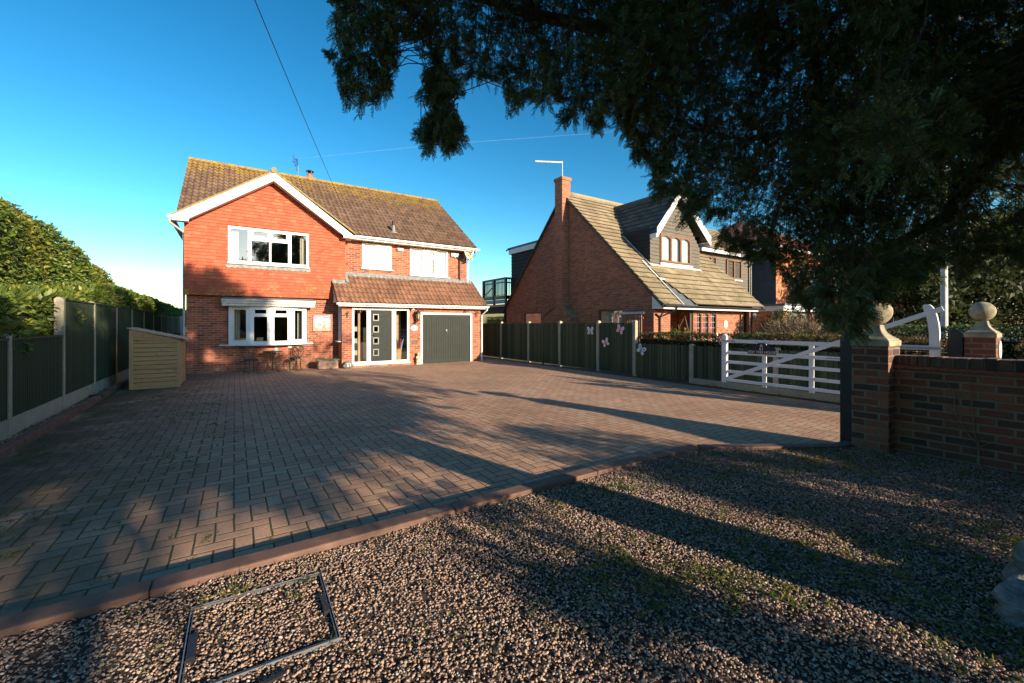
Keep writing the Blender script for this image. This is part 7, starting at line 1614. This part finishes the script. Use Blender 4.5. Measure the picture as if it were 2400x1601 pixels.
def sprays(cl, nshoot, nspray, npair, sl, nl, nw, seed, droop=0.5, slen=1.6, ext=0.06):
    """drooping shoots carrying alternate flat sprays, each with two ranks of needles"""
    rg = np.random.default_rng(seed); M_ = len(cl)*nshoot
    c = np.repeat(cl[:, :3], nshoot, 0); r = np.repeat(cl[:, 3], nshoot)
    base = np.repeat(norm(rg.normal(0, 0.5, (len(cl), 3)) + np.array([0, 0, -droop])), nshoot, 0)
    sd = norm(base + rg.normal(0, 0.45, (M_, 3))); Ls = (slen*r+ext)*rg.uniform(0.7, 1.2, M_)
    st = c + norm(rg.normal(0, 1, (M_, 3)))*(rg.uniform(0, 1, M_)**0.5*r*0.75)[:, None] - sd*(Ls*0.55)[:, None]
    sag = np.array([0, 0, -0.22])
    ss = norm(np.cross(sd, rg.normal(0, 1, (M_, 3)) + np.array([0, 0, 0.6])))
    T = np.linspace(0.12, 1.0, nspray)
    P = st[:, None] + sd[:, None]*(Ls[:, None]*T)[..., None] + sag*(Ls[:, None]*T**2)[..., None]
    alt = np.where(np.arange(nspray) % 2 == 0, 1.0, -1.0); alt[-1] = 0.0
    d = norm(sd[:, None]*0.75 + ss[:, None]*(alt*0.85)[None, :, None] + rg.normal(0, 0.22, (M_, nspray, 3)))
    P = P.reshape(-1, 3); d = d.reshape(-1, 3); side0 = np.repeat(ss, nspray, 0); K_ = len(P)
    nrm0 = norm(np.cross(d, side0) + rg.normal(0, 0.35, (K_, 3))); side = norm(np.cross(nrm0, d)); nrm = np.cross(d, side)
    L = sl*rg.uniform(0.7, 1.25, K_)
    t = (np.arange(npair)+0.6)/npair
    B = P[:, None] + d[:, None]*(L[:, None]*t)[..., None] + np.array([0, 0, -0.15])*(L[:, None]*t**2)[..., None]
    res = []
    for sg in (-1, 1):
        taper = (1.0-0.45*t**3)*(0.8+0.2*np.sin(np.pi*np.minimum(1, t*1.6)))
        nd = norm(d[:, None]*0.62 + sg*side[:, None]*0.85 + nrm[:, None]*rg.normal(0.05, 0.15, (K_, npair, 1)) + rg.normal(0, 0.08, (K_, npair, 3)))
        ln = nl*taper[None]*rg.uniform(0.8, 1.1, (K_, npair))
        wv = norm(np.cross(nd, nrm[:, None]))*nw
        V = np.stack([B-wv*0.3, B+nd*ln[..., None]*0.5+wv*0.5, B+nd*ln[..., None], B+nd*ln[..., None]*0.5-wv*0.5], 2)
        res.append(V.reshape(-1, 3))
    def ribbon(e0, e1, w):
        dv = norm(e1-e0); sv = norm(np.cross(dv, np.array([0.37, 0.55, 0.75])))*w; uv_ = np.cross(dv, sv)
        return np.concatenate([np.stack([e0-sv, e0+sv, e1+sv*0.5, e1-sv*0.5], 1), np.stack([e0-uv_, e0+uv_, e1+uv_*0.5, e1-uv_*0.5], 1)]).reshape(-1, 3)
    stem = np.concatenate([ribbon(P, P+d*L[:, None], 0.0013), ribbon(st, st+sd*Ls[:, None]*0.5+sag*Ls[:, None]*0.25, 0.0024), ribbon(st+sd*Ls[:, None]*0.5+sag*Ls[:, None]*0.25, st+sd*Ls[:, None]+sag*Ls[:, None], 0.0018)])
    return np.concatenate(res), stem, None
V1, S1, _ = sprays(CL, 4, 9, 8, 0.066, 0.028, 0.0072, 31)
F1 = np.arange(len(V1)).reshape(-1, 4)
# rest of the crown, above and behind the viewer: coarser sprays
far = []
for P, a, b in limbs[5:]:
    for k in range(46):
        s = rgy.uniform(0.35, 1.15)*(len(P)-1); i = min(int(s), len(P)-2); f = s-i; p = np.array(P[i])*(1-f)+np.array(P[i+1])*f
        far.append([*(p + rgy.normal(0, 0.55, 3)*np.array([1, 1, 0.6])), rgy.uniform(0.2, 0.36)])
for k in range(300):
    a = rgy.uniform(0, 6.28); z = rgy.uniform(3.6, 8.0); q = rgy.uniform(0.3, 1)**0.6*(2.9 if z < 6 else 2.9*(8.6-z)/2.6)
    far.append([3.5+q*math.cos(a), -0.5+q*math.sin(a), z, rgy.uniform(0.22, 0.4)])
for k in range(330):
    far.append([rgy.uniform(2.0, 5.4), rgy.uniform(-3.0, -0.6), rgy.uniform(2.4, 5.2), rgy.uniform(0.22, 0.38)])
for k in range(36):
    far.append([rgy.uniform(4.6, 6.4), rgy.uniform(-2.6, -1.3), rgy.uniform(0.5, 2.0), rgy.uniform(0.2, 0.32)])
for k in range(12):
    far.append([rgy.uniform(2.4, 3.0), rgy.uniform(-1.9, -1.2), rgy.uniform(0.45, 1.5), rgy.uniform(0.15, 0.25)])
far = np.array(far)
# keep the coarse part of the crown out of the picture itself
xc = far[:, 0]*math.cos(R(YAW))-far[:, 1]*math.sin(R(YAW)); zc = far[:, 0]*math.sin(R(YAW))+far[:, 1]*math.cos(R(YAW))
el = (far[:, 2]-1.6)/np.maximum(zc, 0.05); az = xc/np.maximum(zc, 0.05)
far = far[((zc < 0.3) | (el > 0.95) | (az > 1.6)) & ((far[:, 0] < 5.3) | (far[:, 2] < 4.2))]
V2, S2, _ = sprays(far, 5, 8, 4, 0.22, 0.085, 0.034, 33, 0.5, 1.8, 0.1)
# tight fine twigs between clumps and boughs
LP = np.concatenate([np.array([np.array(P[i])*(1-f)+np.array(P[i+1])*f for i in range(len(P)-1) for f in (0, .25, .5, .75)]) for P, a, b in limbs])
tv = []
for q in range(0, len(CL)):
    c = CL[q, :3] + np.array([0, 0, CL[q, 3]*0.5]); dd = np.linalg.norm(LP-c, axis=1) + np.where(LP[:, 2] < c[2], 0.6, 0); j = int(np.argmin(dd)); e = LP[j]
    if q % 2 and dd[j] > 0.5: continue
    if dd[j] > 1.3: e = c + np.array([0.1, -0.1, 0.5])
    mid = (c+e)/2 + np.array([0, 0, 0.10]) + rgy.normal(0, 0.05, 3); pts = [c - np.array([0, 0, CL[q, 3]]), c, mid, e]
    for a, b in zip(pts, pts[1:]):
        dv = norm((b-a)[None])[0]; s_ = norm(np.cross(dv, [0.3, 0.5, 0.8])[None])[0]*0.0035; u_ = np.cross(dv, s_)
        tv += [a-s_, a+s_, b+s_, b-s_, a-u_, a+u_, b+u_, b-u_]
TV = np.array(tv); ST = np.concatenate([S1, S2, TV]); npmesh('twigs', ST, np.arange(len(ST)).reshape(-1, 4), MT['bark'], Y)
VV = np.concatenate([V1, V2]); npmesh('crown', VV, np.arange(len(VV)).reshape(-1, 4), MT['yew'], Y)

# trees across the road behind the viewer: they throw the long shadows and show in the window glass
for q, (x, y, h, r, zb, n_, lab) in enumerate(((1.2, -12.0, 7.0, 1.7, 4.1, 5500, 'narrow high crowned tree across the road behind the viewer'), (2.8, -12.6, 7.6, 2.2, 4.8, 7500, 'broad high crowned tree across the road behind the viewer'), (-7.5, -15, 8.0, 3.2, 1.2, 5000, 'rounded tree across the road facing the left fence'))):
    tree('roadside_tree', lab, x, y, h, r, zb, MT['dark_leaf'], n_, 0.34, 0.16, 80+q, 'roadside trees behind the viewer', lean=(2.6 if q == 1 else 0, 0))
for q, (x0, x1, hh) in enumerate(((-34, -3, 3.6), (-2.9, 16, 3.2), (16.2, 40, 3.8))):  # unseen hedge added to keep low bright sky out of the glass
    rg = np.random.default_rng(90+q); n = 5200; t = thing('added_hedge', ['added hedge unseen behind the viewer, left length', 'added hedge unseen behind the viewer, middle length', 'added hedge unseen behind the viewer, right length'][q], 'hedge', ((x0+x1)/2, -19, 0), 'added hedges behind the viewer')
    xx = rg.uniform(x0, x1, n); s_ = rg.uniform(0, hh+1.2, n); fc = s_ < hh; zz = np.where(fc, s_, hh)+0.25*wav(xx, s_, 0.5, 3); yy = np.where(fc, -18.0, -18.0-(s_-hh))+0.2*wav(xx, zz, 0.8, 4)
    V, F = leaves(np.stack([xx, yy, zz], 1), rg.normal(0, 1, (n, 3))+np.array([0, 0.6, 0.2]), rg.normal(0, 1, (n, 3))+np.array([0, 1, 0.5]), 0.4*rg.uniform(0.6, 1.2, n), 0.2*rg.uniform(0.7, 1.2, n)); npmesh('foliage', V, F, MT['dark_leaf'], t)
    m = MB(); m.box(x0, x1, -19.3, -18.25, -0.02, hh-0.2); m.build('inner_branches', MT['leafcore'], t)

# ---------------------------------------------------------------- loose gravel
def stones(name, P, r0, r1, seed, mat):
    rg = np.random.default_rng(seed); n = len(P)
    bm = bmesh.new(); bmesh.ops.create_icosphere(bm, subdivisions=1, radius=1.0); bv = np.array([v.co[:] for v in bm.verts]); bf = np.array([[v.index for v in f.verts] for f in bm.faces]); bm.free()
    a_ = rg.uniform(0, 2*np.pi, n); tx, ty = rg.normal(0, 0.32, (2, n)); ca, sa, z_ = np.cos(a_), np.sin(a_), np.zeros(n)
    Rz = np.stack([np.stack([ca, -sa, z_], 1), np.stack([sa, ca, z_], 1), np.stack([z_, z_, z_+1], 1)], 1)
    Rx = np.stack([np.stack([z_+1, z_, z_], 1), np.stack([z_, np.cos(tx), -np.sin(tx)], 1), np.stack([z_, np.sin(tx), np.cos(tx)], 1)], 1)
    Ry = np.stack([np.stack([np.cos(ty), z_, np.sin(ty)], 1), np.stack([z_, z_+1, z_], 1), np.stack([-np.sin(ty), z_, np.cos(ty)], 1)], 1)
    Q = np.einsum('nij,njk,nkl->nil', Rx, Ry, Rz)
    sc = (r0+(r1-r0)*rg.uniform(0, 1, (n, 1))**1.5)*np.stack([rg.uniform(0.8, 1.35, n), rg.uniform(0.7, 1.1, n), rg.uniform(0.35, 0.62, n)], 1)
    nb = bv[None]*(1+rg.normal(0, 0.22, (n, len(bv), 1)))
    V = np.einsum('nij,nvj->nvi', Q, nb*sc[:, None]) + P[:, None]
    F = (bf[None] + (np.arange(n)*len(bv))[:, None, None]).reshape(-1, 3)
    return V.reshape(-1, 3), F
def in_bed(x, y):
    lim = np.where(x < 4.75, 3.085, np.where(x < 6.3, 3.0-(x-4.75)*0.595, 2.04))
    return (y < lim) & (x < 6.68) & ~((x > 6.5) & (y > 1.68))
def pick(n, x0, x1, y0, y1, seed):
    rg = np.random.default_rng(seed); x = rg.uniform(x0, x1, n); y = rg.uniform(y0, y1, n)
    xc = x*math.cos(R(YAW))-y*math.sin(R(YAW)); zc = x*math.sin(R(YAW))+y*math.cos(R(YAW))
    k = in_bed(x, y) & (zc > 1.35) & (np.abs(xc) < zc*1.5+0.3)
    return x[k], y[k], zc[k]
x, y, zc = pick(190000, -2.6, 6.7, -1.2, 3.1, 41)
k = NR.uniform(0, 1, len(x)) < np.clip(4.2/np.maximum(zc, 0.1), 0.45, 1); x, y, zc = x[k], y[k], zc[k]
edge = lambda x, y: 0.004*np.sin(x*5+1)+0.004*np.sin(y*7+x*3)
P = np.stack([x, y, 0.062+NR.uniform(-0.002, 0.008, len(x))+edge(x, y)], 1)
incov = (x > -0.2) & (x < 0.44) & (y > 2.18) & (y < 2.83); P[incov, 2] -= 0.003
V, F = stones('gravel', P, 0.0045, 0.0100, 42, None)
o = npmesh('gravel', V, F, MT['stones']); o['kind'] = 'stuff'
rg = np.random.default_rng(43); n = 5200; y = 3.25 + 12.0*rg.uniform(0, 1, n)**1.3; x = rg.uniform(-2.55, -2.35, n) ; P = np.stack([x, y, np.full(n, 0.063)+rg.uniform(-0.003, 0.008, n)], 1)
V, F = stones('border_gravel', P, 0.007, 0.016, 44, None); o = npmesh('border_gravel', V, F, MT['stones']); o['kind'] = 'stuff'

# weeds, moss tufts, fallen needles
def tufts(C_, blades, L, Wd, seed, flat=0.3):
    rg = np.random.default_rng(seed); n = len(C_)*blades; P = np.repeat(C_, blades, 0) + np.concatenate([rg.normal(0, 0.02, (n, 2)), np.zeros((n, 1))], 1)
    d = norm(rg.normal(0, 1, (n, 3))*np.array([1, 1, flat]) + np.array([0, 0, 0.45])); d[:, 2] = np.abs(d[:, 2])
    return leaves(P, d, rg.normal(0, 1, (n, 3))+np.array([0, 0, 1]), L*rg.uniform(0.4, 1.2, n), Wd*rg.uniform(0.6, 1.3, n))
rg = np.random.default_rng(51); parts_ = []
n = 1500; x = 1.2+5.3*rg.uniform(0, 1, n)**0.75; y = rg.uniform(-0.2, 2.95, n); k = in_bed(x, y) & (wav(x, y, 1.0, 5) > -0.10); x, y = x[k], y[k]
parts_.append(tufts(np.stack([x, y, np.full(len(x), 0.07)], 1), 10, 0.030, 0.007, 52, 0.5))
n = 240; x = rg.uniform(2.2, 6.3, n); y = rg.uniform(0.2, 2.9, n); k = in_bed(x, y) & (wav(x, y, 1.0, 5) > 0.15); x, y = x[k], y[k]
cxy = np.stack([rg.uniform(1.8, 5.4, 16), rg.uniform(0.2, 2.5, 16)], 1); cc_ = np.repeat(cxy, 14, 0) + rg.normal(0, 0.16, (16*14, 2)); kk = in_bed(cc_[:, 0], cc_[:, 1])
parts_.append(tufts(np.concatenate([cc_[kk], np.full((kk.sum(), 1), 0.07)], 1), 14, 0.036, 0.008, 62, 0.5))
parts_.append(tufts(np.stack([x, y, np.full(len(x), 0.075)], 1), 20, 0.042, 0.011, 53, 0.4))
n = 90; x = rg.uniform(-1.0, 3.0, n); y = rg.uniform(1.4, 3.0, n); k = in_bed(x, y); x, y = x[k], y[k]
parts_.append(tufts(np.stack([x, y, np.full(len(x), 0.07)], 1), 7, 0.04, 0.005, 54, 0.8))
n = 9; cx_ = np.array([-0.02, 0.05, -0.15, 0.38, 0.30, -0.1, 2.0, 2.5, 3.3]); cy_ = np.array([2.86, 2.85, 2.83, 2.78, 2.62, 2.0, 1.6, 1.2, 1.9])
parts_.append(tufts(np.stack([cx_, cy_, np.full(n, 0.075)], 1), 16, 0.10, 0.007, 55, 0.9))
V, F = join(parts_); o = npmesh('weeds', V, F, MT['weed']); o['kind'] = 'stuff'
parts_ = []
n = 1100; x = -2.2+2.2*rg.uniform(0, 1, n)**1.5; y = 3.6+9.5*rg.uniform(0, 1, n)**1.2; k = wav(x, y, 1.4, 9) > 0.05; x, y = x[k], y[k]
parts_.append(tufts(np.stack([x, y, np.full(len(x), 0.003)], 1), 12, 0.024, 0.009, 56, 0.25))
n = 40; x = rg.uniform(-1.9, 1.5, n); y = rg.uniform(3.4, 8, n)
parts_.append(tufts(np.stack([x, y, np.full(n, 0.003)], 1), 9, 0.035, 0.006, 57, 0.4))
n = 60; x = rg.uniform(10.02, 10.18, n); y = rg.uniform(2.5, 15, n); parts_.append(tufts(np.stack([x, y, np.full(n, 0.02)], 1), 10, 0.06, 0.012, 58, 0.4))
n = 30; x = rg.uniform(-2.52, -2.36, n); y = rg.uniform(5, 14, n); parts_.append(tufts(np.stack([x, y, np.full(n, 0.07)], 1), 10, 0.06, 0.02, 59, 0.4))
V, F = join(parts_); o = npmesh('moss', V, F, MT['weed']); o['kind'] = 'stuff'
n = 15000; x = 0.3+6.3*rg.uniform(0, 1, n)**0.7; y = rg.uniform(-0.3, 3.0, n); k = in_bed(x, y) & (wav(x, y, 1.6, 15)+0.12*(x-2.5) > 0.0); x, y = x[k], y[k]; n = len(x)
V, F = leaves(np.stack([x, y, 0.084+rg.uniform(0, 0.012, n)+edge(x, y)], 1), norm(rg.normal(0, 1, (n, 3))*np.array([1, 1, 0.15])), rg.normal(0, 0.4, (n, 3))+np.array([0, 0, 1]), rg.uniform(0.015, 0.05, n), rg.uniform(0.003, 0.006, n)); o = npmesh('fallen_needles', V, F, MT['litter']); o['kind'] = 'stuff'

# ---------------------------------------------------------------- wires, pole, trail
t = thing('overhead_cable', 'thin dark telephone wire slanting down to the house eaves', 'cable', (3.7, 16.5, 5.0)); A, Bq = Vector((3.82, 16.45, 4.97)), Vector((-3.31, -6.4, 5.15)); m = MB()
pts_ = [A.lerp(Bq, k/30) + Vector((0, 0, -0.36*(1-(2*k/30-1)**2) + 0.0)) for k in range(31)]
m.tube(pts_, 0.0045, 6); m.build('wire', MT['copper_cable'], t)
t = thing('street_pole', 'slim pale pole standing behind the gate heel', 'pole', (13.0, 2.51, 0)); m = MB(); m.tube([(13.0, 2.51, 0), (12.95, 2.51, 5.6)], [0.065, 0.05], 14); m.build('shaft', MT['offwhite'], t); m = MB(); m.box(12.86, 12.96, 2.36, 2.46, 4.6, 4.85); m.tube([(12.95, 2.51, 5.5), (12.6, 2.2, 5.62)], 0.02, 6); m.build('bracket', MT['grey_metal'], t)
def m_trail():
    t_ = NT('vapour trail'); t_.t.nodes.remove(t_.b); tr_ = t_.n('BsdfTransparent'); df = t_.n('BsdfDiffuse'); df.inputs['Color'].default_value = (0.95, 0.96, 1, 1); mx = t_.n('MixShader'); mx.inputs[0].default_value = 0.035; t_.set(mx.inputs[1], tr_.outputs[0]); t_.set(mx.inputs[2], df.outputs[0]); t_.set(t_.out.inputs['Surface'], mx.outputs[0]); return t_.m
def sky_pt(ax, bz, d): c, s = math.cos(R(YAW)), math.sin(R(YAW)); return Vector((ax*c+s, -ax*s+c, bz))*d + Vector((0, 0, 1.6))
m = MB(); m.tube([sky_pt(-0.506, 0.392, 7000), sky_pt(-0.18, 0.425, 6900), sky_pt(0.27, 0.458, 6800)], [3, 7, 4], 8); o = m.build('vapour_trail', m_trail()); o['kind'] = 'stuff'
